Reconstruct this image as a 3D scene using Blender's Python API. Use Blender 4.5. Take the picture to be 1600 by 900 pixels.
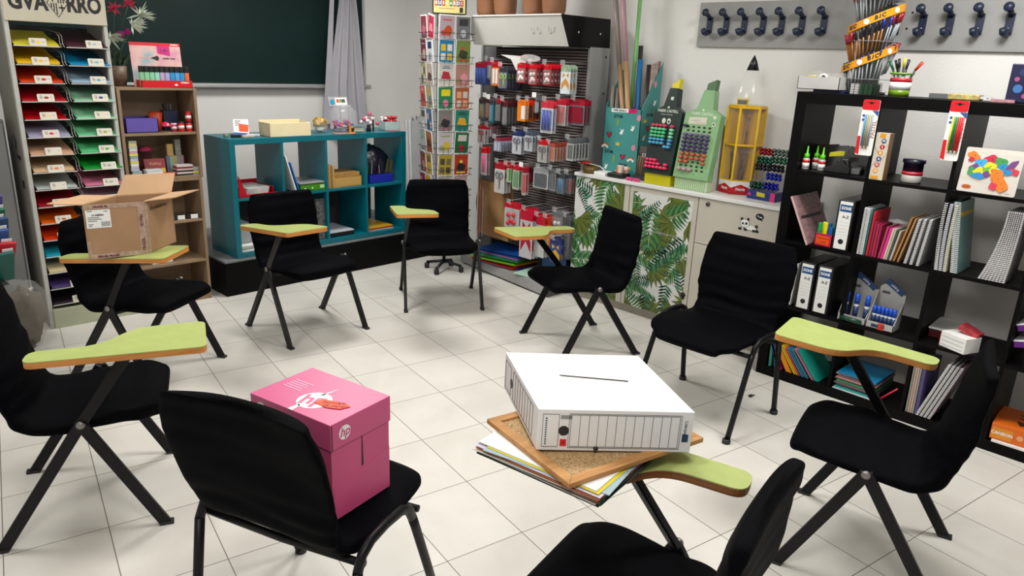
import bpy, bmesh, math, random
from mathutils import Vector, Matrix, noise

# ------------------------------------------------------------------ clear
for _o in list(bpy.data.objects):
    bpy.data.objects.remove(_o)
SC = bpy.context.scene
COL = SC.collection
PI = math.pi
def R(d): return math.radians(d)

# ------------------------------------------------------------------ camera, world, light, exposure
cam_data = bpy.data.cameras.new('camera')
cam_data.sensor_width = 36.0
cam_data.lens = 25.6149
cam_data.clip_start = 0.05
cam = bpy.data.objects.new('camera', cam_data)
COL.objects.link(cam)
RW = [[0.7157318, -0.6972234, 0.0400943], [-0.1792141, -0.2388534, -0.9543749], [0.6749892, 0.6758909, -0.2959072]]
cam.matrix_world = Matrix(((RW[0][0], -RW[1][0], -RW[2][0], 0.0),
                           (RW[0][1], -RW[1][1], -RW[2][1], 0.0),
                           (RW[0][2], -RW[1][2], -RW[2][2], 1.64),
                           (0, 0, 0, 1)))
SC.camera = cam

SC.view_settings.view_transform = 'Standard'
SC.view_settings.look = 'None'
SC.view_settings.gamma = 1.0
SC.view_settings.exposure = 0.0
SC.view_settings.use_curve_mapping = False

world = bpy.data.worlds.new('room_air')
SC.world = world
world.use_nodes = True
world.node_tree.nodes['Background'].inputs[0].default_value = (0.95, 0.97, 1.0, 1)
world.node_tree.nodes['Background'].inputs[1].default_value = 0.12

CEIL_Z = 2.75
# the room's ceiling lamps: (x, y, size x, size y, watts)
LAMPS = [(1.75, 2.0, 0.62, 0.62, 28), (3.2, 0.8, 0.62, 0.62, 42), (0.2, 3.6, 0.62, 0.62, 27), (2.7, 4.3, 0.62, 0.62, 47), (0.2, 0.3, 0.62, 0.62, 30)]

# ------------------------------------------------------------------ materials
_mats = {}
def mat(name, col, rough=0.6, metal=0.0, var=0.06, nscale=14.0, bump=0.0, bscale=60.0, alpha=None, trans=0.0, spec=0.5, emit=0.0, coat=0.0, sheen=0.0):
    if name in _mats: return _mats[name]
    m = bpy.data.materials.new(name); m.use_nodes = True
    nt = m.node_tree; b = nt.nodes['Principled BSDF']
    b.inputs['Roughness'].default_value = rough
    b.inputs['Metallic'].default_value = metal
    b.inputs['Specular IOR Level'].default_value = spec
    c = (col[0], col[1], col[2], 1)
    tc = nt.nodes.new('ShaderNodeTexCoord')
    if var > 0:
        n = nt.nodes.new('ShaderNodeTexNoise'); n.inputs['Scale'].default_value = nscale; n.inputs['Detail'].default_value = 4
        nt.links.new(tc.outputs['Object'], n.inputs['Vector'])
        r = nt.nodes.new('ShaderNodeValToRGB')
        r.color_ramp.elements[0].position = 0.3; r.color_ramp.elements[1].position = 0.7
        r.color_ramp.elements[0].color = (col[0]*(1-var), col[1]*(1-var), col[2]*(1-var), 1)
        r.color_ramp.elements[1].color = (min(1, col[0]*(1+var)), min(1, col[1]*(1+var)), min(1, col[2]*(1+var)), 1)
        nt.links.new(n.outputs['Fac'], r.inputs[0]); nt.links.new(r.outputs[0], b.inputs['Base Color'])
    else:
        b.inputs['Base Color'].default_value = c
    if bump > 0:
        n2 = nt.nodes.new('ShaderNodeTexNoise'); n2.inputs['Scale'].default_value = bscale; n2.inputs['Detail'].default_value = 3
        nt.links.new(tc.outputs['Object'], n2.inputs['Vector'])
        bp = nt.nodes.new('ShaderNodeBump'); bp.inputs['Strength'].default_value = bump; bp.inputs['Distance'].default_value = 0.01
        nt.links.new(n2.outputs['Fac'], bp.inputs['Height']); nt.links.new(bp.outputs[0], b.inputs['Normal'])
    if alpha is not None: b.inputs['Alpha'].default_value = alpha
    if trans: b.inputs['Transmission Weight'].default_value = trans; b.inputs['IOR'].default_value = 1.2
    if coat: b.inputs['Coat Weight'].default_value = coat
    if sheen: b.inputs['Sheen Weight'].default_value = sheen
    if emit:
        b.inputs['Emission Color'].default_value = c; b.inputs['Emission Strength'].default_value = emit
    _mats[name] = m
    return m
def hx(s):   # sRGB hex -> linear
    s = s.lstrip('#')
    v = [int(s[i:i+2], 16)/255 for i in (0, 2, 4)]
    return tuple(x/12.92 if x <= 0.04045 else ((x+0.055)/1.055)**2.4 for x in v)
def cm(h, rough=0.55, **k):      # colour material by hex
    return mat('paint_'+h.strip('#')+('_%d' % int(rough*100)), hx(h), rough, var=k.pop('var', 0.04), **k)

# ------------------------------------------------------------------ mesh builder
class MB:
    def __init__(s): s.v = []; s.f = []; s.m = []; s.sm = []
    def add(s, verts, faces, mi=0, smooth=False, mtx=None):
        o = len(s.v)
        s.v += [tuple((mtx @ Vector(p)) if mtx else p) for p in verts]
        s.f += [tuple(i+o for i in f) for f in faces]
        s.m += [mi]*len(faces); s.sm += [smooth]*len(faces)
        return s
    def box(s, x0, x1, y0, y1, z0, z1, mi=0, mtx=None):
        vs = [(x, y, z) for z in (z0, z1) for x, y in ((x0, y0), (x1, y0), (x1, y1), (x0, y1))]
        return s.add(vs, [(3, 2, 1, 0), (4, 5, 6, 7), (0, 1, 5, 4), (1, 2, 6, 5), (2, 3, 7, 6), (3, 0, 4, 7)], mi, False, mtx)
    def bar(s, p, q, w, h=None, mi=0, up=(0, 0, 1)):      # rectangular bar from p to q
        h = h or w
        p, q = Vector(p), Vector(q); d = (q-p)
        L = d.length; d = d/L; u = Vector(up)
        if abs(d.dot(u)) > 0.98: u = Vector((1, 0, 0))
        a = d.cross(u).normalized(); b = a.cross(d).normalized()
        vs = []
        for c in (p, q):
            for sa, sb in ((-1, -1), (1, -1), (1, 1), (-1, 1)):
                vs.append(tuple(c + a*(sa*w/2) + b*(sb*h/2)))
        return s.add(vs, [(0, 1, 2, 3), (7, 6, 5, 4), (0, 4, 5, 1), (1, 5, 6, 2), (2, 6, 7, 3), (3, 7, 4, 0)], mi)
    def tube(s, pts, r, n=10, mi=0, closed=False, ry=None, up=None):
        pts = [Vector(p) for p in pts]; N = len(pts); rings = []
        prev = None
        for i, p in enumerate(pts):
            if closed: t = (pts[(i+1) % N]-pts[i-1])
            else: t = pts[min(i+1, N-1)]-pts[max(i-1, 0)]
            t.normalize()
            if prev is None:
                u = Vector(up) if up else (Vector((0, 0, 1)) if abs(t.z) < 0.9 else Vector((1, 0, 0)))
                a = t.cross(u).normalized()
            else:
                a = (prev - t*prev.dot(t)).normalized()
            prev = a; b = t.cross(a)
            rr = r[i] if isinstance(r, (list, tuple)) else r
            r2 = rr*(ry or 1.0)
            rings.append([tuple(p + a*(math.cos(2*PI*k/n)*rr) + b*(math.sin(2*PI*k/n)*r2)) for k in range(n)])
        vs = [v for rg in rings for v in rg]; fs = []
        for i in range(N if closed else N-1):
            j = (i+1) % N
            for k in range(n):
                fs.append((i*n+k, i*n+(k+1) % n, j*n+(k+1) % n, j*n+k))
        if not closed:
            fs.append(tuple(range(n))[::-1]); fs.append(tuple((N-1)*n+k for k in range(n)))
        return s.add(vs, fs, mi, True)
    def lathe(s, prof, c=(0, 0, 0), n=24, mi=0, mtx=None, smooth=True):   # prof: (radius, z)
        vs = []; fs = []
        for r, z in prof:
            for k in range(n):
                a = 2*PI*k/n; vs.append((c[0]+r*math.cos(a), c[1]+r*math.sin(a), c[2]+z))
        m = len(prof)
        for i in range(m-1):
            for k in range(n):
                fs.append((i*n+k, i*n+(k+1) % n, (i+1)*n+(k+1) % n, (i+1)*n+k))
        if prof[0][0] > 1e-5: fs.append(tuple(range(n))[::-1])
        if prof[-1][0] > 1e-5: fs.append(tuple((m-1)*n+k for k in range(n)))
        return s.add(vs, fs, mi, smooth, mtx)
    def prism(s, poly, h, mtx=None, mi=0, smooth=False):     # polygon in local xy, extruded along +z by h
        n = len(poly)
        a = sum(poly[i][0]*poly[(i+1) % n][1]-poly[(i+1) % n][0]*poly[i][1] for i in range(n))
        if a < 0: poly = poly[::-1]
        vs = [(x, y, 0) for x, y in poly]+[(x, y, h) for x, y in poly]
        fs = [tuple(range(n))[::-1], tuple(range(n, 2*n))]+[(i, (i+1) % n, n+(i+1) % n, n+i) for i in range(n)]
        return s.add(vs, fs, mi, smooth, mtx)
    def ball(s, c, r, mi=0, n=10, sz=1.0):
        prof = [(max(1e-6, math.sin(PI*i/n))*r, -math.cos(PI*i/n)*r*sz) for i in range(n+1)]
        return s.lathe(prof, c, max(8, n), mi)
    def build(s, name, mats, parent=None, bevel=0.0, subsurf=0, kind=None, label=None, loc=None, rz=0.0, shade=None):
        me = bpy.data.meshes.new(name)
        me.from_pydata(s.v, [], s.f)
        if not isinstance(mats, (list, tuple)): mats = [mats]
        for m in mats: me.materials.append(m)
        me.polygons.foreach_set('material_index', s.m)
        me.polygons.foreach_set('use_smooth', [bool(x) if shade is None else shade for x in s.sm])
        me.update()
        o = bpy.data.objects.new(name, me); COL.objects.link(o)
        if parent is not None: o.parent = parent
        if loc is not None: o.location = loc
        if rz: o.rotation_euler = (0, 0, rz)
        if bevel:
            b = o.modifiers.new('b', 'BEVEL'); b.width = bevel; b.segments = 2; b.limit_method = 'ANGLE'; b.angle_limit = R(40)
        if subsurf:
            q = o.modifiers.new('s', 'SUBSURF'); q.levels = subsurf; q.render_levels = subsurf
        if kind: o['kind'] = kind
        if label: o['label'] = label
        return o

def tag(o, label, cat, group=None):
    o['label'] = label; o['category'] = cat
    if group: o['group'] = group
    return o
def thing(name, label, cat, loc=(0, 0, 0), rz=0.0, group=None, rot=None):
    o = bpy.data.objects.new(name, None); COL.objects.link(o)
    o.empty_display_size = 0.05
    o.location = loc; o.rotation_euler = rot if rot else (0, 0, rz)
    return tag(o, label, cat, group)
def dup(root, loc=None, rz=None, label=None, group=None, rot=None):
    r = root.copy(); COL.objects.link(r)
    if loc is not None: r.location = loc
    if rz is not None: r.rotation_euler = (0, 0, rz)
    if rot is not None: r.rotation_euler = rot
    if label: r['label'] = label
    if group: r['group'] = group
    for ch in list(root.children):
        c = ch.copy(); COL.objects.link(c); c.parent = r
        for g in list(ch.children):
            d = g.copy(); COL.objects.link(d); d.parent = c
    return r

# frames: (right, up, normal) as a matrix putting local x along right, y along up, z out of the face
def frame(o, right, up):
    right = Vector(right).normalized(); up = Vector(up).normalized(); n = right.cross(up)
    return Matrix(((right.x, up.x, n.x, o[0]), (right.y, up.y, n.y, o[1]), (right.z, up.z, n.z, o[2]), (0, 0, 0, 1)))
def FY(x, y, z): return frame((x, y, z), (1, 0, 0), (0, 0, 1))     # a face looking towards -Y
def FX(x, y, z): return frame((x, y, z), (0, -1, 0), (0, 0, 1))    # a face looking towards -X
def FZ(x, y, z, a=0.0): return frame((x, y, z), (math.cos(a), math.sin(a), 0), (-math.sin(a), math.cos(a), 0))
def LF(x=0, y=0, z=0): return frame((x, y, z), (1, 0, 0), (0, 0, 1))

_txt = {}
def text_data(s, size, bold=0.0, ext=0.0003, sx=1.0, align='CENTER', shear=0.0):
    cu = bpy.data.curves.new('lettering', 'FONT'); cu.body = s; cu.size = size; cu.extrude = ext; cu.offset = bold
    cu.align_x = align; cu.align_y = 'CENTER'; cu.shear = shear; cu.resolution_u = 3
    ob = bpy.data.objects.new('lettering', cu); COL.objects.link(ob)
    dg = bpy.context.evaluated_depsgraph_get()
    me = bpy.data.meshes.new_from_object(ob.evaluated_get(dg))
    vs = [(v.co.x*sx, v.co.y, v.co.z) for v in me.vertices]; fs = [tuple(p.vertices) for p in me.polygons]
    bpy.data.objects.remove(ob); bpy.data.curves.remove(cu); bpy.data.meshes.remove(me)
    return vs, fs
def text(mb, s, size, mtx, mi=0, **k):
    key = (s, size, tuple(sorted(k.items())))
    if key not in _txt: _txt[key] = text_data(s, size, **k)
    vs, fs = _txt[key]
    mb.add(vs, fs, mi, False, mtx)
def circ(cx, cy, r, n=20, ry=None, a0=0.0, a1=2*PI):
    ry = ry or r
    return [(cx+r*math.cos(a0+(a1-a0)*k/n), cy+ry*math.sin(a0+(a1-a0)*k/n)) for k in range(n if a1-a0 > 6.28 else n+1)]
def rrect(x0, x1, y0, y1, r, n=4):
    p = []
    for cx, cy, a in ((x1-r, y1-r, 0), (x0+r, y1-r, PI/2), (x0+r, y0+r, PI), (x1-r, y0+r, 1.5*PI)):
        p += [(cx+r*math.cos(a+PI/2*k/n), cy+r*math.sin(a+PI/2*k/n)) for k in range(n+1)]
    return p
def rounded(poly, rad, n=4):      # round the corners of a polygon; rad one value per corner
    out = []; N = len(poly)
    for i in range(N):
        p0 = Vector(poly[i-1]); p1 = Vector(poly[i]); p2 = Vector(poly[(i+1) % N])
        r = rad[i] if isinstance(rad, (list, tuple)) else rad
        d0 = (p0-p1); d1 = (p2-p1); r = min(r, d0.length*0.48, d1.length*0.48)
        a = p1+d0.normalized()*r; b = p1+d1.normalized()*r
        for k in range(n+1):
            t = k/n; q = a*(1-t)**2+p1*2*t*(1-t)+b*t*t
            out.append((q.x, q.y))
    return out
ORD = ['first', 'second', 'third', 'fourth', 'fifth', 'sixth', 'seventh', 'eighth', 'ninth', 'tenth', 'eleventh', 'twelfth', 'thirteenth', 'fourteenth', 'fifteenth', 'sixteenth', 'seventeenth', 'eighteenth', 'nineteenth']
BLACK = lambda: mat('black_ink', (0.01, 0.01, 0.012), 0.5, var=0)
WHITE = lambda: mat('white_card', (0.78, 0.78, 0.76), 0.55, var=0.02)
# ------------------------------------------------------------------ the room
def floor_material():
    m = bpy.data.materials.new('cream_floor_tiles'); m.use_nodes = True; nt = m.node_tree; N = nt.nodes; L = nt.links
    b = N['Principled BSDF']; b.inputs['Roughness'].default_value = 0.42; b.inputs['Specular IOR Level'].default_value = 0.35
    tc = N.new('ShaderNodeTexCoord'); sp = N.new('ShaderNodeSeparateXYZ'); L.new(tc.outputs['Object'], sp.inputs[0])
    def mth(op, a, bb=None):
        n = N.new('ShaderNodeMath'); n.operation = op
        for i, v in enumerate((a, bb)):
            if v is None: continue
            if isinstance(v, (int, float)): n.inputs[i].default_value = v
            else: L.new(v, n.inputs[i])
        return n.outputs[0]
    TX, TY = 0.312, 0.312*1.2617
    u = mth('DIVIDE', sp.outputs[0], TX); v = mth('DIVIDE', sp.outputs[1], TY)
    # grout: distance to the nearest tile edge, in metres
    du = mth('MULTIPLY', mth('PINGPONG', u, 0.5), TX); dv = mth('MULTIPLY', mth('PINGPONG', v, 0.5), TY)
    g = mth('LESS_THAN', mth('MINIMUM', du, dv), 0.0016)
    cx = N.new('ShaderNodeCombineXYZ'); L.new(mth('FLOOR', u), cx.inputs[0]); L.new(mth('FLOOR', v), cx.inputs[1])
    wn = N.new('ShaderNodeTexWhiteNoise'); L.new(cx.outputs[0], wn.inputs['Vector'])
    no = N.new('ShaderNodeTexNoise'); no.inputs['Scale'].default_value = 3.2; no.inputs['Detail'].default_value = 6; no.inputs['Distortion'].default_value = 0.6
    ad = N.new('ShaderNodeVectorMath'); ad.operation = 'ADD'; L.new(tc.outputs['Object'], ad.inputs[0]); L.new(wn.outputs['Color'], ad.inputs[1]); L.new(ad.outputs[0], no.inputs['Vector'])
    fine = N.new('ShaderNodeTexNoise'); fine.inputs['Scale'].default_value = 120; fine.inputs['Detail'].default_value = 3; L.new(tc.outputs['Object'], fine.inputs['Vector'])
    r = N.new('ShaderNodeValToRGB'); r.color_ramp.elements[0].position = 0.32; r.color_ramp.elements[1].position = 0.68
    r.color_ramp.elements[0].color = (0.60, 0.57, 0.52, 1); r.color_ramp.elements[1].color = (0.68, 0.66, 0.61, 1)
    f = mth('ADD', mth('MULTIPLY', no.outputs['Fac'], 0.8), mth('MULTIPLY', fine.outputs['Fac'], 0.2)); L.new(f, r.inputs[0])
    hs = N.new('ShaderNodeHueSaturation'); L.new(r.outputs[0], hs.inputs['Color']); L.new(mth('ADD', 0.97, mth('MULTIPLY', wn.outputs['Value'], 0.06)), hs.inputs['Value'])
    mx = N.new('ShaderNodeMixRGB'); L.new(g, mx.inputs[0]); L.new(hs.outputs[0], mx.inputs[1]); mx.inputs[2].default_value = (0.16, 0.135, 0.11, 1)
    L.new(mx.outputs[0], b.inputs['Base Color'])
    bp = N.new('ShaderNodeBump'); bp.inputs['Strength'].default_value = 0.25; bp.inputs['Distance'].default_value = 0.002; L.new(mth('SUBTRACT', 1.0, g), bp.inputs['Height']); L.new(bp.outputs[0], b.inputs['Normal'])
    return m
def struct(name, mb, m, **k): return mb.build(name, m, kind='structure', **k)
XL, XR, YF, YB = -1.35, 4.40, -1.6, 6.0
fl = bpy.data.meshes.new('floor'); ca, sa = math.cos(R(10)), math.sin(R(10)); OX, OY = 1.76741, 3.94241
def tile_xy(x, y):      # the slab's corners in the tile grid's own axes (the tiles run 10 degrees off the walls)
    dx, dy = x-OX, y-OY
    return (dx*ca-dy*sa, dx*sa+dy*ca)
cs = [tile_xy(x, y) for x, y in ((XL-.1, YF-.1), (XR+.1, YF-.1), (XR+.1, YB+.1), (XL-.1, YB+.1))]
mb = MB(); mb.add([(x, y, -0.1) for x, y in cs]+[(x, y, 0) for x, y in cs], [(3, 2, 1, 0), (4, 5, 6, 7), (0, 1, 5, 4), (1, 2, 6, 5), (2, 3, 7, 6), (3, 0, 4, 7)])
struct('floor', mb, floor_material(), loc=(OX, OY, 0), rz=-R(10))
wallm = mat('pale_grey_wall_paint', (0.76, 0.75, 0.73), 0.75, var=0.025, nscale=2.5, bump=0.12, bscale=90)
struct('wall_back', MB().box(XL-.1, XR+.1, YB, YB+.1, 0, CEIL_Z), wallm)
struct('wall_right', MB().box(XR, XR+.1, YF-.1, YB, 0, CEIL_Z), wallm)
struct('wall_left', MB().box(XL-.1, XL, YF-.1, YB, 0, CEIL_Z), wallm)
struct('wall_front', MB().box(XL-.1, XR+.1, YF-.1, YF, 0, CEIL_Z), wallm)
struct('ceiling', MB().box(XL-.1, XR+.1, YF-.1, YB+.1, CEIL_Z, CEIL_Z+.1), mat('ceiling_paint', (0.7, 0.7, 0.68), 0.8, var=0.02))
for i, (x, y, sx, sy, w) in enumerate(LAMPS):
    t = thing('ceiling_light', 'square white light panel set in the ceiling, %s' % ['over the middle of the room', 'near the black shelving', 'towards the paper rack', 'in the far corner', 'above the near end of the room'][i], 'ceiling light', (x, y, CEIL_Z-0.03))
    f = MB()
    for a in ((-sx/2-.02, sx/2+.02, -sy/2-.02, -sy/2), (-sx/2-.02, sx/2+.02, sy/2, sy/2+.02), (-sx/2-.02, -sx/2, -sy/2, sy/2), (sx/2, sx/2+.02, -sy/2, sy/2)):
        f.box(a[0], a[1], a[2], a[3], 0, 0.03)
    f.build('frame', mat('white_lamp_frame', (.8, .8, .8), .4), t)
    MB().box(-sx/2, sx/2, -sy/2, sy/2, 0.012, 0.02).build('diffuser', mat('lamp_diffuser', (.95, .95, .92), .5, var=0, emit=2.0), t)
    ld = bpy.data.lights.new('lamp', 'AREA'); ld.shape = 'RECTANGLE'; ld.size = sx; ld.size_y = sy; ld.energy = w; ld.color = (1.0, 0.985, 0.95)
    lo = bpy.data.objects.new('lamp', ld); COL.objects.link(lo); lo.parent = t; lo.location = (0, 0, -0.005)

# blackboard on the back wall, with chalk tray
t = thing('blackboard', 'large dark green chalkboard on the far wall behind the teal shelf', 'blackboard', (0, YB, 0))
bx0, bx1, bz0, bz1 = 0.35, 3.905, 1.385, 2.60
MB().box(bx0, bx1, -0.03, -0.002, bz0, bz1).build('board_panel', mat('dark_green_chalkboard', (0.004, 0.018, 0.017), 0.5, spec=.2, var=0.12, nscale=3), t)
f = MB(); f.box(bx0-.02, bx1+.02, -0.045, -0.002, bz0-.022, bz0); f.box(bx1, bx1+.022, -0.04, -0.002, bz0, bz1); f.box(bx0-.02, bx0, -0.04, -0.002, bz0, bz1); f.box(bx0-.02, bx1+.02, -0.04, -0.002, bz1, bz1+.02)
f.box(bx0, 3.75, -0.09, -0.03, bz0-.028, bz0-.016)
f.build('metal_frame', mat('aluminium_trim', (0.5, 0.5, 0.5), 0.4, 0.6), t)
MB().box(3.93, 3.99, -0.03, 0, 1.365, 1.385).build('tray_end', mat('aluminium_trim', (0.5, 0.5, 0.5), 0.4, 0.6), t)

# dais under the teal shelf
t = thing('dais', 'low black wooden platform with a worn grey top under the teal shelf', 'platform', (1.995, 4.79, 0), R(2.2))
MB().box(0, 1.9, 0, 1.05, 0.0, 0.236).build('black_side_panels', mat('black_dais_paint', (0.003, 0.003, 0.0035), 0.5, var=0.3, nscale=20, spec=.1), t, bevel=0.003)
MB().box(0, 1.9, 0, 1.05, 0.236, 0.252).build('grey_top', mat('worn_grey_top', (0.16, 0.165, 0.17), 0.6, var=0.2, nscale=8), t, bevel=0.003)

# coat rack
t = thing('coat_rack', 'long grey wall board with a row of dark blue coat hooks', 'coat rack', (XR, 0, 0))
MB().box(-0.02, -0.001, 0.3, 2.77, 1.785, 2.055).build('back_board', mat('grey_laminate_board', (0.30, 0.30, 0.295), 0.55, var=0.04), t, bevel=0.002)
hookm = mat('dark_blue_plastic', (0.012, 0.02, 0.05), 0.35, var=0.05)
hy = [2.685, 2.565, 2.44, 2.315, 2.195, 2.07, 1.94, 1.545, 1.415, 1.285, 1.15, 1.02, 0.89, 0.76]
hk = MB()
hk.box(-0.031, -0.02, -0.018, 0.018, 1.868, 1.965)
hk.tube([(-0.026, 0, 1.955), (-0.05, 0, 1.972), (-0.075, 0.004, 1.985)], [0.015, 0.013, 0.013], 10)
hk.lathe([(0.0, 0), (0.022, 0.0), (0.024, 0.006), (0.02, 0.014), (0, 0.016)], (0, 0, 0), 16, mtx=frame((-0.078, 0.004, 1.99), (0, -1, 0), (0.2, 0, 1)))
hk.tube([(-0.026, 0, 1.875), (-0.05, 0.004, 1.866), (-0.07, 0.008, 1.872), (-0.082, 0.01, 1.89)], [0.014, 0.016, 0.018, 0.016], 10)
for i, y in enumerate(hy):
    if i == 0:
        h0 = hk.build('coat_hook', hookm, t, loc=(0, y, 0))
        sc = MB(); sc.ball((-0.032, 0, 1.945), 0.004); sc.ball((-0.032, 0, 1.895), 0.004); s0 = sc.build('screw', mat('steel_screw', (.6, .6, .6), .3, 1.0, var=0), h0)
    else:
        h = h0.copy(); COL.objects.link(h); h.location = (0, y, 0); h.parent = t
        s_ = s0.copy(); COL.objects.link(s_); s_.parent = h
hb = MB()
for y, z in ((1.475, 1.975), (1.49, 1.895), (2.60, 1.855), (2.585, 2.0)): hb.lathe([(0, 0), (0.006, 0), (0.006, 0.001), (0, 0.001)], mtx=FX(-0.0205, y, z), n=12)
hb.build('screw_hole', BLACK(), t)
# ------------------------------------------------------------------ chairs
def fabric():
    m = mat('black_stretch_fabric', (0.0013, 0.0014, 0.0024), 0.62, var=0.15, nscale=30, bump=0.3, bscale=350, spec=0.035)
    return m
def metal_black(): return mat('black_painted_steel', (0.004, 0.004, 0.005), 0.42, var=0.2, nscale=50, spec=0.25)
def cover_mesh(stations, seed, n=32, wr=1.0, power=3.2):
    """stations: (x, z, half width, half thickness, dish); lofted closed sleeve with wrinkles"""
    S = []
    K = len(stations)
    # resample with Catmull-Rom
    def cr(a, b, c, d, t): return 0.5*((2*b)+(-a+c)*t+(2*a-5*b+4*c-d)*t*t+(-a+3*b-3*c+d)*t**3)
    for i in range(K-1):
        for k in range(5):
            t = k/5
            p = [stations[max(i-1, 0)], stations[i], stations[i+1], stations[min(i+2, K-1)]]
            S.append([cr(p[0][j], p[1][j], p[2][j], p[3][j], t) for j in range(5)])
    S.append(list(stations[-1]))
    # rounded ends
    def endcap(s0, s1):
        dx, dz = s0[0]-s1[0], s0[1]-s1[1]; L = math.hypot(dx, dz); dx /= L; dz /= L; out = []
        for q in (0.35, 0.7, 0.95):
            c = math.sqrt(1-q*q); out.append([s0[0]+dx*s0[3]*q, s0[1]+dz*s0[3]*q, s0[2]-s0[3]*(1-c)*1.3, max(0.002, s0[3]*c), s0[4]])
        return out
    S = endcap(S[0], S[1])[::-1]+S+endcap(S[-1], S[-2])
    M = len(S); vs = []; fs = []
    for i, (x, z, w, t, dish) in enumerate(S):
        a = S[max(i-1, 0)]; b = S[min(i+1, M-1)]
        tx, tz = b[0]-a[0], b[1]-a[1]; L = math.hypot(tx, tz) or 1; tx /= L; tz /= L
        nx, nz = tz, -tx          # points up on the seat, forward on the back
        if i < 2: pass
        for k in range(n):
            th = 2*PI*k/n; c, s_ = math.cos(th), math.sin(th)
            yy = w*math.copysign(abs(c)**(2/power), c); tt = t*math.copysign(abs(s_)**(2/power), s_)
            off = dish*(yy/max(w, 1e-4))**2
            px, pz = x+nx*(-(tt+off)), z+nz*(-(tt+off))
            px, pz = x-nx*(tt)+(-nx)*off, z-nz*(tt)+(-nz)*off
            p = Vector((px*1.0, yy, pz))
            q = noise.noise(Vector((px*5+seed*7, yy*3, pz*9+seed)))*0.010
            q += noise.noise(Vector((px*14, yy*3+seed*3, pz*26+seed)))*0.0085
            q += 0.004*math.sin(pz*95+3*noise.noise(Vector((yy*6, seed, pz*4))))*max(0, min(1, (0.72-pz)*6))*max(0, min(1, (pz-0.44)*14))
            q *= wr
            vs.append((px-nx*q*(1 if tt > 0 else -1), yy+math.copysign(q*0.6, yy), pz-nz*q*(1 if tt > 0 else -1)))
    for i in range(M-1):
        for k in range(n):
            fs.append((i*n+k, i*n+(k+1) % n, (i+1)*n+(k+1) % n, (i+1)*n+k))
    fs.append(tuple(range(n))[::-1]); fs.append(tuple((M-1)*n+k for k in range(n)))
    return MB().add(vs, fs, 0, True)
SEAT = [(0.255, 0.422, 0.197, 0.033, 0.0), (0.20, 0.434, 0.228, 0.035, 0.004), (0.08, 0.428, 0.236, 0.033, 0.008), (-0.06, 0.415, 0.234, 0.032, 0.010), (-0.128, 0.422, 0.228, 0.034, 0.012),
        (-0.165, 0.475, 0.220, 0.034, 0.016), (-0.183, 0.56, 0.223, 0.033, 0.024), (-0.200, 0.66, 0.226, 0.031, 0.028), (-0.219, 0.755, 0.221, 0.028, 0.022), (-0.228, 0.803, 0.204, 0.022, 0.014)]
greenm = mat('lime_green_laminate', (0.385, 0.455, 0.145), 0.35, var=0.05, nscale=25, spec=0.4)
def wood_mat(name, c0, c1, scale=(3, 30, 30), rough=0.5):
    m = bpy.data.materials.new(name); m.use_nodes = True; nt = m.node_tree; b = nt.nodes['Principled BSDF']; b.inputs['Roughness'].default_value = rough
    tc = nt.nodes.new('ShaderNodeTexCoord'); mp = nt.nodes.new('ShaderNodeMapping'); mp.inputs['Scale'].default_value = scale
    nt.links.new(tc.outputs['Object'], mp.inputs[0]); n = nt.nodes.new('ShaderNodeTexNoise'); n.inputs['Scale'].default_value = 1.0; n.inputs['Detail'].default_value = 6; n.inputs['Distortion'].default_value = 0.8
    nt.links.new(mp.outputs[0], n.inputs['Vector']); r = nt.nodes.new('ShaderNodeValToRGB'); r.color_ramp.elements[0].position = 0.3; r.color_ramp.elements[1].position = 0.7
    r.color_ramp.elements[0].color = (*c0, 1); r.color_ramp.elements[1].color = (*c1, 1)
    nt.links.new(n.outputs['Fac'], r.inputs[0]); nt.links.new(r.outputs[0], b.inputs['Base Color'])
    return m
edgem = wood_mat('varnished_wood_edge', (0.42, 0.15, 0.025), (0.60, 0.25, 0.05), (4, 4, 60))
edgem2 = wood_mat('dark_varnished_wood_edge', (0.16, 0.055, 0.015), (0.26, 0.10, 0.03), (4, 4, 60))
TAB = rounded([(0.0, 0.0), (0.53, 0.0), (0.515, 0.255), (0.29, 0.245), (0.20, 0.10), (0.0, 0.095)], [0.035, 0.03, 0.03, 0.07, 0.07, 0.04], 6)
TABLETS = {}
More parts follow.
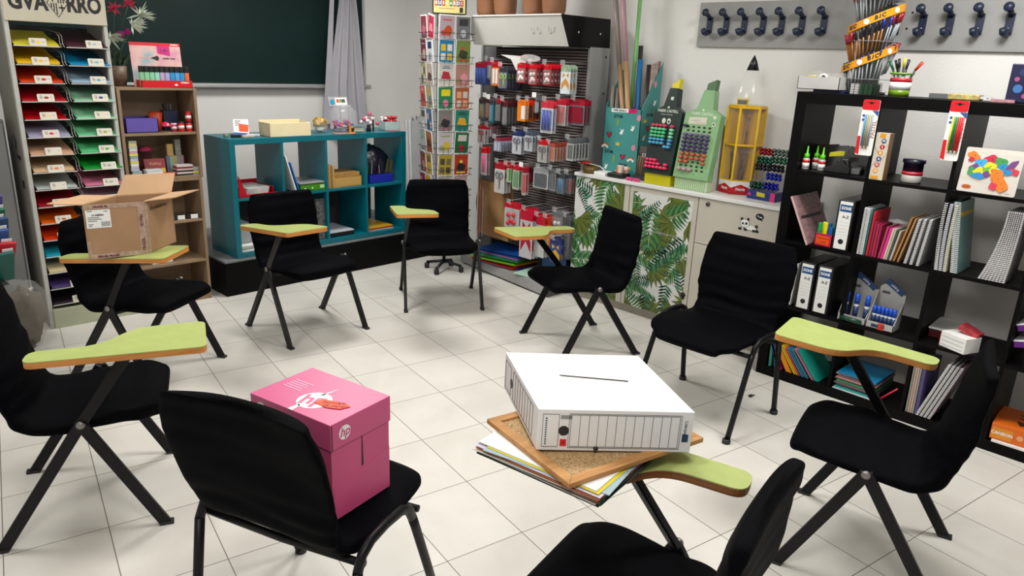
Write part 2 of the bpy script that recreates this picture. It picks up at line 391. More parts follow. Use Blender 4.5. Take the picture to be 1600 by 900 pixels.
def tablet_chair(key, label, x, y, h, T0, tyaw, tpitch, seed, edge=None, cov=1.0):
    h = R(h); t = thing('tablet_arm_chair', label, 'chair', (x, y, 0), h, 'black covered chairs with a green writing tablet')
    cover_mesh(SEAT, seed, wr=cov).build('fabric_cover', fabric(), t, subsurf=1)
    # tablet in chair coordinates
    c, s = math.cos(-h), math.sin(-h); dx, dy = T0[0]-x, T0[1]-y
    lx, ly = c*dx-s*dy, s*dx+c*dy; ty = R(tyaw)-h; tp = R(tpitch)
    M = Matrix.Translation((lx, ly, T0[2])) @ Matrix.Rotation(ty, 4, 'Z') @ Matrix.Rotation(-tp, 4, 'Y')
    tb = MB().prism(TAB, 0.003, M @ Matrix.Translation((0, 0, -0.003))).build('writing_tablet', greenm, t)
    MB().prism(TAB, 0.021, M @ Matrix.Translation((0, 0, -0.024))).build('wooden_edge', edge or edgem, tb, bevel=0.002)
    TABLETS[key] = Matrix.Translation((x, y, 0)) @ Matrix.Rotation(h, 4, 'Z') @ M
    att = M @ Vector((0.285, 0.10, -0.03)); att2 = M @ Vector((0.36, 0.12, -0.027))
    mm = metal_black()
    jy = 0.252
    def leg(p, q, w=0.036, d=0.02):
        lg = MB(); lg.bar(p, q, d, w, up=(1, 0, 0.6)); return lg
    # tablet side: one straight bar from the rear foot up through the joint to the tablet
    for sgn in (-1, 1):
        J = (0.03, sgn*jy, 0.43)
        rear = MB().bar((-0.252, sgn*0.262, 0.0), J, 0.02, 0.038, up=(1, 0, 0.6)).build('leg', mm, t, bevel=0.004)
        MB().box(-0.276, -0.23, sgn*0.262-0.013, sgn*0.262+0.013, 0, 0.012).build('foot_cap', BLACK(), rear)
        fr = MB().bar((0.252, sgn*0.262, 0.0), (0.03, sgn*(jy+0.006), 0.43), 0.02, 0.038, up=(1, 0, -0.6)).build('leg', mm, t, bevel=0.004)
        MB().box(0.23, 0.276, sgn*0.262-0.013, sgn*0.262+0.013, 0, 0.012).build('foot_cap', BLACK(), fr)
        bolt = MB().lathe([(0, 0), (0.014, 0), (0.014, 0.008), (0.006, 0.012), (0, 0.012)], mtx=frame((0.03, sgn*(jy+0.012), 0.43), (1, 0, 0), (0, 0, 1 if sgn < 0 else -1)))
        bolt.build('joint_bolt', mat('dull_steel', (0.25, 0.24, 0.23), 0.4, 0.9), t)
    MB().bar((0.03, -jy, 0.43), tuple(att), 0.02, 0.036, up=(1, 0, 0.6)).build('tablet_support', mm, t, bevel=0.004)
    MB().bar(tuple(att-(att2-att)*0.6), tuple(att2), 0.03, 0.006).build('tablet_bracket', mm, t)
    MB().tube([(0.03, -jy, 0.40), (0.03, -0.15, 0.388), (0.03, 0.15, 0.388), (0.03, jy, 0.40)], 0.012).build('cross_bar', mm, t)
    return t
tablet_chair('A', 'tablet chair at the left edge, empty green tablet, nearest the pink box chair', 0.60, 2.785, -22.4, (0.385, 2.50, 0.700), -24.5, 0.6, 1)
tablet_chair('B', 'black covered tablet chair by the paper rack, cardboard box on its tablet', 1.165, 3.868, -58, (0.785, 3.765, 0.693), -50.9, 4.0, 2)
tablet_chair('C', 'black covered tablet chair with empty green tablet in front of the teal shelf', 2.127, 3.931, -88.4, (1.694, 3.856, 0.719), -88.2, 6.0, 3)
tablet_chair('D', 'black covered tablet chair with empty tablet before the greeting card rack', 3.139, 3.865, -122.3, (2.727, 3.89, 0.716), -120.8, 5.7, 4)
tablet_chair('E', 'black covered tablet chair with empty green tablet in front of the leaf patterned cabinet', 3.266, 2.677, 158.7, (3.412, 2.937, 0.672), 163, 3.0, 5)
tablet_chair('F', 'black covered tablet chair with empty green tablet at the right before the black shelving', 2.532, 0.676, 104.1, (2.805, 0.629, 0.692), 96.3, 2.7, 6)
tablet_chair('I', 'tablet chair at the bottom edge carrying folders, cork board and white box', 1.255, 0.765, 101, (1.528, 0.674, 0.715), 107.4, 2.0, 7, edge=edgem2)

VSEAT = [(0.235, 0.415, 0.175, 0.028, 0.0), (0.19, 0.440, 0.232, 0.034, 0.002), (0.05, 0.450, 0.255, 0.033, 0.003), (-0.10, 0.440, 0.245, 0.030, 0.006), (-0.165, 0.452, 0.225, 0.028, 0.012),
         (-0.19, 0.50, 0.222, 0.028, 0.022), (-0.203, 0.57, 0.242, 0.026, 0.032), (-0.222, 0.67, 0.252, 0.024, 0.038), (-0.245, 0.77, 0.246, 0.022, 0.040), (-0.260, 0.836, 0.222, 0.018, 0.038)]
def visitor_chair(label, x, y, h, seed):
    t = thing('visitor_chair', label, 'chair', (x, y, 0), R(h), 'black covered chairs without a tablet')
    cover_mesh(VSEAT, seed, wr=1.2, power=2.8).build('fabric_cover', fabric(), t, subsurf=1)
    mm = metal_black()
    for s in (-1, 1):
        a = (0.232, s*0.268, 0.0); b = (0.10, s*0.262, 0.36)
        fr = MB().tube([a, (0.17, s*0.266, 0.17), b, (0.085, s*0.262, 0.395)], 0.0125, 12, ry=1.25).build('leg', mm, t)
        MB().lathe([(0, 0), (0.02, 0), (0.018, 0.02), (0, 0.02)], a, 12).build('foot_cap', BLACK(), fr)
        rr = MB().tube([(-0.23, s*0.268, 0), (-0.205, s*0.266, 0.2), (-0.18, s*0.262, 0.395)], 0.0125, 12, ry=1.25).build('leg', mm, t)
        MB().lathe([(0, 0), (0.02, 0), (0.018, 0.02), (0, 0.02)], (-0.23, s*0.268, 0), 12).build('foot_cap', BLACK(), rr)
        MB().tube([(0.085, s*0.262, 0.395), (0.066, s*0.262, 0.430), (0.03, s*0.262, 0.450), (-0.05, s*0.262, 0.457), (-0.12, s*0.262, 0.452), (-0.16, s*0.262, 0.432), (-0.18, s*0.262, 0.395)], 0.0125, 12, ry=1.25).build('side_rail', mm, t)
    MB().tube([(0.12, -0.262, 0.40), (0.12, 0, 0.392), (0.12, 0.262, 0.40)], 0.011).build('cross_bar', mm, t)
    MB().tube([(-0.15, -0.262, 0.40), (-0.15, 0, 0.392), (-0.15, 0.262, 0.40)], 0.011).build('cross_bar', mm, t)
    return t
visitor_chair('wide black covered chair with no tablet, empty, beside the panda cabinet', 3.084, 1.683, 180, 11)
visitor_chair('black covered chair seen from behind with the pink paper box on its seat', 0.90, 1.653, 22.4, 12)
# ------------------------------------------------------------------ far side: paper rack, bookcase, teal shelf
creamm = mat('cream_enamel', (0.50, 0.46, 0.36), 0.45, var=0.06, nscale=6)
wirem = mat('light_grey_wire', (0.50, 0.49, 0.47), 0.4, 0.0, var=0)
gpost = mat('grey_white_upright', (0.46, 0.45, 0.42), 0.45, var=0.06)
t = thing('paper_display_rack', 'tall cream metal rack of coloured paper sheets beside the wooden bookcase', 'display rack', (0.93, 4.83, 0))
W, D, H = 0.505, 0.36, 1.98
MB().box(0, 0.022, -0.005, 0.03, 0.0, H).build('upright', gpost, t, bevel=0.002)
MB().box(W-0.02, W, -0.005, 0.03, 0.0, H).build('upright', gpost, t, bevel=0.002)
MB().box(0, 0.012, 0.03, D, 0.0, H).build('side_panel', mat('taupe_side_panel', (0.24, 0.22, 0.19), 0.5, var=0.1, nscale=5), t)
MB().box(W-0.012, W, 0.03, D, 0.0, H).build('side_panel', mat('grey_side_panel', (0.30, 0.29, 0.27), 0.5, var=0.1, nscale=5), t)
MB().box(0.012, W-0.012, D-0.012, D, 0.12, H-0.25).build('back_panel', mat('dark_back_panel', (0.05, 0.06, 0.055), 0.6), t)
MB().box(0.02, W-0.0, -0.02, D, 0.0, 0.118).build('plinth', mat('pale_green_enamel', (0.40, 0.42, 0.30), 0.4, var=0.08, nscale=5), t, bevel=0.003)
hd = MB().box(0.005, W, -0.012, 0.03, 1.745, H).build('header', creamm, t, bevel=0.002)
tx = MB(); text(tx, 'GVA', 0.118, FY(0.122, -0.0125, 1.845), bold=0.0045, sx=0.78); text(tx, 'RRO', 0.118, FY(0.394, -0.0125, 1.845), bold=0.0045, sx=0.74)
tx.build('lettering', BLACK(), hd)
em = MB()
F0 = FY(0.262, -0.0124, 1.848)
em.prism([(0, -.075), (.052, 0), (0, .075), (-.052, 0)], 0.0003, F0, 0)
em.prism([(0, -.069), (.047, 0), (0, .069), (-.047, 0)], 0.0006, F0, 1)
for x in (-.032, -.02, -.008): em.prism([(x, 0.0), (x+.006, 0), (x+.006, -0.069+abs(x)*1.38), (x, -0.069+abs(x+.0)*1.5)], 0.0009, F0, 0)
for x in (.004, .016, .028): em.prism([(x, 0), (x+.006, 0), (x+.006, .06-abs(x)*1.35), (x, .069-abs(x)*1.4)], 0.0009, F0, 0)
em.prism([(-.036, .018), (-.006, .018), (-.006, .026), (-.036, .026)], 0.001, F0, 0); em.prism([(-.024, .006), (-.018, .006), (-.018, .040), (-.024, .040)], 0.001, F0, 0)
em.prism([(.006, -.026), (.036, -.026), (.036, -.018), (.006, -.018)], 0.001, F0, 0); em.prism([(.018, -.04), (.024, -.04), (.024, -.006), (.018, -.006)], 0.001, F0, 0)
em.build('coat_of_arms', [BLACK(), creamm], hd)
lefts = ['#C9BE2C', '#D9A800', '#D8380C', '#A80A18', '#B40512', '#9C98B4', '#C79A7C', '#C9A983', '#AEB8B4', '#8F0A1C', '#D85A0A', '#C93408', '#1290A8', '#C9B68E', '#4A3A72', '#241820']
rights = ['#3C1420', '#0A86B4', '#8FA9BC', '#8DBFA0', '#84C79C', '#6FC08C', '#4FB070', '#0A8A2A', '#C9708C', '#B79AAE', '#7A2430', '#D8B04A', '#3A5AA0', '#A0B8C8', '#5A8A4A', '#403038']
dots = ['#D8C820', '#D8A010', '#B80A20', '#98102A', '#E0B890', '#B80A50', None, '#D86A30', None, '#A02030', '#B04020', '#C03020', '#2080A0', '#C03020', '#9080B0', '#B02030']
dotr = ['#90B0C0', '#60A8C0', '#4098B0', '#203878', None, '#80A030', '#509040', '#909090', '#9A9A9A', None, '#B05050', '#C0A050', '#4060A0', '#90A0B0', '#508040', '#705060']
names = ['pale yellow', 'golden yellow', 'orange red', 'crimson', 'scarlet', 'lilac', 'salmon', 'sand', 'silver grey', 'dark red', 'bright orange', 'vermilion', 'turquoise blue', 'cream', 'violet', 'near black']
namer = ['maroon', 'cyan blue', 'powder blue', 'pale mint', 'mint green', 'light green', 'mid green', 'bright green', 'rose pink', 'mauve pink', 'brown red', 'ochre', 'royal blue', 'ice blue', 'olive green', 'plum']
sl = 0.23       # the shelves slope down towards the front
for i in range(16):
    z = 1.622-0.0985*i
    for c, (x0, x1, cols, dts, nms) in enumerate(((0.032, 0.245, lefts, dots, names), (0.285, 0.497, rights, dotr, namer))):
        sh = MB(); 
        sh.box(x0-0.005, x1+0.005, -0.012, -0.006, z-0.006, z-0.001)
        for yy in (0.08, 0.2, 0.32): sh.bar((x0-.01, yy, z-0.004+yy*sl), (x1+.01, yy, z-0.004+yy*sl), 0.002)
        for xx in (x0+.03, x1-.03): sh.bar((xx, -0.01, z-0.005), (xx, 0.33, z-0.005+0.34*sl), 0.003)
        xs = x1+0.012 if c == 0 else x0-0.014
        sh.tube([(xs, -0.01, z-0.003), (xs, 0.02, z+0.012), (xs, 0.022, z+0.055), (xs, 0.08, z+0.075), (xs, 0.3, z+0.090)], 0.0013, 5)
        sh.build('wire_shelf', wirem, t)
        lx = x0+0.075 if c == 0 else x0+0.10
        if i > 11: lx += 0.03 if c == 0 else 0
        cd = MB(); FL = frame((lx, -0.0135, z-0.004), (1, 0, 0), (0, 0.35, 1))
        cd.prism(rrect(-.004, 0.079, 0, 0.045, 0.006), 0.002, FL)
        card = cd.build('price_card', mat('ivory_card', (0.60, 0.56, 0.47), 0.5, var=0.03), t)
        pr_ = MB(); 
        if dts[i]: pr_.prism(circ(0.040, 0.024, 0.012, 16, 0.007), 0.0005, FL @ Matrix.Translation((0, 0, 0.002)), 0)
        for k, (a, b, y_) in enumerate(((0.008, 0.018, 0.034), (0.008, 0.023, 0.028), (0.008, 0.022, 0.024), (0.059, 0.068, 0.025), (0.008, 0.021, 0.018))):
            pr_.prism([(a, y_), (b, y_), (b, y_+0.0022), (a, y_+0.0022)], 0.0004, FL @ Matrix.Translation((0, 0, 0.002)), 1)
        pr_.build('print', [cm(dts[i] or '#E8DCC0', 0.5), mat('grey_print', (0.12, 0.1, 0.09), 0.6, var=0)], card)
        # the sheets themselves lie on the shelf
        th = (0.006, 0.010, 0.008, 0.013)[(i*3+c) % 4]
        pm = MB(); nseg = 8; g = []
        for a in range(nseg+1):
            yy = -0.008+0.31*a/nseg; zz = z+0.001+yy*sl + (0.0 if a else -0.001)
            g.append((yy, zz+0.004*math.sin(a*0.9+i)))
        a0, a1 = x0+0.002*((i*7+c) % 3), x1-0.004*((i*5+c) % 3)
        vs = []
        for yy, zz in g: vs += [(a0, yy, zz), (a1, yy, zz), (a1, yy, zz+th), (a0, yy, zz+th)]
        fs = [(0, 1, 2, 3), (4*nseg+3, 4*nseg+2, 4*nseg+1, 4*nseg)]
        for a in range(nseg):
            b = a*4
            for p, q in ((0, 1), (1, 2), (2, 3), (3, 0)): fs.append((b+q, b+p, b+4+p, b+4+q))
        pm.add(vs, fs)
        o = pm.build('paper_stack', cm(cols[i], 0.38, var=0.02), None, loc=(0.93, 4.83, 0))
        tag(o, '%s sheets in the %s rack column, %s' % (nms[i], 'left' if c == 0 else 'right', 'top shelf' if i == 0 else 'bottom shelf' if i == 15 else 'under the %s ones' % nms[i-1]), 'paper', 'coloured sheets in the paper rack')
sk = MB(); FS = frame((-0.0005, 0.14, 1.0), (0, -1, 0), (0, 0, 1))
for (a, b) in (((-.03, .10), (-.005, .07)), ((-.005, .07), (-.02, .02)), ((-.02, .02), (.0, -.02)), ((-.03, -.02), (.045, -.015)), ((0, -.02), (.05, -.03))):
    sk.bar((-0.001, 0.14-a[0], 1.03+a[1]), (-0.001, 0.14-b[0], 1.03+b[1]), 0.008)
sk.box(-0.002, -0.0003, 0.10, 0.145, 0.83, 0.875)
sk.build('black_scuff_marks', BLACK(), t)

# grey cupboard and glazed door at the far left
t = thing('grey_cupboard', 'plain grey metal cupboard standing left of the paper rack', 'cupboard', (0.28, 4.95, 0))
MB().box(0, 0.60, 0.0, 0.6, 0.05, 1.22).build('body', mat('grey_cupboard_steel', (0.13, 0.13, 0.125), 0.5, var=0.08, nscale=4), t, bevel=0.004)
MB().box(0.01, 0.59, -0.018, 0, 0.06, 1.2).build('door', mat('grey_cupboard_door', (0.17, 0.17, 0.165), 0.5, var=0.08, nscale=4), t, bevel=0.003)
MB().box(0.02, 0.58, 0.02, 0.58, 0, 0.05).build('plinth', BLACK(), t)
MB().box(0.05, 0.06, -0.03, -0.018, 0.6, 0.72).build('handle', wirem, t)
MB().box(-0.55, 0.86, 5.94, 5.99, 0.0, 2.2).build('door_1', mat('green_grey_door_leaf', (0.10, 0.17, 0.15), 0.5, var=0.08, nscale=3), kind='structure', bevel=0.004)

# clear bag on the floor beside the rack
def blob(name, c, r, m, parent=None, seed=0, amp=0.25, n=18, sq=(1, 1, 1)):
    vs = []; fs = []
    for i in range(n+1):
        th = PI*i/n
        for k in range(n*2):
            ph = PI*k/n; d = Vector((math.sin(th)*math.cos(ph), math.sin(th)*math.sin(ph), math.cos(th)))
            q = 1+amp*noise.noise(d*1.8+Vector((seed, seed*2, 0)))+amp*0.4*noise.noise(d*6+Vector((seed, 0, 3)))
            vs.append((c[0]+d.x*r*q*sq[0], c[1]+d.y*r*q*sq[1], max(c[2]+d.z*r*q*sq[2], 0.004)))
    W2 = n*2
    for i in range(n):
        for k in range(W2): fs.append((i*W2+k, (i+1)*W2+k, (i+1)*W2+(k+1) % W2, i*W2+(k+1) % W2))
    return MB().add(vs, fs, 0, True).build(name, m, parent)
clearm = mat('clear_plastic_film', (0.75, 0.75, 0.72), 0.18, var=0, alpha=0.14, spec=0.8)
clearm2 = mat('clear_rigid_plastic', (0.80, 0.82, 0.84), 0.12, var=0, alpha=0.16, spec=0.9)
t = thing('plastic_bag', 'bulging clear plastic bag of beige stuffing on the floor beside the paper rack', 'bag', (0.77, 4.62, 0))
blob('film', (0, 0, 0.19), 0.165, clearm, t, 3, 0.2, sq=(0.8, 0.8, 1.15))
blob('stuffing', (0, 0, 0.175), 0.135, mat('beige_stuffing', (0.12, 0.095, 0.065), 0.9, var=0.25, nscale=12), t, 5, 0.25, sq=(0.8, 0.8, 1.15))

# second stand of notebooks at the left edge of the picture
t = thing('notebook_stand', 'wire stand with tiers of coloured notebooks at the left edge behind the nearest tablet chair', 'display rack', (0.40, 4.12, 0), R(4))
f = MB()
for x in (0, 0.24):
    for y in (0.22, 0.3): f.box(x-.008, x+.008, y-.008, y+.008, 0, 0.95+y*0.5)
for z in (0.08, 0.3, 0.5): f.box(0, 0.25, 0.0, 0.305, z, z+0.006)
f.build('frame', mat('dark_wire', (.03, .03, .03), .4, var=0), t)
nbc = ['#7A1A28', '#1C2A66', '#1F6A48', '#4A3F86', '#1E6048', '#24406A', '#2A4A8A', '#B8142A', '#1A5A50', '#D8C070', '#B01828']
for k, c in enumerate(nbc[:9]):
    z = 1.0-0.053*k; y = 0.20-0.018*k
    mx_ = Matrix.Translation((0.15, y, z)) @ Matrix.Rotation(R(-60), 4, 'X') @ Matrix.Rotation(R(4*math.sin(k*2)), 4, 'Z')
    o = MB().box(-0.14, 0.155+0.008*math.sin(k*3), -0.09, 0.09, -0.008, 0.008, mtx=mx_).build('notebook', cm(c, 0.5), None, loc=(0.40, 4.12, 0), rz=R(4), bevel=0.002)
    tag(o, '%s notebook fanned in the left edge stand, %s' % (['wine red', 'navy blue', 'dark green', 'purple', 'forest green', 'slate blue', 'bright blue', 'cherry red', 'teal green'][k], 'rearmost' if k == 0 else 'before the %s one' % ['wine red', 'navy blue', 'dark green', 'purple', 'forest green', 'slate blue', 'bright blue', 'cherry red'][k-1]), 'notebook', 'notebooks in the stand at the left edge')
    tgm = Matrix.Translation((0.15, y-0.006, z)) @ Matrix.Rotation(R(-60), 4, 'X') @ Matrix.Rotation(R(4*math.sin(k*2)), 4, 'Z')
    MB().box(0.10, 0.145, -0.108, -0.065, 0.008, 0.0095, mtx=mx_).build('white_price_tag', WHITE(), o)

# ------------------------------------------------------------------ wooden bookcase
oak = wood_mat('pale_oak_chipboard', (0.20, 0.13, 0.075), (0.30, 0.20, 0.12), (5, 5, 1.6))
oakv = oak
t = thing('wooden_bookcase', 'narrow oak bookcase of two stacked units between paper rack and teal shelf', 'bookcase', (1.448, 4.84, 0))
W, D = 0.465, 0.30
def shelf_unit(z0, z1, levels, w, dx=0.0):
    MB().box(dx, dx+0.018, 0, D, z0, z1).build('side', oak, t, bevel=0.001)
    MB().box(dx+w-0.018, dx+w, 0, D, z0, z1).build('side', oak, t, bevel=0.001)
    MB().box(dx+0.018, dx+w-0.018, D-0.006, D, z0, z1).build('back_panel', oak, t)
    for z in levels: MB().box(dx+0.018, dx+w-0.018, 0.002, D-0.006, z-0.016, z).build('shelf', oak, t, bevel=0.001)
shelf_unit(0.0, 0.835, [0.835, 0.562, 0.285, 0.06], W-0.006)
MB().box(0.018, W-0.02, 0.004, 0.016, 0.0, 0.045).build('kick_board', oak, t)
shelf_unit(0.836, 1.403, [0.852, 1.13, 1.403], W+0.004)

# things in the bookcase
Y0 = 4.865
t = thing('storage_box', 'open violet cardboard box on the upper shelf of the wooden bookcase', 'box', (1.485, Y0, 1.131))
f = MB(); w_, d_, h_ = 0.19, 0.18, 0.088
f.box(0, w_, 0, .004, 0, h_); f.box(0, w_, d_-.004, d_, 0, h_); f.box(0, .004, 0, d_, 0, h_); f.box(w_-.004, w_, 0, d_, 0, h_); f.box(0, w_, 0, d_, 0, .004)
f.build('body', cm('#5A4AA0', 0.6), t)
def can(label, x, y, z, r, h, c, lid='#15151A', name='glue_tub', cat='tub'):
    t = thing(name, label, cat, (x, y, z))
    MB().lathe([(0, 0), (r*.96, 0), (r, .003), (r, h*.82), (r*.9, h*.86), (0, h*.86)], n=20).build('body', cm(c, 0.4), t)
    MB().lathe([(0, h*.84), (r*.95, h*.84), (r*.95, h*.98), (r*.8, h), (0, h)], n=20).build('lid', cm(lid, 0.4), t)
    MB().lathe([(r*1.01, h*.3), (r*1.01, h*.6)], n=20).build('label_band', cm('#E8E0DC', 0.5), t)
can('small red tub with white label and black lid, left of the pair in the bookcase', 1.818, 4.875, 1.131, 0.018, 0.062, '#C0101C')
can('small red tub with white label, lower one under the single stacked tub', 1.868, 4.875, 1.131, 0.018, 0.062, '#C8101C')
can('small red tub with black base stacked on another tub in the bookcase', 1.868, 4.875, 1.194, 0.018, 0.06, '#B01020', '#C01020')
can('squat pink and white tub beside the red tubs in the bookcase', 1.782, 4.90, 1.131, 0.02, 0.05, '#B02A48', '#E8C8D0')
o = blob('wrapped_ball', (0, 0, 0), 0.031, mat('pink_foil', hx('#C02848'), 0.25, var=0.5, nscale=60), None, 2, 0.1, n=10); o.location = (1.722, 4.87, 1.163); tag(o, 'shiny pink foil ball beside the violet box', 'ball')
t = thing('popcorn_cup', 'orange and red tapered cup standing behind the pink ball', 'cup', (1.70, 4.97, 1.131))
MB().lathe([(0, 0), (0.030, 0), (0.042, 0.115), (0.039, 0.115), (0.028, 0.004), (0, .004)], n=20).build('cup_wall', mat('orange_red_cup', hx('#B8401C'), 0.4, var=0.4, nscale=40), t)
t = thing('sharpener_case', 'dark navy case of pens in the bookcase behind the red tubs', 'pen case', (1.745, 4.96, 1.131))
MB().box(0, 0.095, 0, 0.06, 0, 0.125).build('case', cm('#0E1C3C', 0.4), t, bevel=0.006)
for k in range(4):
    MB().bar((0.02+.02*k, 0.03, 0.12), (0.015+.024*k, 0.04, 0.165), 0.007).build('pen', cm('#20283C', 0.4), t)
# sticky notes and small goods, second shelf (top z 0.852)
def notes(label, x, y, z, w, d, cols, hh=0.013, rz=0.0, name='sticky_note_block', cat='sticky notes', group=None):
    t = thing(name, label, cat, (x, y, z), rz, group)
    for k, c in enumerate(cols):
        MB().box(0.001*(k % 3), w-0.001*((k*2) % 3), 0, d, k*hh, (k+1)*hh-0.0008).build('pad', cm(c, 0.6), t)
    return t
for k, cols in enumerate((['#C86A38', '#C8B838', '#8A9AA8'], ['#A8B0B8', '#B8A8C0', '#D8D8D0'], ['#C8C060', '#B8B8B8', '#8098A8'], ['#D0D058', '#C898A8', '#C8D0C8'], ['#B8B8A8', '#D0C080', '#A0A898'])):
    notes('striped block of sticky notes in the tower by the bookcase side, %s' % ['at its foot', 'second from its foot', 'in its middle', 'second from its top', 'topmost'][k], 1.487+0.004*(k == 0), 4.86, 0.853+0.0465*k, 0.058 if k == 0 else 0.048, 0.05, cols, 0.0152, group='sticky note tower in the bookcase')
t = thing('card_packet', 'red and yellow printed packet with white lettering in the wooden bookcase', 'packet', (1.60, 4.95, 0.853), R(-3))
F1 = frame((0, 0, 0), (1, 0, 0), (0, 0.25, 1))
MB().prism([(0, 0), (0.125, 0), (0.125, 0.105), (0, 0.105)], 0.006, F1 @ Matrix.Translation((0, 0, -.006))).build('packet_body', cm('#A01824', 0.4), t)
mb = MB(); mb.prism([(0.004, 0.004), (0.121, 0.004), (0.121, 0.045), (0.04, 0.036), (0.004, 0.05)], 0.0004, F1, 0); mb.build('yellow_patch', cm('#D8B814', 0.4), t)
mb = MB(); text(mb, 'Rathay', 0.026, F1 @ Matrix.Translation((0.066, 0.074, 0))); mb.build('lettering', cm('#E8C8A0', 0.5), t)
o = blob('pink_purse', (0, 0, 0), 0.04, mat('pink_fabric', hx('#B02858'), 0.6, var=0.2), None, 7, 0.25, n=10, sq=(1.1, .6, .8)); o.location = (1.625, 5.0, 1.0); 
tag(o, 'lumpy pink pouch propped behind the red and yellow packet', 'pouch')
o = MB().box(0, 0.13, 0, 0.02, 0, 0.155).build('dark_red_box', cm('#5A1020', 0.5), None, loc=(1.56, 5.09, 0.853), bevel=0.002); tag(o, 'dark red box standing at the back of the bookcase behind the pink pouch', 'box')
notes('white and blue block of paper slips lying at the front of the bookcase shelf', 1.572, 4.85, 0.853, 0.098, 0.07, ['#2A7090', '#C8C8C4', '#D8D8D4', '#C0C4C8'], 0.012)
o = MB().box(0, 0.075, 0, 0.06, 0, 0.018).build('red_packet', cm('#C01828', 0.35), None, loc=(1.683, 4.86, 0.853), rz=R(8), bevel=0.002); tag(o, 'flat glossy red packet between white slips and booklet pile', 'packet')
t = thing('greeting_booklet', 'striped pastel booklet standing open behind the booklet pile', 'booklet', (1.74, 4.97, 0.853))
for k, c in enumerate(('#6A7A8C', '#9AB0A8', '#B8A858', '#7C9890', '#A87888')):
    MB().box(0.022*k, 0.022*k+0.022, 0, 0.012, 0, 0.115).build('stripe', cm(c, 0.5), t)
o = MB().box(0, 0.038, 0, 0.03, 0, 0.075).build('wooden_block', cm('#C8A868', 0.5), None, loc=(1.748, 4.965, 0.969), bevel=0.001); tag(o, 'upright pale tan box standing on the striped booklet', 'box')
o = MB().box(0, 0.036, 0, 0.03, 0, 0.105).build('slim_grey_box', mat('grey_print_box', hx('#8A8A84'), 0.5, var=0.35, nscale=60), None, loc=(1.80, 4.965, 0.969), bevel=0.001); tag(o, 'taller grey printed box right of the tan box', 'box')
for k in range(6):
    o = MB().box(0, 0.10, 0, 0.075, 0, 0.0105).build('booklet', cm(['#3A2A34', '#C8C4C0', '#4A2430', '#B8B4B0', '#8A1C2A', '#C0B8B8'][k], 0.4), None, loc=(1.757+0.002*(k % 2), 4.852, 0.853+0.0112*k), rz=R(2-k), bevel=0.0008)
    tag(o, '%s booklet in the low pile at the bookcase front, %s' % (['dark plum', 'white', 'dark wine', 'pale grey', 'red', 'pale pink grey'][k], ['lowest', 'second lowest', 'third lowest', 'third from its top', 'second from its top', 'topmost'][k]), 'booklet', 'booklet pile in the bookcase')
notes('short stack of grey and yellow notes right of the booklet pile', 1.862, 4.86, 0.853, 0.042, 0.05, ['#8A9A7A', '#D0C428', '#8A8A94', '#A0A4A8'], 0.012)
for k, x in enumerate((1.715, 1.80)):
    t = thing('ink_box', 'small black and white box on the middle shelf of the bookcase, %s of the two' % ('left' if k == 0 else 'right'), 'box', (x, 4.865, 0.563), R(-8))
    MB().box(0, 0.065, 0, 0.05, 0, 0.032).build('carton', cm('#14141A', 0.4), t, bevel=0.001)
    MB().box(0.022, 0.066, -0.0006, 0, 0.002, 0.03).build('white_label', WHITE(), t)
t = thing('white_carton', 'white printed carton on the lower shelf of the bookcase', 'box', (1.555, 4.87, 0.287), R(3))
MB().box(0, 0.13, 0, 0.08, 0, 0.058).build('carton', WHITE(), t, bevel=0.001)
mb = MB(); text(mb, 'Raster', 0.02, FY(0.05, -0.0004, 0.035)); mb.build('lettering', BLACK(), t)
# on the bookcase: highlighter display and plant
t = thing('highlighter_display', 'red countertop display of pastel highlighters on the wooden bookcase', 'pen display', (1.598, 4.845, 1.403), R(-1))
redd = cm('#C8061A', 0.35)
f = MB(); f.box(0, 0.30, 0, .003, 0, .042); f.box(0, .003, 0, .11, 0, .042); f.box(.297, .30, 0, .11, 0, .042); f.box(0, .3, 0, .11, 0, .003); f.build('tray', redd, t)
mb = MB(); text(mb, 'STABILO', 0.013, FY(0.255, -0.0004, 0.03), bold=0.0005); mb.prism([(0, 0), (.022, 0), (.02, .006), (.012, .012), (.004, .01)], 0.0004, FY(0.19, -0.0003, 0.012)); mb.build('lettering', WHITE(), t)
FB = frame((-0.01, 0.11, 0.0), (1, 0, 0), (0, 0.10, 1))
pm = bpy.data.materials.new('pastel_sky_print'); pm.use_nodes = True; nt = pm.node_tree
tcn = nt.nodes.new('ShaderNodeTexCoord'); nn = nt.nodes.new('ShaderNodeTexNoise'); nn.inputs['Scale'].default_value = 9; rr_ = nt.nodes.new('ShaderNodeValToRGB')
el = rr_.color_ramp.elements; el[0].position = .3; el[0].color = (*hx('#C98AA0'), 1); el[1].position = .7; el[1].color = (*hx('#8AA8B0'), 1); e = el.new(.5); e.color = (*hx('#D8B0A8'), 1)
nt.links.new(tcn.outputs['Object'], nn.inputs['Vector']); nt.links.new(nn.outputs['Fac'], rr_.inputs[0]); nt.links.new(rr_.outputs[0], nt.nodes['Principled BSDF'].inputs['Base Color'])
MB().prism([(0, 0), (0.30, 0), (0.30, 0.262), (0, 0.262)], 0.003, FB @ Matrix.Translation((0, 0, -.003))).build('header_card', pm, t)
MB().prism([(0, 0.245), (0.30, 0.245), (0.30, 0.264), (0, 0.264)], 0.0005, FB).build('red_strip', redd, t)
mb = MB(); text(mb, 'STABILO', 0.012, FB @ Matrix.Translation((0.265, 0.2545, 0.0006)), bold=0.0005); mb.build('strip_lettering', WHITE(), t)
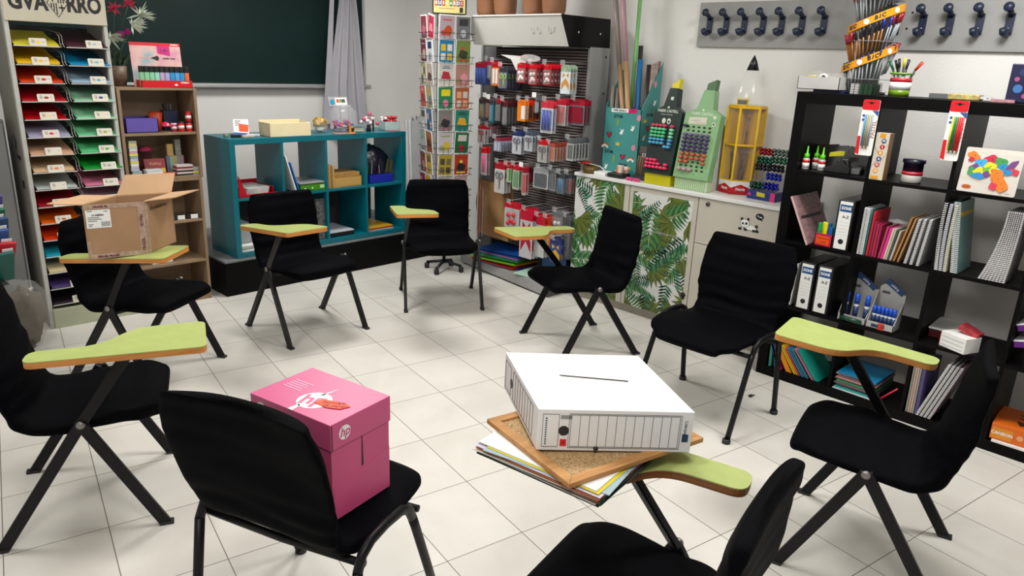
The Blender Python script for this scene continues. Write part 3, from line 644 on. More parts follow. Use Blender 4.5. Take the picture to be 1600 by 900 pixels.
mb = MB(); mb.prism([(0.16, 0.20), (0.235, 0.185), (0.235, 0.245), (0.16, 0.245)], 0.0006, FB, 0); text(mb, '1,45', 0.028, FB @ Matrix.Translation((0.197, 0.219, 0.0007)), 1); text(mb, 'stabilo boss', 0.016, FB @ Matrix.Translation((0.225, 0.172, 0.0005)), 1, bold=0.0004)
mb.prism([(0.115, .172), (0.155, .156), (0.165, .165), (0.165, .178), (0.155, .187)], 0.0006, FB, 1); mb.prism([(0.05, .172), (0.12, .168), (0.12, .176), (0.05, .178)], 0.0006, FB, 2)
mb.build('price_and_print', [cm('#C02078', 0.5), BLACK(), cm('#D89098', .5)], t)
pc = ['#7FB88E', '#86C49A', '#84C89C', '#8ECFC0', '#B79CC0', '#A8A0D0', '#2890C8', '#4AA0D8', '#2A90C8', '#D8683A', '#B8A8C8']
for k, c in enumerate(['#7FB88E', '#86C49A', '#84C89C', '#8ECFC0', '#B79CC0', '#A8A0D0', '#2890C8', '#4AA0D8', '#2A90C8', '#D8683A']):
    x = 0.0+0.030*k+0.012
    p = thing('highlighter', '%s highlighter with black cap in the red display, %s from its left' % (['green', 'green', 'green', 'aqua', 'pink lilac', 'lavender', 'blue', 'light blue', 'blue', 'orange'][k], ORD[k]), 'highlighter', (1.598+x, 4.875, 1.407), R(-1), 'highlighters in the red display')
    MB().prism(rrect(-0.0135, 0.0135, -0.008, 0.008, 0.005), 0.085, Matrix.Identity(4)).build('barrel', cm(c, 0.35), p)
    MB().prism(rrect(-0.0145, 0.0145, -0.009, 0.009, 0.005), 0.036, Matrix.Translation((0, 0, 0.085))).build('cap', cm('#0A0A0C', 0.4), p, bevel=0.002)
# potted artificial flowers in a basket
t = thing('potted_flowers', 'brown basket of white and magenta artificial flowers between the rack and red display', 'plant', (1.51, 5.03, 1.403))
MB().lathe([(0, 0), (0.055, 0), (0.068, 0.05), (0.073, 0.12), (0.066, 0.12), (0.06, 0.02), (0, .02)], n=24).build('basket', wood_mat('woven_basket', (0.07, 0.04, 0.025), (0.16, 0.10, 0.06), (30, 30, 90)), t)
leafm = mat('dark_green_leaf', (0.03, 0.06, 0.03), 0.6, var=0.3); palem = mat('pale_sage_petal', (0.45, 0.50, 0.40), 0.6, var=0.2, nscale=30); magm = cm('#8A1460', 0.5)
rnd = random.Random(4)
st = MB()
heads = [((0.10, -0.08, 0.36), 0), ((0.16, -0.06, 0.42), 0), ((-0.02, -0.05, 0.28), 0), ((0.05, -0.10, 0.31), 1), ((0.02, -0.04, 0.45), 2), ((0.12, 0.0, 0.48), 2)]
for (p, k) in heads:
    st.tube([(p[0]*0.1, p[1]*0.1, 0.08), (p[0]*0.2, p[1]*0.5, p[2]*0.5), (p[0]*0.75, p[1], p[2]*0.85), p], 0.0022, 6)
st.build('stems', leafm, t)
def petal(mb, c, d, L, w, mi=0):
    d = Vector(d).normalized(); s_ = d.cross(Vector((0.2, 0.9, 0.3))).normalized(); u = s_.cross(d)
    c = Vector(c); vs = [c-s_*w*.2, c+d*L*.4-s_*w*.5+u*L*.06, c+d*L, c+d*L*.4+s_*w*.5+u*L*.06, c+s_*w*.2]
    mb.add([tuple(v) for v in vs]+[tuple(v+u*0.0012) for v in vs], [(0, 1, 2, 3, 4), (9, 8, 7, 6, 5), (0, 5, 6, 1), (1, 6, 7, 2), (2, 7, 8, 3), (3, 8, 9, 4)], mi)
for (p, k) in heads:
    mb = MB(); 
    for _ in range(46 if k == 0 else 14):
        d = (rnd.gauss(0.9 if k == 0 else 0, 0.9), rnd.gauss(-.2, .7), rnd.gauss(0.0, .5))
        petal(mb, p, d, rnd.uniform(0.04, 0.095) if k == 0 else rnd.uniform(.03, .06), 0.012 if k == 0 else 0.016)
    mb.build('flower_head', palem if k == 0 else magm if k == 1 else cm('#B03048', .5), t)
mb = MB()
for _ in range(60):
    a = rnd.uniform(0, 6.28); petal(mb, (rnd.gauss(0, .02), rnd.gauss(0, .02), 0.12), (math.cos(a), math.sin(a), rnd.uniform(.2, 2)), rnd.uniform(.05, .11), .02)
mb.build('leaves', leafm, t)

# ------------------------------------------------------------------ teal cube shelf
tealm = mat('teal_lacquer', (0.0, 0.125, 0.165), 0.32, var=0.04, spec=0.5)
TA = R(1.9); TXY = (2.094, 4.81)
def TP(x, y): return (TXY[0]+x*math.cos(TA)-y*math.sin(TA), TXY[1]+x*math.sin(TA)+y*math.cos(TA))
t = thing('teal_cube_shelf', 'teal lacquered two by four cube shelf standing on the black platform', 'shelf unit', (TXY[0], TXY[1], 0.252), TA)
W, D, H, o_, i_ = 1.478, 0.385, 0.821, 0.038, 0.017
MB().box(0, W, 0, D, H-o_, H).build('top_board', tealm, t, bevel=0.0015)
MB().box(0, W, 0, D, 0, o_).build('bottom_board', tealm, t, bevel=0.0015)
MB().box(0, o_, 0.0005, D, o_, H-o_).build('side_board', tealm, t); MB().box(W-o_, W, 0.0005, D, o_, H-o_).build('side_board', tealm, t)
cw = (W-2*o_-3*i_)/4; tcx = []
for k in range(4): tcx.append(o_+k*(cw+i_))
for k in range(1, 4): MB().box(tcx[k]-i_, tcx[k], 0.002, D, o_, H-o_).build('upright_divider', tealm, t)
zm = o_+(H-2*o_-i_)/2
for k in range(4): MB().box(tcx[k], tcx[k]+cw, 0.002, D, zm, zm+i_).build('middle_shelf', tealm, t)
ZM, ZB, ZT = 0.252+zm+i_+.001, 0.252+o_+.001, 1.074
def tl(name, label, cat, x, y, z, rz=0.0, group=None): 
    p = TP(x, y); return thing(name, label, cat, (p[0], p[1], z), TA+rz, group)
def tmesh(mb, name, m, label, cat, x, y, z, rz=0.0, group=None, **k):
    p = TP(x, y); o = mb.build(name, m, None, loc=(p[0], p[1], z), rz=TA+rz, **k); return tag(o, label, cat, group)
o = MB().box(0, 1.40, 0, .008, 0, .36).build('shade_sheet', mat('painted_shade_grey', (.035, .035, .035), .6), None, loc=(*TP(.04, .44), .253), rz=TA); tag(o, 'added dark grey sheet standing in for shade behind the lower cubes of the teal shelf', 'board')  # added sheet; its dark grey paints the shade seen through the lower cubes
# row of contents, upper left to right
t = tl('letter_tray', 'red plastic tray holding clear sleeves in the upper left cube of the teal shelf', 'tray', 0.045, 0.03, ZM)
rp = cm('#B00A20', 0.3)
f = MB(); f.box(0.01, 0.30, 0.0, 0.3, 0, 0.006); f.box(0.01, 0.016, 0, 0.3, 0, 0.07); f.box(0.01, 0.30, 0.294, 0.3, 0, 0.075); f.box(0.294, 0.3, 0.05, 0.3, 0, 0.05); f.prism([(0.01, 0.0), (0.075, 0), (0.055, 0.055), (0.016, 0.15), (0.01, 0.15)], 0.005, FY(0, 0.0, 0)); f.box(0.075, 0.3, 0, 0.006, 0, 0.018); f.build('tray_body', rp, t, bevel=0.002)
for k in range(5):
    tmesh(MB().prism(rrect(-0.09, 0.09, -0.12, 0.12, 0.02), 0.008), 'plastic_sleeve', mat('milky_sleeve', (0.55, 0.56, 0.55), 0.25, var=0.1), 'milky plastic sleeve lying in the red tray, %s' % ['lowest', 'second lowest', 'middle', 'second from top', 'topmost'][k], 'plastic sleeve', 0.215, 0.18, ZM+0.0075+0.0095*k, R(-4+2*k), 'sleeves in the red tray')
def slab(name, label, cat, p0, size, m, rot, group=None, bevel=0.001, parts=None):
    """free thing made of one slab (or parts), given corner position, size and euler rotation"""
    o = MB().box(0, size[0], 0, size[1], 0, size[2]).build(name, m, None, bevel=bevel)
    o.location = p0; o.rotation_euler = rot; return tag(o, label, cat, group)
p = TP(0.482, 0.01); slab('white_board_pad', 'white pad leaning in the second upper cube of the teal shelf', 'pad', (p[0], p[1], ZM+.005), (0.008, 0.26, 0.27), WHITE(), (0, R(-16), TA))
p = TP(0.492, 0.012); slab('blue_folder', 'thin bright blue folder leaning beside the white pad', 'folder', (p[0]+.015, p[1], ZM+.002), (0.006, 0.24, 0.225), cm('#1060B0', .35), (0, R(-16), TA))
t = tl('plastic_crate', 'low green plastic crate in the second upper cube of the teal shelf', 'crate', 0.522, 0.02, ZM)
f = MB(); gr = cm('#3C8014', .4); f.box(0, 0.22, 0, .004, 0, .045); f.box(0, 0.22, .28, .284, 0, .045); f.box(0, .004, 0, .284, 0, .045); f.box(.216, .22, 0, .284, 0, .045); f.box(0, .22, 0, .284, 0, .004); f.build('crate_body', gr, t)
MB().box(.165, .20, -.0008, 0, .015, .038).build('white_tag', mat('printed_tag', hx('#B8D0A0'), .5, var=.4, nscale=120), t)
f = MB(); 
for x in (.04, .1): f.lathe([(0, 0), (.006, 0), (.005, .004), (0, .005)], mtx=FY(x, 0, .018), n=12)
f.build('clip', WHITE(), t)
tmesh(MB().box(0, 0.21, 0, 0.27, 0, 0.016), 'silver_laptop', mat('silver_grey_plastic', (0.30, 0.31, 0.32), .35, .3, var=.05), 'flat silver grey folder lying on the green crate', 'folder', 0.523, 0.03, ZM+0.0465, 0, bevel=.005)
for k in range(4):
    tmesh(MB().box(0, 0.0145, 0, 0.16, 0, 0.17), 'paper_bag', cm(['#A87C40', '#B48A4C', '#8E6A34', '#BC9250'][k], .6), 'upright kraft paper bag left in the third upper cube, %s' % ['outermost left', 'second from left', 'third from left', 'beside the kraft box'][k], 'paper bag', 0.757+0.0165*k, 0.03, ZM, 0, 'kraft bags standing in the third cube', bevel=.002)
t = tl('kraft_box', 'open kraft cardboard box of brown slips in the third upper cube', 'box', 0.826, 0.04, ZM)
kr = cm('#B8914C', .65)
f = MB(); f.box(0, .245, 0, .003, 0, .07); f.box(0, .245, .22, .223, 0, .085); f.box(0, .003, 0, .223, 0, .075); f.box(.242, .245, 0, .223, 0, .075); f.box(0, .245, 0, .223, 0, .003); f.prism([(0, .0), (.05, .0), (.0, .06)], .002, FY(-.001, -.0021, .0)); f.build('box_walls', kr, t)
MB().box(.008, .237, .012, .21, .004, .105).build('brown_slips', mat('brown_paper_edges', hx('#A07840'), .8, var=.2, nscale=50), t, bevel=.002)
o = blob('dark_ball_cap', (0, 0, 0), .075, mat('dark_grey_cloth', (.03, .03, .035), .8), None, 9, .2, n=10, sq=(.55, .9, 1.1)); p = TP(0.80, .27); o.location = (p[0], p[1], ZM+.25); 
bpy.data.objects.remove(o)
t = tl('dark_folder_rack', 'dark grey folder leaning at the back of the third upper cube', 'folder', 0.775, .22, ZM)
MB().prism([(0, 0), (.02, 0), (.09, .17), (.05, .29), (0, .3)], .012, FY(-.005, .08, .03)).build('cover', cm('#20242A', .4), t)
t = tl('pen_holder_box', 'dark navy zipped bag of pens in the last upper cube of the teal shelf', 'bag', 1.105, .05, ZM)
o = blob('bag_body', (.165, .13, .145), .15, mat('navy_glossy_film', (.012, .014, .03), .25, var=.5, nscale=30), t, 12, .22, n=14, sq=(.95, .62, .9))
MB().box(.055, .285, 0, .08, 0, .062).build('blue_base', cm('#1A2AA0', .35), t, bevel=.004)
rnd = random.Random(9)
for k in range(12):
    x = .05+.02*k; MB().bar((x, .03, .07), (x+rnd.uniform(-.02, .02), .02, .07+rnd.uniform(.05, .12)), .008).build('pen', cm(rnd.choice(['#8A8A8C', '#5A6018', '#202028', '#602038', '#18404A', '#28283A']), .4), t)
# lower row
for k in range(5):
    tmesh(MB().box(0, .2, 0, .28, 0, .008), 'paper_pile', WHITE() if k % 2 == 0 else cm('#A8ACB0', .5), 'white papers at the bottom left of the teal shelf, %s' % ['lowest sheaf', 'second sheaf', 'middle sheaf', 'fourth sheaf', 'top sheaf'][k], 'papers', .048, .02+.004*(k % 3), ZB+.009*k, R(k-2), 'papers in the lower left cube')
tmesh(MB().box(0, .10, 0, .2, 0, .14), 'white_carton', cm('#9AA0A4', .5), 'grey white carton in the lower left cube above the papers', 'box', .05, .08, ZB+.048, 0, bevel=.002)
tmesh(MB().box(0, .09, 0, .03, 0, .31), 'patterned_binder', mat('black_white_speckle', (.08, .08, .08), .4, var=.9, nscale=45), 'black and white speckled binder standing in the second lower cube', 'binder', .635, .03, ZB, 0, bevel=.003)
tmesh(MB().box(0, .22, 0, .29, 0, .034), 'black_ring_binder', cm('#101114', .4), 'black binder lying flat under white sheets in the third lower cube', 'binder', .765, .03, ZB, 0, bevel=.003)
tmesh(MB().box(0, .225, 0, .29, 0, .008), 'white_sheets', cm('#B4BAC4', .5), 'white sheets lying on the black binder in the third lower cube', 'papers', .755, .02, ZB+.035, R(1))
tmesh(MB().box(0, .03, 0, .006, 0, .30), 'grey_tube', cm('#3C3E3C', .5), 'grey strip standing at the back left of the third lower cube', 'strip', .765, .34, ZB, 0)
for k, (c, n_) in enumerate((('#B8BCC0', 'pale grey'), ('#B01C24', 'red'), ('#C89A18', 'mustard yellow'))):
    tmesh(MB().box(0, .25, 0, .3, 0, .0085), 'plastic_folder', cm(c, .4), '%s folder lying in the last lower cube of the teal shelf' % n_, 'folder', 1.115, .03, ZB+.012+.0095*k-.012, R(-1+k), 'folders in the lower right cube')
# on top
def wonly(*a, **k): return thing(*a, **k)
t = thing('leaflet_holder', 'white leaflet with an orange patch propped at the left of the teal shelf top', 'leaflet', (2.225, 5.02, ZT), R(-20))
FB = frame((0, 0, 0), (1, 0, 0), (0, .35, 1))
MB().prism([(0, 0), (.10, 0), (.10, .115), (0, .115)], .002, FB).build('card', WHITE(), t)
mb = MB(); mb.prism([(.035, .03), (.095, .025), (.1, .075), (.07, .08), (.035, .085)], .0005, FB @ Matrix.Translation((0, 0, .002)), 0); mb.prism([(.0, .0), (.095, .0), (.095, .018), (0, .024)], .0005, FB @ Matrix.Translation((0, 0, .002)), 1)
for k in range(3): mb.prism([(.012, .10-.014*k), (.05-.01*k, .10-.014*k), (.05-.01*k, .105-.014*k), (.012, .105-.014*k)], .0005, FB @ Matrix.Translation((0, 0, .002)), 2)
mb.build('print', [cm('#E04808', .4), cm('#1850A0', .4), BLACK()], t)
rnd = random.Random(21)
for k, (x, y, c, n_, l) in enumerate(((2.20, 4.93, '#0C0C10', 'black cloth key case', .075), (2.285, 4.90, '#C8C0B0', 'cream eraser block', .06), (2.30, 4.97, '#2058A0', 'blue pen', .13), (2.15, 4.98, '#80806A', 'olive tape roll', .03), (2.32, 4.93, '#B8B8B8', 'white correction pen', .09), (2.24, 4.87, '#B8A890', 'beige card scrap', .06))):
    o = MB().box(-l/2, l/2, -.014 if l < .1 else -.005, .014 if l < .1 else .005, 0, .018 if l < .1 else .009).build(n_.split()[-1] if n_.split()[-1] not in ('case', 'block', 'roll', 'scrap') else '_'.join(n_.split()[-2:]), cm(c, .4), None, loc=(x, y, ZT), rz=R(rnd.uniform(-30, 30)), bevel=.004)
    tag(o, n_+' lying by the leaflet at the left of the teal shelf top', n_.split()[-1] if n_.split()[-1] != 'scrap' else 'card')
t = thing('cream_box', 'long open cream cardboard tray on top of the teal shelf', 'box', (2.40, 4.84, ZT), R(-1))
cb = cm('#DCCFA8', .55); w_, d_, h_ = .315, .17, .095
f = MB(); f.box(0, w_, 0, .006, 0, h_); f.box(0, w_, d_-.006, d_, 0, h_+.01); f.box(0, .006, 0, d_, 0, h_); f.box(w_-.006, w_, 0, d_, 0, h_); f.box(0, w_, 0, d_, 0, .005); f.build('tray_walls', cb, t, bevel=.002)
t = thing('fish_bowl_jar', 'round clear jar of pink and blue trinkets with sign card on the teal shelf', 'jar', (3.10, 5.03, ZT))
MB().lathe([(.055, 0.002), (.085, .02), (.107, .065), (.110, .105), (.098, .155), (.07, .185), (.06, .19)], n=32).build('glass', clearm2, t)
MB().lathe([(0, .186), (.066, .186), (.07, .19), (.066, .2), (0, .202)], n=32).build('lid', clearm2, t)
rnd = random.Random(3); cs_ = ['#B01848', '#C02860', '#18306A', '#A01030', '#2040A0', '#C83878']
for k in range(34):
    a = rnd.uniform(0, 6.28); r_ = math.sqrt(rnd.random())*.078; z_ = .016+.022*rnd.randrange(3)+(.012 if r_ > .05 else 0)
    o = MB(); o.ball((0, 0, 0), .0135, n=8, sz=rnd.uniform(.6, 1)); q = o.build('trinket', cm(cs_[k % 6], .35), None, loc=(3.10+r_*math.cos(a), 5.03+r_*math.sin(a), ZT+z_))
    tag(q, 'small %s trinket inside the round clear jar' % ['crimson', 'pink', 'navy', 'dark red', 'blue', 'rose'][k % 6], 'trinket', 'trinkets in the round jar, '+['crimson', 'pink', 'navy', 'dark red', 'blue', 'rose'][k % 6])
FB = frame((-.10, .02, .19), (1, 0, 0), (-.12, .1, 1))
MB().prism([(0, 0), (.165, 0), (.165, .07), (0, .07)], .0015, FB).build('clear_sign', clearm2, t)
mb = MB(); mb.prism([(.055, .008), (.155, .008), (.155, .062), (.055, .062)], .0008, FB @ Matrix.Translation((0, 0, .0015)), 0); mb.prism(circ(.028, .03, .02), .0008, FB @ Matrix.Translation((0, 0, .0015)), 1)
for k, c in enumerate((2, 3, 4, 5, 6)): mb.prism([(.066+.015*k, .025), (.078+.015*k, .025), (.080+.015*k, .05), (.066+.015*k, .052)], .0005, FB @ Matrix.Translation((0, 0, .0023)), c)
mb.build('sign_card', [WHITE(), cm('#2090B0', .4), cm('#C83020', .4), cm('#C88020', .4), cm('#30A050', .4), cm('#202830', .4), cm('#1A2A40', .4)], t)
t = thing('gold_tinsel_pack', 'clear crinkled packet of gold ribbon beside the cream tray', 'packet', (2.885, 5.0, ZT))
blob('film', (0, 0, .055), .062, clearm, t, 4, .35, n=12, sq=(1, .8, .85)); blob('ribbon', (0.0, 0, .075), .05, mat('gold_foil', hx('#B89030'), .3, .4, var=.4, nscale=50), t, 6, .5, n=12, sq=(1, .8, .7))
blob('pale_contents', (0, 0, .03), .04, mat('pale_contents', (.5, .5, .48), .5, var=.4, nscale=60), t, 8, .3, n=10, sq=(1, .8, .6))
t = thing('greeting_card', 'flat pink and orange card lying before the round jar', 'card', (2.93, 4.87, ZT), R(-12))
MB().box(0, .17, 0, .07, 0, .003).build('card_sheet', mat('salmon_card', hx('#C87868'), .4, var=.35, nscale=25), t)
t = thing('small_clear_tub', 'small clear lidded tub of cream pieces on the teal shelf', 'tub', (3.165, 4.93, ZT))
MB().box(-.045, .045, -.03, .03, .004, .04).build('contents', cm('#C0BCA8', .5), t, bevel=.008); MB().box(-.055, .055, -.04, .04, .042, .052).build('lid', mat('blue_grey_lid', (.15, .25, .28), .3, alpha=.7, var=0), t, bevel=.004); MB().box(-.05, .05, -.035, .035, .001, .043).build('tub_wall', clearm2, t, bevel=.008)
t = thing('yellow_box', 'tiny yellow and black printed box before the round jar', 'box', (3.085, 4.90, ZT)); MB().box(0, .038, 0, .022, 0, .046).build('carton', cm('#C8A010', .4), t); MB().box(.006, .03, -.0006, 0, .008, .038).build('black_print', BLACK(), t)
t = thing('flower_bunch', 'small bunch of pink and white paper roses in a dark holder', 'flowers', (3.30, 4.98, ZT))
MB().lathe([(0, 0), (.02, 0), (.012, .05), (0, .05)], n=12).build('holder', BLACK(), t); MB().bar((.03, -.02, 0), (.028, -.02, .12), .009).build('black_pen', BLACK(), t)
rnd = random.Random(8)
for k in range(14):
    MB().ball((rnd.gauss(0, .028), rnd.gauss(0, .02), .075+rnd.gauss(0, .018)), .016, n=7).build('rose', cm(['#D8C8CC', '#C05070', '#E0D8DA'][k % 3], .6), t)
t = thing('candy_box', 'pale mint open box heaped with red and white sweets on the teal shelf', 'box', (3.455, 4.985, ZT), R(-12))
f = MB(); mm_ = cm('#A8BCB8', .5); f.box(0, .13, 0, .003, 0, .068); f.box(0, .13, .13, .133, 0, .068); f.box(0, .003, 0, .133, 0, .068); f.box(.127, .13, 0, .133, 0, .068); f.box(0, .13, 0, .133, 0, .003); f.build('box_walls', mm_, t)
rnd = random.Random(5)
for k in range(26):
    nm = ['red', 'white', 'pink red'][k % 3]
    ob = MB(); ob.ball((0, 0, 0), .0165, n=7, sz=.8); lx_, ly_ = rnd.uniform(.018, .112), rnd.uniform(.018, .115); ca_, sa_ = math.cos(R(-12)), math.sin(R(-12))
    q = ob.build('sweet', cm(['#B80C1C', '#D8D0D0', '#C03040'][k % 3], .25), None, loc=(3.455+lx_*ca_-ly_*sa_, 4.985+lx_*sa_+ly_*ca_, ZT+.05+.02*(k//9)+rnd.uniform(0, .01)))
    tag(q, '%s wrapped sweet heaped in the pale mint box' % nm, 'sweet', nm+' sweets in the mint box')
tmesh(MB().box(0, .11, 0, .05, 0, .004), 'printed_card', mat('pink_print_card', hx('#B06070'), .4, var=.4, nscale=40), 'flat pink printed card at the right front edge of the teal shelf top', 'card', 1.335, .02, ZT, R(4))

# curtain hanging over the right end of the blackboard
def curtain():
    vs = []; fs = []; nx, nz = 90, 26; th = .004
    for s in (0, 1):
        for j in range(nz+1):
            v = j/nz; z = 2.55-1.55*v
            # gathered at the top right, spreading towards the hem
            xl = 3.625-.25*max(0, min(.5, v-.28)); xr = 3.735+.17*max(0, min(.75, v-.22))**.8
            for i in range(nx+1):
                u = i/nx; x = xl+(xr-xl)*u
                dph = math.sin(u*24+1.2*math.sin(v*2))*(.024-.006*v)+math.sin(u*11+v*1.5)*.018
                vs.append((x, YB-.14+dph-(th if s else 0), z+.02*math.sin(u*5)*v))
    n1 = (nx+1)*(nz+1)
    for s in (0, 1):
        for j in range(nz):
            for i in range(nx):
                a = s*n1+j*(nx+1)+i; q = (a, a+1, a+nx+2, a+nx+1); fs.append(q if s else q[::-1])
    for j in range(nz):
        for i in (0, nx): a = j*(nx+1)+i; b = a+nx+1; fs.append((a, b, b+n1, a+n1))
    for i in range(nx):
        for j in (0, nz): a = j*(nx+1)+i; fs.append((a, a+1, a+1+n1, a+n1))
    return MB().add(vs, fs, 0, True)
t = thing('curtain', 'pale grey curtain gathered and hanging over the right end of the chalkboard', 'curtain', (0, 0, 0))
curtain().build('cloth', mat('pale_grey_cloth', (.42, .41, .45), .8, var=.03, bump=.1, bscale=200), t)
MB().prism([(3.575, 2.55), (3.60, 2.55), (3.50, 1.05), (3.425, 1.05)], .006, FY(0, YB-.115, 0)).build('side_strip', mat('pale_grey_cloth', (.42, .41, .45)), t)
MB().tube([(3.5, YB-.14, 2.56), (4.1, YB-.14, 2.56)], .012).build('curtain_rod', BLACK(), t)

# white flip board leaning in the corner
t = thing('flip_board', 'white framed display board with wire binding leaning in the corner beside the teal shelf', 'board', (3.98, 5.30, 0.0), R(-22))
Fb = frame((0, 0, 0), (1, 0, 0), (0, .12, 1))
MB().prism([(0, 0), (.36, 0), (.36, 1.25), (0, 1.12)], .012, Fb).build('board_panel', mat('grey_white_board', (.36, .37, .38), .45), t)
f = MB(); f.prism([(-.02, 0), (.0, 0), (.0, 1.12), (-.02, 1.11)], .03, Fb); f.prism([(-.05, 0), (-.035, 0), (-.035, 1.12), (-.05, 1.11)], .03, Fb); f.build('metal_edge', mat('white_metal', (.6, .6, .6), .35), t)
f = MB()
for k in range(10): 
    q = Fb @ Vector((.02+.036*k, 1.125+.0130*k, .012)); f.tube([(q.x, q.y-.012, q.z-.01), (q.x, q.y-.015, q.z+.012), (q.x, q.y+.01, q.z+.016)], .003, 6)
f.build('wire_binding', BLACK(), t)
# ------------------------------------------------------------------ right side: cabinets with leaf print doors
CX = 3.975        # plane of the cabinet doors
cabm = mat('cream_laminate', (0.50, 0.465, 0.395), 0.45, var=0.03, nscale=4)
topm = mat('white_worktop', (0.70, 0.70, 0.68), 0.35, var=0.02)
def clip(poly, x0, x1, y0, y1):
    def cut(P, f, inter):
        out = []
        for i in range(len(P)):
            a, b = P[i-1], P[i]
            fa, fb = f(a), f(b)
            if fb:
                if not fa: out.append(inter(a, b))
                out.append(b)
            elif fa: out.append(inter(a, b))
        return out
    for ax, v, sg in ((0, x0, 1), (0, x1, -1), (1, y0, 1), (1, y1, -1)):
        if not poly: return poly
        poly = cut(poly, lambda p: (p[ax]-v)*sg >= 0, lambda a, b: tuple(a[j]+(b[j]-a[j])*((v-a[ax])/((b[ax]-a[ax]) or 1e-9)) for j in (0, 1)))
    return poly
LEAFC = ['#245A30', '#4A7C4A', '#7AA070', '#424E18', '#58661C', '#1C4E38', '#3C7A60', '#98B890', '#3A4A14']
def leaf_print(parent, w, h, seed, F):
    rnd = random.Random(seed); mb = MB(); lay = [0.0004]
    def put(poly, mi):
        p = clip(poly, 0, w, 0, h)
        if p and len(p) > 2: mb.prism(p, lay[0], F, mi); 
    def palm(cx, cy, ang, L, mi, mi2):
        d = Vector((math.cos(ang), math.sin(ang))); n = Vector((-d.y, d.x)); c = Vector((cx, cy)); bend = rnd.uniform(-.25, .25)
        K = 11
        for k in range(K):
            t = (k+.6)/K; q = c+d*L*t+n*bend*L*t*t; ll = L*.42*math.sin(PI*(t*.8+.12)); 
            for sg in (-1, 1):
                e = (d*.62+n*sg*.95).normalized(); s_ = Vector((-e.y, e.x)); wd = L*.036
                pts = [q, q+e*ll*.35+s_*wd, q+e*ll*.8+s_*wd*.6+d*ll*.06, q+e*ll+d*ll*.16, q+e*ll*.7-s_*wd*.7+d*ll*.03, q+e*ll*.3-s_*wd]
                put([tuple(p) for p in pts], mi if k % 2 else mi2)
                lay[0] += 0.000002
        for k in range(8):
            a = c+d*L*k/8+n*bend*L*(k/8)**2; b = c+d*L*(k+1)/8+n*bend*L*((k+1)/8)**2
            put([tuple(a-n*L*.006), tuple(b-n*L*.006), tuple(b+n*L*.006), tuple(a+n*L*.006)], 7)
    def monstera(cx, cy, ang, L, mi, mi2):
        d = Vector((math.cos(ang), math.sin(ang))); n = Vector((-d.y, d.x)); c = Vector((cx, cy))
        for k in range(9):
            a = -1.25+2.5*k/8
            e = d*math.cos(a)+n*math.sin(a); s_ = Vector((-e.y, e.x)); ll = L*(1.0-.18*abs(a)+.12*rnd.random()); wd = L*.085
            pts = [c-e*L*.05, c+e*ll*.3+s_*wd*.8, c+e*ll*.55+s_*wd*1.5, c+e*ll*.72+s_*wd*.8, c+e*ll, c+e*ll*.68-s_*wd*.9, c+e*ll*.5-s_*wd*1.4, c+e*ll*.3-s_*wd*.8]
            put([tuple(p) for p in pts], mi if k % 2 else mi2); lay[0] += 0.000002
            put([tuple(c), tuple(c+e*ll*.8+s_*L*.004), tuple(c+e*ll*.8-s_*L*.004)], 7); lay[0] += 0.000002
    def fern(cx, cy, ang, L, mi, mi2):
        d = Vector((math.cos(ang), math.sin(ang))); n = Vector((-d.y, d.x)); c = Vector((cx, cy))
        for k in range(10):
            t = k/10; q = c+d*L*t; ll = L*.30*(1-t*.75)
            for sg in (-1, 1):
                e = (d*.55+n*sg).normalized(); s_ = Vector((-e.y, e.x)); wd = L*.05*(1-t*.5)
                put([tuple(q-d*wd*.6), tuple(q+e*ll*.5+s_*wd*.8), tuple(q+e*ll), tuple(q+e*ll*.5-s_*wd*.8), tuple(q+d*wd*.6)], mi if k % 3 else mi2); lay[0] += 0.000002
    k = 0; G = 0.118; yy = -.02
    spots = []
    while yy < h+.1:
        xx = -.02+(.08 if k % 2 else 0)
        while xx < w+.08: spots.append((xx+rnd.uniform(-.03, .03), yy+rnd.uniform(-.03, .03))); xx += G
        yy += G*.92; k += 1
    rnd.shuffle(spots)
    for i, (x, y) in enumerate(spots):
        a = rnd.uniform(0, 6.28)
        if i % 3 == 0: palm(x, y, a, rnd.uniform(.22, .30), 0, 1)
        elif i % 3 == 1: monstera(x, y, a, rnd.uniform(.13, .17), 3, 4)
        else: fern(x, y, a, rnd.uniform(.17, .24), 5, 6)
    o = mb.build('leaf_print', [cm(c, .45, var=.12) for c in LEAFC[:7]]+[cm('#A8C098', .45)], parent)
    return o
t = thing('sideboard', 'cream three door cupboard with tropical leaf print on two doors along the right wall', 'cupboard', (CX, 0, 0))
Y1, Y2 = 3.382, 1.79
MB().box(0.018, 0.40, Y2, Y1, 0.06, 0.89).build('carcass', cabm, t, bevel=.002)
MB().box(0.03, 0.40, Y2, Y1, 0.0, 0.06).build('plinth', mat('beige_plinth', (.36, .33, .28), .5), t)
MB().box(-0.012, 0.415, Y2-.01, Y1+.008, 0.89, 0.914).build('worktop', topm, t, bevel=.003)
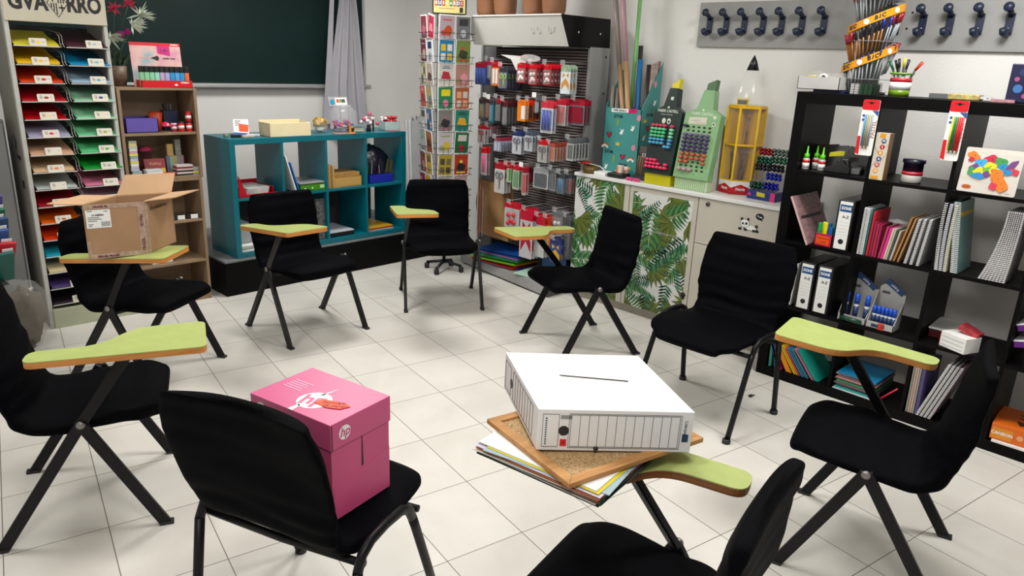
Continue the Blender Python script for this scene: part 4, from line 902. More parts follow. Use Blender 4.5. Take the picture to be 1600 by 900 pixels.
for (a, b, pr) in ((3.38, 2.905, (3.375, 2.945, .05, .885)), (2.899, 2.379, (2.868, 2.412, .065, .855)), (2.373, 1.80, None)):
    if pr:
        d = MB().box(0, .018, b, a, .06, .888).build('door', cabm, t, bevel=.002)
        MB().box(-.0012, 0, pr[1], pr[0], max(pr[2], .062), pr[3]).build('white_print_ground', mat('print_white', (.62, .62, .60), .4, var=.02), d)
        leaf_print(d, pr[0]-pr[1], pr[3]-max(pr[2], .062), 5 if a > 3 else 8, FX(-.0013, pr[0], max(pr[2], .062)))
        if a < 3:
            MB().box(-.006, -.0025, 2.47, 2.82, .605, .618).build('clear_tape', clearm2, d)
            f = MB()
            for k in range(5): f.prism(circ(.011*math.cos(k*1.257), .011*math.sin(k*1.257), .008, 10), .0015, FX(-.004, 2.408, .245))
            f.prism(circ(0, -.02, .009, 10), .0015, FX(-.004, 2.405, .245)); f.prism([(-.002, -.03), (.002, -.03), (.002, 0), (-.002, 0)], .0015, FX(-.004, 2.408, .245)); f.build('flower_sticker', BLACK(), d)
    else:
        d = MB().box(0, .018, b, a, .602, .888).build('door', cabm, t, bevel=.002)
        MB().lathe([(0, 0), (.014, 0), (.013, .008), (.007, .011), (0, .010)], n=16, mtx=FX(0, 2.307, .856)).build('lock', mat('dark_lock', (.10, .09, .08), .35, .8), d)
        Fp = FX(-.0004, 2.022, .775); bk = MB(); wk = MB()
        # panda sticker lying down with a speech bubble
        bk.prism(circ(.012, -.016, .045, 20, .016), .0003, Fp); wk.prism(circ(.012, -.014, .038, 20, .014), .0005, Fp)
        bk.prism(circ(-.028, .008, .030, 24, .026), .0006, Fp); wk.prism(circ(-.028, .008, .0275, 24, .0235), .0008, Fp)
        for x, y in ((-.050, .032), (-.010, .034)): bk.prism(circ(x, y, .009), .0007, Fp)
        for x, y, a_ in ((-.040, .006, .007), (-.018, .008, .008)): bk.prism(circ(x, y, a_), .0010, Fp)
        bk.prism(circ(-.030, -.002, .003), .001, Fp)
        for x in (-.055, -.02, .035, .055): bk.prism(circ(x, -.028, .012, 14, .008), .0010, Fp)
        bk.prism(circ(.048, .0, .010), .0009, Fp); bk.prism(circ(.06, .062, .026, 20, .019), .0006, Fp); bk.prism([(.07, .052), (.082, .034), (.05, .05)], .0006, Fp)
        wk.prism([(.045, .062), (.052, .062), (.052, .067), (.045, .067)], .0008, Fp); wk.prism([(.056, .058), (.075, .055), (.075, .060), (.056, .063)], .0008, Fp)
        bk.build('panda_sticker', BLACK(), d); wk.build('panda_sticker_white', WHITE(), d)
        MB().box(0, .018, b, a, .06, .598).build('door', cabm, t, bevel=.002)
ZC = 0.915
# wrapping paper box
t = thing('wrapping_paper_box', 'tall turquoise printed carton holding rolls of wrapping paper on the leaf print cupboard', 'box', (4.10, 3.262, ZC))
tq = mat('turquoise_print_card', hx('#3E8A86'), .5, var=.04)
bw, bd, bh, bH = .305, .20, .455, .765
f = MB(); 
f.box(0, .004, -bw, 0, 0, bh)                               # front
f.box(bd, bd+.004, -bw, 0, 0, bh)                           # back
for y in (-bw, -.004): f.add([(0, y, 0), (bd, y, 0), (bd, y, bH), (0, y, bh), (0, y+.004, 0), (bd, y+.004, 0), (bd, y+.004, bH), (0, y+.004, bh)], [(0, 1, 2, 3), (7, 6, 5, 4), (0, 4, 5, 1), (1, 5, 6, 2), (2, 6, 7, 3), (3, 7, 4, 0)])
f.box(0, bd, -bw, 0, 0, .004); f.build('carton', tq, t)
fr = MB(); FF = FX(-.0004, 0, 0); FS = frame((0, -bw-.0004, 0), (1, 0, 0), (0, 0, 1)); cr, wh, bk, pk, ye, ge = 0, 1, 2, 3, 4, 5
def heart(F, x, y, s, mi, dz=0): fr.prism([(x+s*a, y+s*b) for a, b in ((0, -1), (.95, .1), (.9, .65), (.45, .85), (0, .45), (-.45, .85), (-.9, .65), (-.95, .1))], .0004+dz, F, mi)
for F, xs in ((FF, ((.05, .27), (.18, .13))), (FS, ((.09, .33),))):
    for (x, y) in xs: heart(F, x, y, .024, bk); heart(F, x, y, .019, cr, .0004)
for F, x, y in ((FF, .12, .40), (FF, .06, .155), (FF, .19, .075), (FS, .10, .42), (FS, .05, .20)): text(fr, 'JOYCML', .026, F @ Matrix.Translation((x, y, 0)), bk, bold=.001, sx=.8)
for F, x, y in ((FF, .245, .33), (FF, .155, .30), (FF, .04, .05), (FS, .05, .27), (FS, .14, .50)):
    fr.prism([(x-.018, y-.014), (x-.004, y+.004), (x-.012, y+.02), (x+.004, y+.008), (x+.018, y+.022), (x+.012, y-.004), (x+.004, y-.02)], .0004, F, wh)
for F, x, y in ((FF, .13, .215), (FS, .05, .38), (FF, .24, .06)):
    fr.prism([(x-.015, y-.01), (x+.015, y-.01), (x+.019, y+.012), (x+.008, y+.003), (x, y+.016), (x-.008, y+.003), (x-.019, y+.012)], .0005, F, ye)
for F, x, y in ((FF, .265, .20), (FF, .29, .40), (FS, .13, .62), (FF, .14, .02)): fr.prism(circ(x, y, .016, 14, .02), .0004, F, pk); fr.prism(circ(x+.008, y+.018, .006), .0005, F, pk)
for F, x, y in ((FF, .115, .36), (FF, .105, .11)): fr.prism(circ(x, y, .007, 12, .028), .0004, F, ge)
for F, x, y in ((FF, .25, .115), (FF, .02, .19), (FS, .15, .26)):
    for k, mi in enumerate((cr, ye, wh)): fr.prism(circ(x, y, .024-.006*k, 12, a0=0, a1=PI), .0004+.0002*k, F, mi)
    fr.prism(circ(x-.02, y-.002, .009), .0011, F, wh); fr.prism(circ(x+.02, y-.002, .009), .0011, F, wh)
fr.build('printed_motifs', [cm('#B01A38', .5), WHITE(), BLACK(), cm('#D88098', .5), cm('#D8B030', .5), cm('#8A9C20', .5)], t)
s_ = MB(); s_.prism([(.055, .425), (.20, .43), (.20, .455), (.055, .45)], .0012, FF, 0); s_.prism([(.20, .425), (.27, .43), (.27, .46), (.20, .455)], .0014, FF, 1)
text(s_, 'PAPEL REGALO', .019, FF @ Matrix.Translation((.127, .439, .0013)), 2, bold=.0006, sx=.85); text(s_, '1,95', .02, FF @ Matrix.Translation((.235, .443, .0016)), 2); s_.build('title_label', [WHITE(), cm('#C02068', .5), BLACK()], t)
def roll(label, x, y, c, r, top, lean=(0, 0), mk=None, c2=None, zb=.02):
    o = thing('wrapping_paper_roll', label, 'paper roll', (4.10+x, 3.262+y, ZC+.006))
    dx, dy = lean
    split = .6
    a = (0, 0, zb); m_ = (dx*split, dy*split, top*split); e = (dx, dy, top)
    if c2: MB().tube([a, m_], r, 16).build('roll_body', mk or cm(c, .45), o); MB().tube([m_, e], r*1.01, 16).build('upper_wrap', cm(c2, .4), o)
    else: MB().tube([a, e], r, 16).build('roll_body', mk or cm(c, .45), o)
    return o
kraft = '#A8825C'
roll('left leaning kraft roll with pinkish grey upper end in the turquoise carton', .04, -.198, kraft, .0165, 1.22, (-.005, .225), c2='#8A7A78')
roll('right leaning kraft roll with pink upper end in the turquoise carton', .04, -.236, '#B08A60', .0175, 1.26, (-.005, .205), c2='#B08A92')
roll('tall thin light green paper roll reaching the top of the picture', .13, -.120, '#7CC070', .013, 1.40, (0, .0))
roll('bright blue creased film packed roll in the turquoise carton', .09, -.215, '#1F6EA8', .018, .77, (.02, .035))
roll('dark grey tipped roll standing behind the blue one', .16, -.160, '#3A3C40', .016, .86, (.01, .03))
roll('dark maroon paper roll beside the blue one', .075, -.278, '#2A0E14', .014, .74)
birch = mat('birch_pattern_paper', hx('#A89C94'), .5, var=.55, nscale=38)
for k in range(4): roll('pale birch patterned paper roll, %s' % ['leftmost of the four by the maroon roll', 'second of the four by the maroon roll', 'third of the four, in the carton', 'at the carton right edge'][k], .10+.026*k, -.283, '', .0115, .745+.006*k, (.0, -.003), mk=birch if k < 3 else mat('red_birch_paper', hx('#8A5A58'), .5, var=.55, nscale=30))
roll('short grey brown paper roll at the carton left edge', .03, -.03, '#7A726A', .014, .60)
roll('second short grey brown roll beside the leaning kraft rolls', .035, -.068, '#6A625C', .014, .58)
# small things at the left end of the worktop
t = thing('tape_roll', 'wide roll of brown packing tape lying on the cupboard by the leaf print', 'tape', (4.03, 3.30, ZC))
MB().lathe([(.030, 0), (.055, 0), (.055, .048), (.030, .048), (.030, 0)], n=28).build('tape', cm('#6A5420', .25), t)
t = thing('price_gun', 'white and red curved plastic strip lying over the brown tape', 'packet', (4.03, 3.33, ZC+.05))
MB().tube([(0, .09, .01), (0, .04, -.0), (0, -.02, .012), (.02, -.10, .0), (.03, -.17, -.045)], .006, 8, ry=.5).build('white_strip', WHITE(), t)
blob('red_packet', (0, .02, .014), .035, mat('red_white_film', hx('#B82A28'), .35, var=.6, nscale=50), t, 3, .3, n=10, sq=(1, 1.3, .35))
t = thing('white_tray', 'flat white card stack on the cupboard beside the tape', 'cards', (3.99, 3.135, ZC)); MB().box(0, .10, 0, .10, 0, .022).build('stack', WHITE(), t, bevel=.002)
t = thing('black_case', 'flat black case on the cupboard in front of the turquoise carton', 'case', (3.985, 2.99, ZC)); MB().box(0, .10, 0, .125, 0, .03).build('case', BLACK(), t, bevel=.006)
t = thing('small_box', 'small white and orange medicine like box standing on the black case', 'box', (4.03, 3.03, ZC+.031)); MB().box(0, .03, 0, .04, 0, .05).build('carton', cm('#D8C8BC', .5), t); MB().box(-.0006, 0, .028, .04, .0, .045).build('orange_edge', cm('#D87030', .5), t)
t = thing('round_tub', 'small white round tub beside the orange edged box', 'tub', (4.06, 3.01, ZC+.031)); MB().lathe([(0, 0), (.017, 0), (.017, .045), (.0, .045)], n=18).build('tub_body', cm('#C8C0B8', .4), t); MB().lathe([(.0175, .012), (.0175, .032)], n=18).build('label_band', cm('#C89080', .4), t)
for k, (y0) in enumerate((2.945, 2.89)):
    t = thing('price_sticker_pad', 'pink pad of price notes beside the yellow footed display, %s' % ('left' if k == 0 else 'right'), 'notes', (3.975, y0-.045, ZC), 0, 'pink pads'); MB().box(0, .022, 0, .045, 0, .02).build('pad', cm('#D85088', .5), t); 
    mb = MB(); text(mb, '1.50', .013, FX(-.0004, .0225, .010)); mb.build('price', BLACK(), t)
t = thing('brush_stand', 'grey card display of wooden handled brushes between turquoise carton and dark marker display', 'brush display', (4.06, 2.90, ZC))
MB().box(.05, .054, -.06, .05, 0, .22).build('back_card', cm('#5A524C', .6), t); MB().box(0, .055, -.065, .055, 0, .03).build('tray', cm('#303034', .5), t); MB().box(.046, .0505, -.045, .03, .15, .175).build('white_label', WHITE(), t)
for k in range(6):
    b = thing('paint_brush', 'wooden handled brush in the grey card display, %s from left' % ORD[k], 'brush', (4.085, 2.942-.019*k, ZC+.03), 0, 'brushes in the grey card display')
    MB().tube([(0, 0, 0), (.002, -.004, .10), (.004, -.006, .13)], [.0035, .0045, .003], 8).build('handle', cm('#A07850', .5), b); MB().tube([(.004, -.006, .13), (.005, -.007, .152)], [.004, .0035], 8).build('bristles', cm('#3A2428', .7), b)
# marker displays
def marker_display(name, label, x, y, w, body, foot, tip, rowsets, hole_rows, title, stripes):
    t = thing(name, label, 'pen display', (x, y, ZC)); lean = .165
    f = MB(); f.box(0, .09, -w, 0, 0, .078); f.build('foot', foot, t, bevel=.003)
    if stripes:
        g = MB()
        for k in range(16): g.prism([(.006+k*(w-.01)/16, .0), (.006+k*(w-.01)/16+.005, 0), (.006+k*(w-.01)/16+.006, .075), (.006+k*(w-.01)/16+.001, .075)], .0006, FX(-.0002, 0, 0))
        g.build('foot_stripes', stripes, t)
    F = frame((-.012, 0.006, .072), (0, -1, 0), (lean, 0, 1))
    W = w+.012; cxm = W/2
    P = [(0, 0), (W, 0), (W, .395), (W*.71, .435), (W*.66, .555), (W*.34, .555), (W*.29, .435), (0, .395)]
    P = [(-.004, 0), (W, 0), (W+.004, .40), (W*.76, .432), (W*.70, .545), (W*.42, .545), (W*.30, .432), (.0, .40)]
    MB().prism(P, .06, F @ Matrix.Translation((0, 0, -.06))).build('body', body, t, bevel=.002)
    MB().prism([(W*.44, .545), (W*.69, .545), (W*.69, .605), (W*.56, .578), (W*.45, .572)] if not stripes else [(W*.44, .545), (W*.69, .545), (W*.69, .610), (W*.46, .585)], .04, F @ Matrix.Translation((0, 0, -.05))).build('nib', tip, t)
    mb = MB(); text(mb, title, .0235, F @ Matrix.Translation((cxm, .40, 0)), 0, bold=.0004, sx=.95); text(mb, 'Textliner 1546 Pastell' if not stripes else 'Textliner 46 Pastell', .010, F @ Matrix.Translation((cxm*.95, .378, 0)), 0)
    mb.prism([(cxm-.008, .418), (cxm+.008, .418), (cxm+.004, .43), (cxm-.006, .43)], .0004, F, 0)
    if not stripes:
        mb.prism(circ(cxm-.018, .338, .014, 16, .018), .0005, F, 0); mb.prism(circ(cxm+.02, .338, .014, 16, .018), .0005, F, 0); mb.prism(circ(cxm+.02, .335, .008, 12), .0008, F, 1)
        mb.prism([(W*.52, .47), (W*.62, .47), (W*.62, .49), (W*.52, .49)], .0004, F, 0)
    else:
        mb.prism([(.035, .335), (.16, .338), (.16, .382), (.035, .375)], .0006, F, 2); mb.bar(tuple(F @ Vector((.05, .355, .001))), tuple(F @ Vector((.11, .362, .001))), .0025, .0006, mi=1); mb.bar(tuple(F @ Vector((.08, .345, .001))), tuple(F @ Vector((.15, .347, .001))), .002, .0006, mi=3)
        mb.prism(circ(W-.035, .385, .011), .0005, F, 0); mb.prism(circ(W-.035, .343, .012), .0005, F, 2); mb.prism(circ(W-.035, .343, .006), .0007, F, 1)
    mb.build('print', [cm('#C8D0C0', .5), BLACK(), cm('#C8C4B4', .5), cm('#B02030', .5)], t)
    hl = MB()
    for (vy, cols) in hole_rows:
        for u in cols: hl.prism(circ(u, vy, .0105, 14, .0068), .0006, F)
    hl.build('pen_holes', BLACK(), t)
    FW = Matrix.Translation((x, y, ZC)) @ F
    return t, FW
bodyd = cm('#0C2420', .45); 
c6 = [.03+.0285*k for k in range(6)]
hr = [(.305-.022*k, c6[:]) for k in range(13)]
t, FWd = marker_display('highlighter_stand', 'dark green marker shaped display of pastel pens with a yellow foot and tip', 4.0, 2.815, .195, bodyd, cm('#C8C010', .4), cm('#D8C810', .4), None, hr, 'FABER CASTELL', None)
f = MB()
for k in range(15): f.prism([(.006+k*.0125, .0), (.010+k*.0125, 0), (.010+k*.0125, .073), (.006+k*.0125, .073)], .0006, FX(-.0002, 0, 0))
f.build('foot_ribs', cm('#A8A008', .5), t)
rowc = {}; cnt = {}
def pens(FW, u, v, c, nm, grp, side='dark green', r=.0140, L=.024, what='highlighter'):
    kk = (side, round(v, 2)); rowc.setdefault(side, []); rowc[side].append(kk) if kk not in rowc[side] else None; cnt[kk] = cnt.get(kk, 0)+1
    q = FW @ Vector((u, v, 0)); p = thing(what, '%s pen in the %s display, %s pen row, %s from left' % (nm, side, ORD[len(rowc[side])-1], ORD[cnt[kk]-1]), 'pen', tuple(q), 0, grp)
    mb = MB(); mb.lathe([(0, -.01), (r, -.01), (r, L*.7), (r*.85, L), (0, L)], n=14, mtx=Matrix.Diagonal((1, 1, 1, 1)) @ FW.to_3x3().to_4x4() @ Matrix.Scale(.68, 4, (0, 1, 0)))
    mb.build('cap', cm(c, .35), p)
rows = [(.305, '#C83058', 'coral pink'), (.283, '#58C088', 'mint'), (.261, '#48B878', 'green'), (.239, '#48B878', 'green'), (.217, '#4898C0', 'light blue'), (.195, '#4898C0', 'light blue')]
for r_, (v, c, nm) in enumerate(rows):
    for k in (0, 1, 2, 3, 5) if r_ < 6 else (): 
        pens(FWd, c6[k]-.008, v, c if not (k == 5 and 0 < r_ < 4) else '#78D0A0', nm if not (k == 5 and 0 < r_ < 4) else 'pale mint', 'caps in the dark green display, '+nm)
pens(FWd, c6[5]-.012, .175, '#4898C0', 'light blue', 'caps in the dark green display, light blue'); pens(FWd, c6[4]-.008, .175, '#4898C0', 'light blue', 'caps in the dark green display, light blue')
for v, ks in ((.085, (0, 1, 2)), (.063, (0, 1, 2, 3, 5)), (.041, (0, 1, 2, 3, 4, 5))):
    for k in ks: pens(FWd, c6[k]-.006, v, '#E03060', 'hot pink', 'caps in the dark green display, hot pink')
bodyg = cm('#7FA878', .45)
c7 = [.035+.035*k for k in range(5)]+[.215]
hr2 = [(.318-.024*k, [u+.004*(k % 2) for u in (.04, .078, .116, .154, .192)]) for k in range(12)]
t, FWg = marker_display('highlighter_stand', 'pale green marker shaped display with purple and orange pens and striped foot', 4.01, 2.588, .235, bodyg, cm('#B8C8A8', .45), cm('#4A6A48', .45), None, hr2, 'FABER CASTELL', cm('#78A868', .5))
for r_ in range(12):
    v = hr2[r_][0]
    if r_ == 0: pens(FWg, .025, v+.004, '#302848', 'dark violet', 'dark violet caps in the pale green display', 'pale green', what='textliner')
    elif 2 <= r_ <= 6:
        for k in range(5): pens(FWg, hr2[r_][1][k]-.006+.0015*k, v, '#4A2E6A' if r_ > 2 else '#6A5A88', 'deep purple' if r_ > 2 else 'greyish purple', 'purple caps in the pale green display row %s' % ('upper' if r_ == 2 else 'lower'), 'pale green', what='textliner')
    elif 7 <= r_ <= 9:
        for k in range(5):
            if (r_ == 9 and k in (2, 3)): continue
            pens(FWg, hr2[r_][1][k]-.006+.0015*k, v, '#B8583C', 'burnt orange', 'burnt orange caps in the pale green display', 'pale green', what='textliner')
    elif r_ == 11:
        for k in range(3): pens(FWg, hr2[r_][1][k]-.008, v, '#B89098', 'dusty pink', 'dusty pink caps in the pale green display', 'pale green', what='textliner')
# white sheets between the pale green display and the pencil display
for k in range(3):
    o = MB().box(0, .10, -.006, .0, 0, .40).build('cardboard_sheet', WHITE(), None, loc=(4.13+.012*k, 2.405-.010*k, ZC), bevel=.001)
    tag(o, 'white sheet standing between the pale green display and the pencil shaped display, %s' % ['leftmost', 'middle', 'rightmost'][k], 'panel', 'white sheets standing on the cupboard')
# pencil shaped display
t = thing('pencil_display', 'giant yellow pencil shaped display case with clear cone and black point', 'pencil display', (4.225, 2.262, ZC), R(8))
HR = .112; hexp = [(HR*math.cos(PI/3*k), HR*math.sin(PI/3*k)) for k in range(6)]
yel = cm('#D8AC08', .35)
MB().prism([(a*1.06, b*1.06) for a, b in hexp], .012).build('base_plate', cm('#A80A18', .4), t)
rb = MB(); rb.prism([(a*1.04, b*1.04) for a, b in hexp], .05, Matrix.Translation((0, 0, .012))); rb.build('red_base', cm('#C00A1C', .35), t)
wb = MB()
for k in range(6):
    a, b = Vector(hexp[k]+(0,)), Vector(hexp[(k+1) % 6]+(0,)); n = ((a+b)/2).normalized(); r_ = (b-a).normalized(); F = frame(tuple((a*1.045)+Vector((0, 0, .012))), tuple(r_), (0, 0, 1))
    L = (b-a).length*1.045; wb.prism([(0, .028), (L*.5, .05), (L, .028), (L, .068), (0, .068)], .0015, F)
wb.build('white_scallop', WHITE(), t)
lt = MB()
for k in (2, 3, 4):
    a, b = Vector(hexp[k]+(0,)), Vector(hexp[(k+1) % 6]+(0,)); r_ = (b-a).normalized(); F = frame(tuple((a+b)/2*1.06+Vector((0, 0, .032))), tuple(r_), (0, 0, 1)); text(lt, 'Noris', .024, F, bold=.0008)
lt.build('lettering', WHITE(), t)
fr_ = MB()
for k in range(6):
    a = hexp[k]; b = hexp[(k+1) % 6]
    fr_.bar((a[0], a[1], .08), (a[0], a[1], .525), .012)
    for z in (.082, .298, .520): fr_.bar((a[0], a[1], z), (b[0], b[1], z), .010)
fr_.build('yellow_frame', yel, t)
for z in (.078, .294): MB().prism(hexp, .006, Matrix.Translation((0, 0, z))).build('tier_floor', yel, t)
MB().prism(hexp, .012, Matrix.Translation((0, 0, .52))).build('roof', yel, t)
iw = MB()
for k in range(3): 
    a, b = hexp[k], hexp[k+3]; iw.bar((a[0]*.98, a[1]*.98, .30), (b[0]*.98, b[1]*.98, .30), .003, .44)
iw.build('partitions', cm('#C89C04', .4), t)
gl = MB()
for k in range(6):
    a = hexp[k]; b = hexp[(k+1) % 6]; gl.bar((a[0]*1.04, a[1]*1.04, .30), (b[0]*1.04, b[1]*1.04, .30), .002, .43)
gl.build('clear_walls', mat('clear_acrylic', (.85, .87, .88), .08, var=0, alpha=.04, spec=.8), t)
cone = MB(); cone.lathe([(.108, .53), (.104, .56), (.075, .66), (.036, .735)], n=32); cone.build('clear_cone', mat('clear_acrylic_cone', (.82, .84, .85), .1, var=0, alpha=.13, spec=.9), t)
cp = MB(); cp.lathe([(0, .735), (.037, .735), (.020, .785), (.002, .822), (0, .823)], n=24); cp.build('black_point', cm('#0A0A0C', .35), t)
bx = MB().box(-.10, -.09, -.035, .035, .532, .572).build('badge', cm('#C8A820', .4), t); mb = MB(); mb.prism([(-.028, -.012), (.028, -.012), (.028, .012), (-.028, .012)], .0006, FX(-.1004, 0, .552)); mb.build('black_band', BLACK(), bx)
rnd = random.Random(6); ca8, sa8 = math.cos(R(8)), math.sin(R(8))
for tier, zt in ((0, .086), (1, .302)):
    for sec in (2, 3, 4) if tier == 0 else (3, 4):
        am = PI/3*(sec+.5)
        for k in range(7 if (tier, sec) != (1, 3) else 3):
            a = am+rnd.uniform(-.25, .25); r_ = rnd.uniform(.045, .07); a2 = am+rnd.uniform(-.35, .35); r2 = rnd.uniform(.05, .085)
            x, y = r_*math.cos(a), r_*math.sin(a); x2, y2 = r2*math.cos(a2), r2*math.sin(a2)
            p = thing('pencil', 'grey brown pencil standing in the %s tier of the giant pencil display' % ('lower' if tier == 0 else 'upper'), 'pencil', (4.225+x*ca8-y*sa8, 2.262+x*sa8+y*ca8, ZC+zt), 0, 'pencils in the %s tier of the pencil display' % ('lower' if tier == 0 else 'upper'))
            dx, dy = (x2-x)*ca8-(y2-y)*sa8, (x2-x)*sa8+(y2-y)*ca8
            MB().tube([(0, 0, 0), (dx, dy, .165)], .0034, 6).build('shaft', cm(['#5A4430', '#3A3028', '#6A5038'][k % 3], .4), p); MB().tube([(dx, dy, .165), (dx*1.06, dy*1.06, .177)], [.0034, .002], 6).build('end', cm('#C89020' if tier else '#8A8078', .4), p)
# ornaments display
t = thing('bauble_stand', 'stepped clear stand of small shiny metallic baubles with a blue base beside the black shelving', 'display', (4.10, 2.03, ZC), R(-4))
bb = MB().box(-.02, .08, -.095, .09, 0, .052).build('blue_box_base', cm('#1C2F70', .4), t, bevel=.002)
mb = MB(); mb.prism([(.065, .02), (.12, .018), (.12, .042), (.065, .046)], .0006, FX(-.0204, .09, 0), 0); text(mb, '0,90', .017, FX(-.0206, -.003, .031), 1, bold=.0005); mb.prism([(.155, 0), (.185, 0), (.185, .052), (.155, .052)], .0006, FX(-.0204, .09, 0), 2); mb.prism([(.0, .02), (.03, .018), (.02, .04)], .0006, FX(-.0204, .09, 0), 2); mb.build('price_labels', [cm('#C8B818', .5), BLACK(), cm('#C83070', .5)], bb)
f = MB()
for y in (-.09, 0, .085): f.prism([(0, .052), (.09, .052), (.13, .30), (.11, .30)], .002, frame((-.01, y, 0), (1, 0, 0), (0, 0, 1)))
f.build('clear_dividers', clearm2, t)
def bauble(lx, ly, lz, c, nm, grp, pos):
    a = R(-4); o = MB(); o.ball((0, 0, 0), .0125, n=10); q = o.build('bauble', mat('metallic_'+c.strip('#'), hx(c), .18, .7, var=0), None, loc=(4.10+lx*math.cos(a)-ly*math.sin(a), 2.03+lx*math.sin(a)+ly*math.cos(a), ZC+lz)); tag(q, 'small shiny %s bauble in the %s column, %s' % (nm, grp, pos), 'bauble', '%s baubles in the %s column' % (nm, grp))
for (y0, levels, g) in ((.045, (('#2A2A30', 'black', .175), ('#0A4A38', 'dark green', .07), ('#0C5040', 'green', .215), ('#8A0A18', 'red', .265)), 'left'), (-.045, (('#1018A0', 'blue', .075), ('#1A28A8', 'royal blue', .13), ('#1C1C24', 'black', .18), ('#2A6048', 'pale green', .225), ('#5A7068', 'silver green', .268)), 'right')):
    for c, nm, z in levels:
        for k in range(8): bauble(.0+z*.30+.014*(k//4)-.012, y0+.026*((k % 4)-1.5)+(.01 if k > 3 else 0), z+.018*(k//4), c, nm, g, '%s row, %s from left' % (('lower', 'upper')[k//4], ORD[3-k % 4]))

# ------------------------------------------------------------------ black cube shelving
blk = mat('black_brown_laminate', (0.003, 0.0028, 0.003), 0.42, var=.15, nscale=5, spec=.08)
KX, KY0, KY1, KD, KH = 3.74, 0.165, 1.74, .37, 1.556
t = thing('black_cube_shelf', 'tall black four by four cube shelving unit standing near the right wall', 'shelf unit', (KX, 0, 0))
def kb(name, *a): return MB().box(*a).build(name, blk, t, bevel=.001)
kb('top_board', 0, KD, KY0, KY1, KH-.055, KH); kb('bottom_board', 0, KD, KY0, KY1, 0, .053); kb('side_board', .0005, KD, KY0, KY0+.055, .053, KH-.055); kb('side_board', .0005, KD, KY1-.055, KY1, .053, KH-.055)
cols = [(1.685, 1.336), (1.319, .970), (.953, .604), (.587, .220)]
for y in (1.3275, .9615, .5955): kb('upright_divider', .002, KD, y-.0085, y+.0085, .053, KH-.055)
SZ = [.053, .430, .787, 1.165]
for z in SZ[1:]:
    for a, b in cols: kb('shelf_board', .002, KD, b, a, z-.017, z)
# ------------------------------------------------------------------ contents of the black shelving (fronts face -X)
def item(name, label, cat, y, z, x=3.77, group=None, rot=None): return thing(name, label, cat, (x, y, z+.001), 0, group, rot)
def lean_slab(name, label, cat, y0, z0, th, h, d, m, lean, x=3.77, group=None, spine=None, curve=0.0):
    """thin upright slab; y0 = position of its foot, lean>0 tips its top towards +Y; parts: block and binding"""
    t = thing(name, label, cat, (x, y0, z0+.001), 0, group)
    N = 8 if curve else 1; vs = []; fs = []
    def P(s, off, xx):
        y = s*h*math.tan(lean)+curve*math.sin(PI*s*.5)*0 + curve*(s-1)*(s-1)*-1+curve
        return (xx, y+off, s*h)
    for i in range(N+1):
        s = i/N; vs += [P(s, 0, 0), P(s, 0, d), P(s, th, d), P(s, th, 0)]
    for i in range(N):
        b = i*4
        for p, q in ((0, 1), (1, 2), (2, 3), (3, 0)): fs.append((b+p, b+q, b+4+q, b+4+p))
    fs += [(3, 2, 1, 0), (4*N, 4*N+1, 4*N+2, 4*N+3)]
    MB().add(vs, fs).build('cover', m, t)
    if spine:
        mb = MB(); K = max(6, int(h/.0085))
        for k in range(K):
            s = (k+.5)/K; a = P(s, -.001, -.002); b = P(s, th+.001, -.002)
            mb.box(-.0045, .003, a[1], b[1], a[2]-.0018, a[2]+.0018)
        mb.build('spiral_binding', spine, t)
    return t
WIRE = mat('white_coated_spiral', (.62, .62, .62), .35, var=0)
# top row
for k, (y, x) in enumerate(((1.665, 3.80), (1.643, 3.87), (1.590, 3.82))):
    t = thing('glue_bottle', 'small glue bottle with green nozzle in the top left cube, %s' % ['leftmost of three', 'behind the leftmost', 'rightmost of three'][k], 'bottle', (x, y, 1.166), 0, 'glue bottles')
    MB().lathe([(0, 0), (.017, 0), (.018, .004), (.018, .05), (.012, .06), (0, .06)], n=18).build('bottle', cm('#B8B8B4', .3), t)
    MB().lathe([(.0183, .008), (.0183, .036)], n=18).build('white_label', WHITE(), t); MB().lathe([(.0185, .034), (.0185, .048)], n=18).build('red_band', cm('#C01818', .4), t)
    MB().lathe([(0, .058), (.014, .058), (.013, .078), (.006, .082), (.003, .118), (0, .12)], n=16).build('nozzle', cm('#5CC818', .35), t)
t = item('tape_dispenser', 'black tape dispenser with yellow sticker in the top left cube', 'tape dispenser', 1.50, 1.165, 3.83)
MB().prism([(0, 0), (.13, 0), (.13, .03), (.10, .05), (.08, .075), (.055, .04), (.02, .028), (0, .02)], .045, frame((.02, .07, 0), (0, -1, 0), (0, 0, 1))).build('body', BLACK(), t, bevel=.003)
MB().lathe([(.012, 0), (.034, 0), (.034, .02), (.012, .02), (.012, 0)], n=24, mtx=frame((.0, -.02, .045), (0, -1, 0), (0, 0, 1))).build('tape_reel', mat('dark_tape', (.02, .02, .02), .25, var=0), t)
for k, (y, c, ln, nm) in enumerate(((1.655, '#3C2A14', -.25, 'brown'), (1.60, '#15140F', -.2, 'black'), (1.50, '#100F0D', .2, 'dark'))):
    o = MB().box(0, .012, -.06, .055, 0, .125).build('card_case', mat('dark_brown_gloss_%d' % k, hx(c), .25, var=.3, nscale=20), None, bevel=.002); o.location = (3.95-.01*k, y-.03, 1.167); o.rotation_euler = (ln*.5, R(12), 0)
    tag(o, '%s glossy case leaning at the back of the top left cube' % nm, 'case')
o = MB().prism([(0, 0), (.075, .012), (.078, .035), (.05, .034), (.003, .022)], .001).build('yellow_sticker', cm('#D8D020', .5), None); o.matrix_world = FX(3.86, 1.575, 1.238); tag(o, 'bright yellow price flag on the dark case in the top left cube', 'sticker')
o = MB().box(0, .09, 0, .05, 0, .03).build('white_pack', cm('#8A8C90', .4), None, loc=(3.84, 1.40, 1.166), rz=R(15), bevel=.004); tag(o, 'small pale grey pack at the right of the top left cube', 'packet')
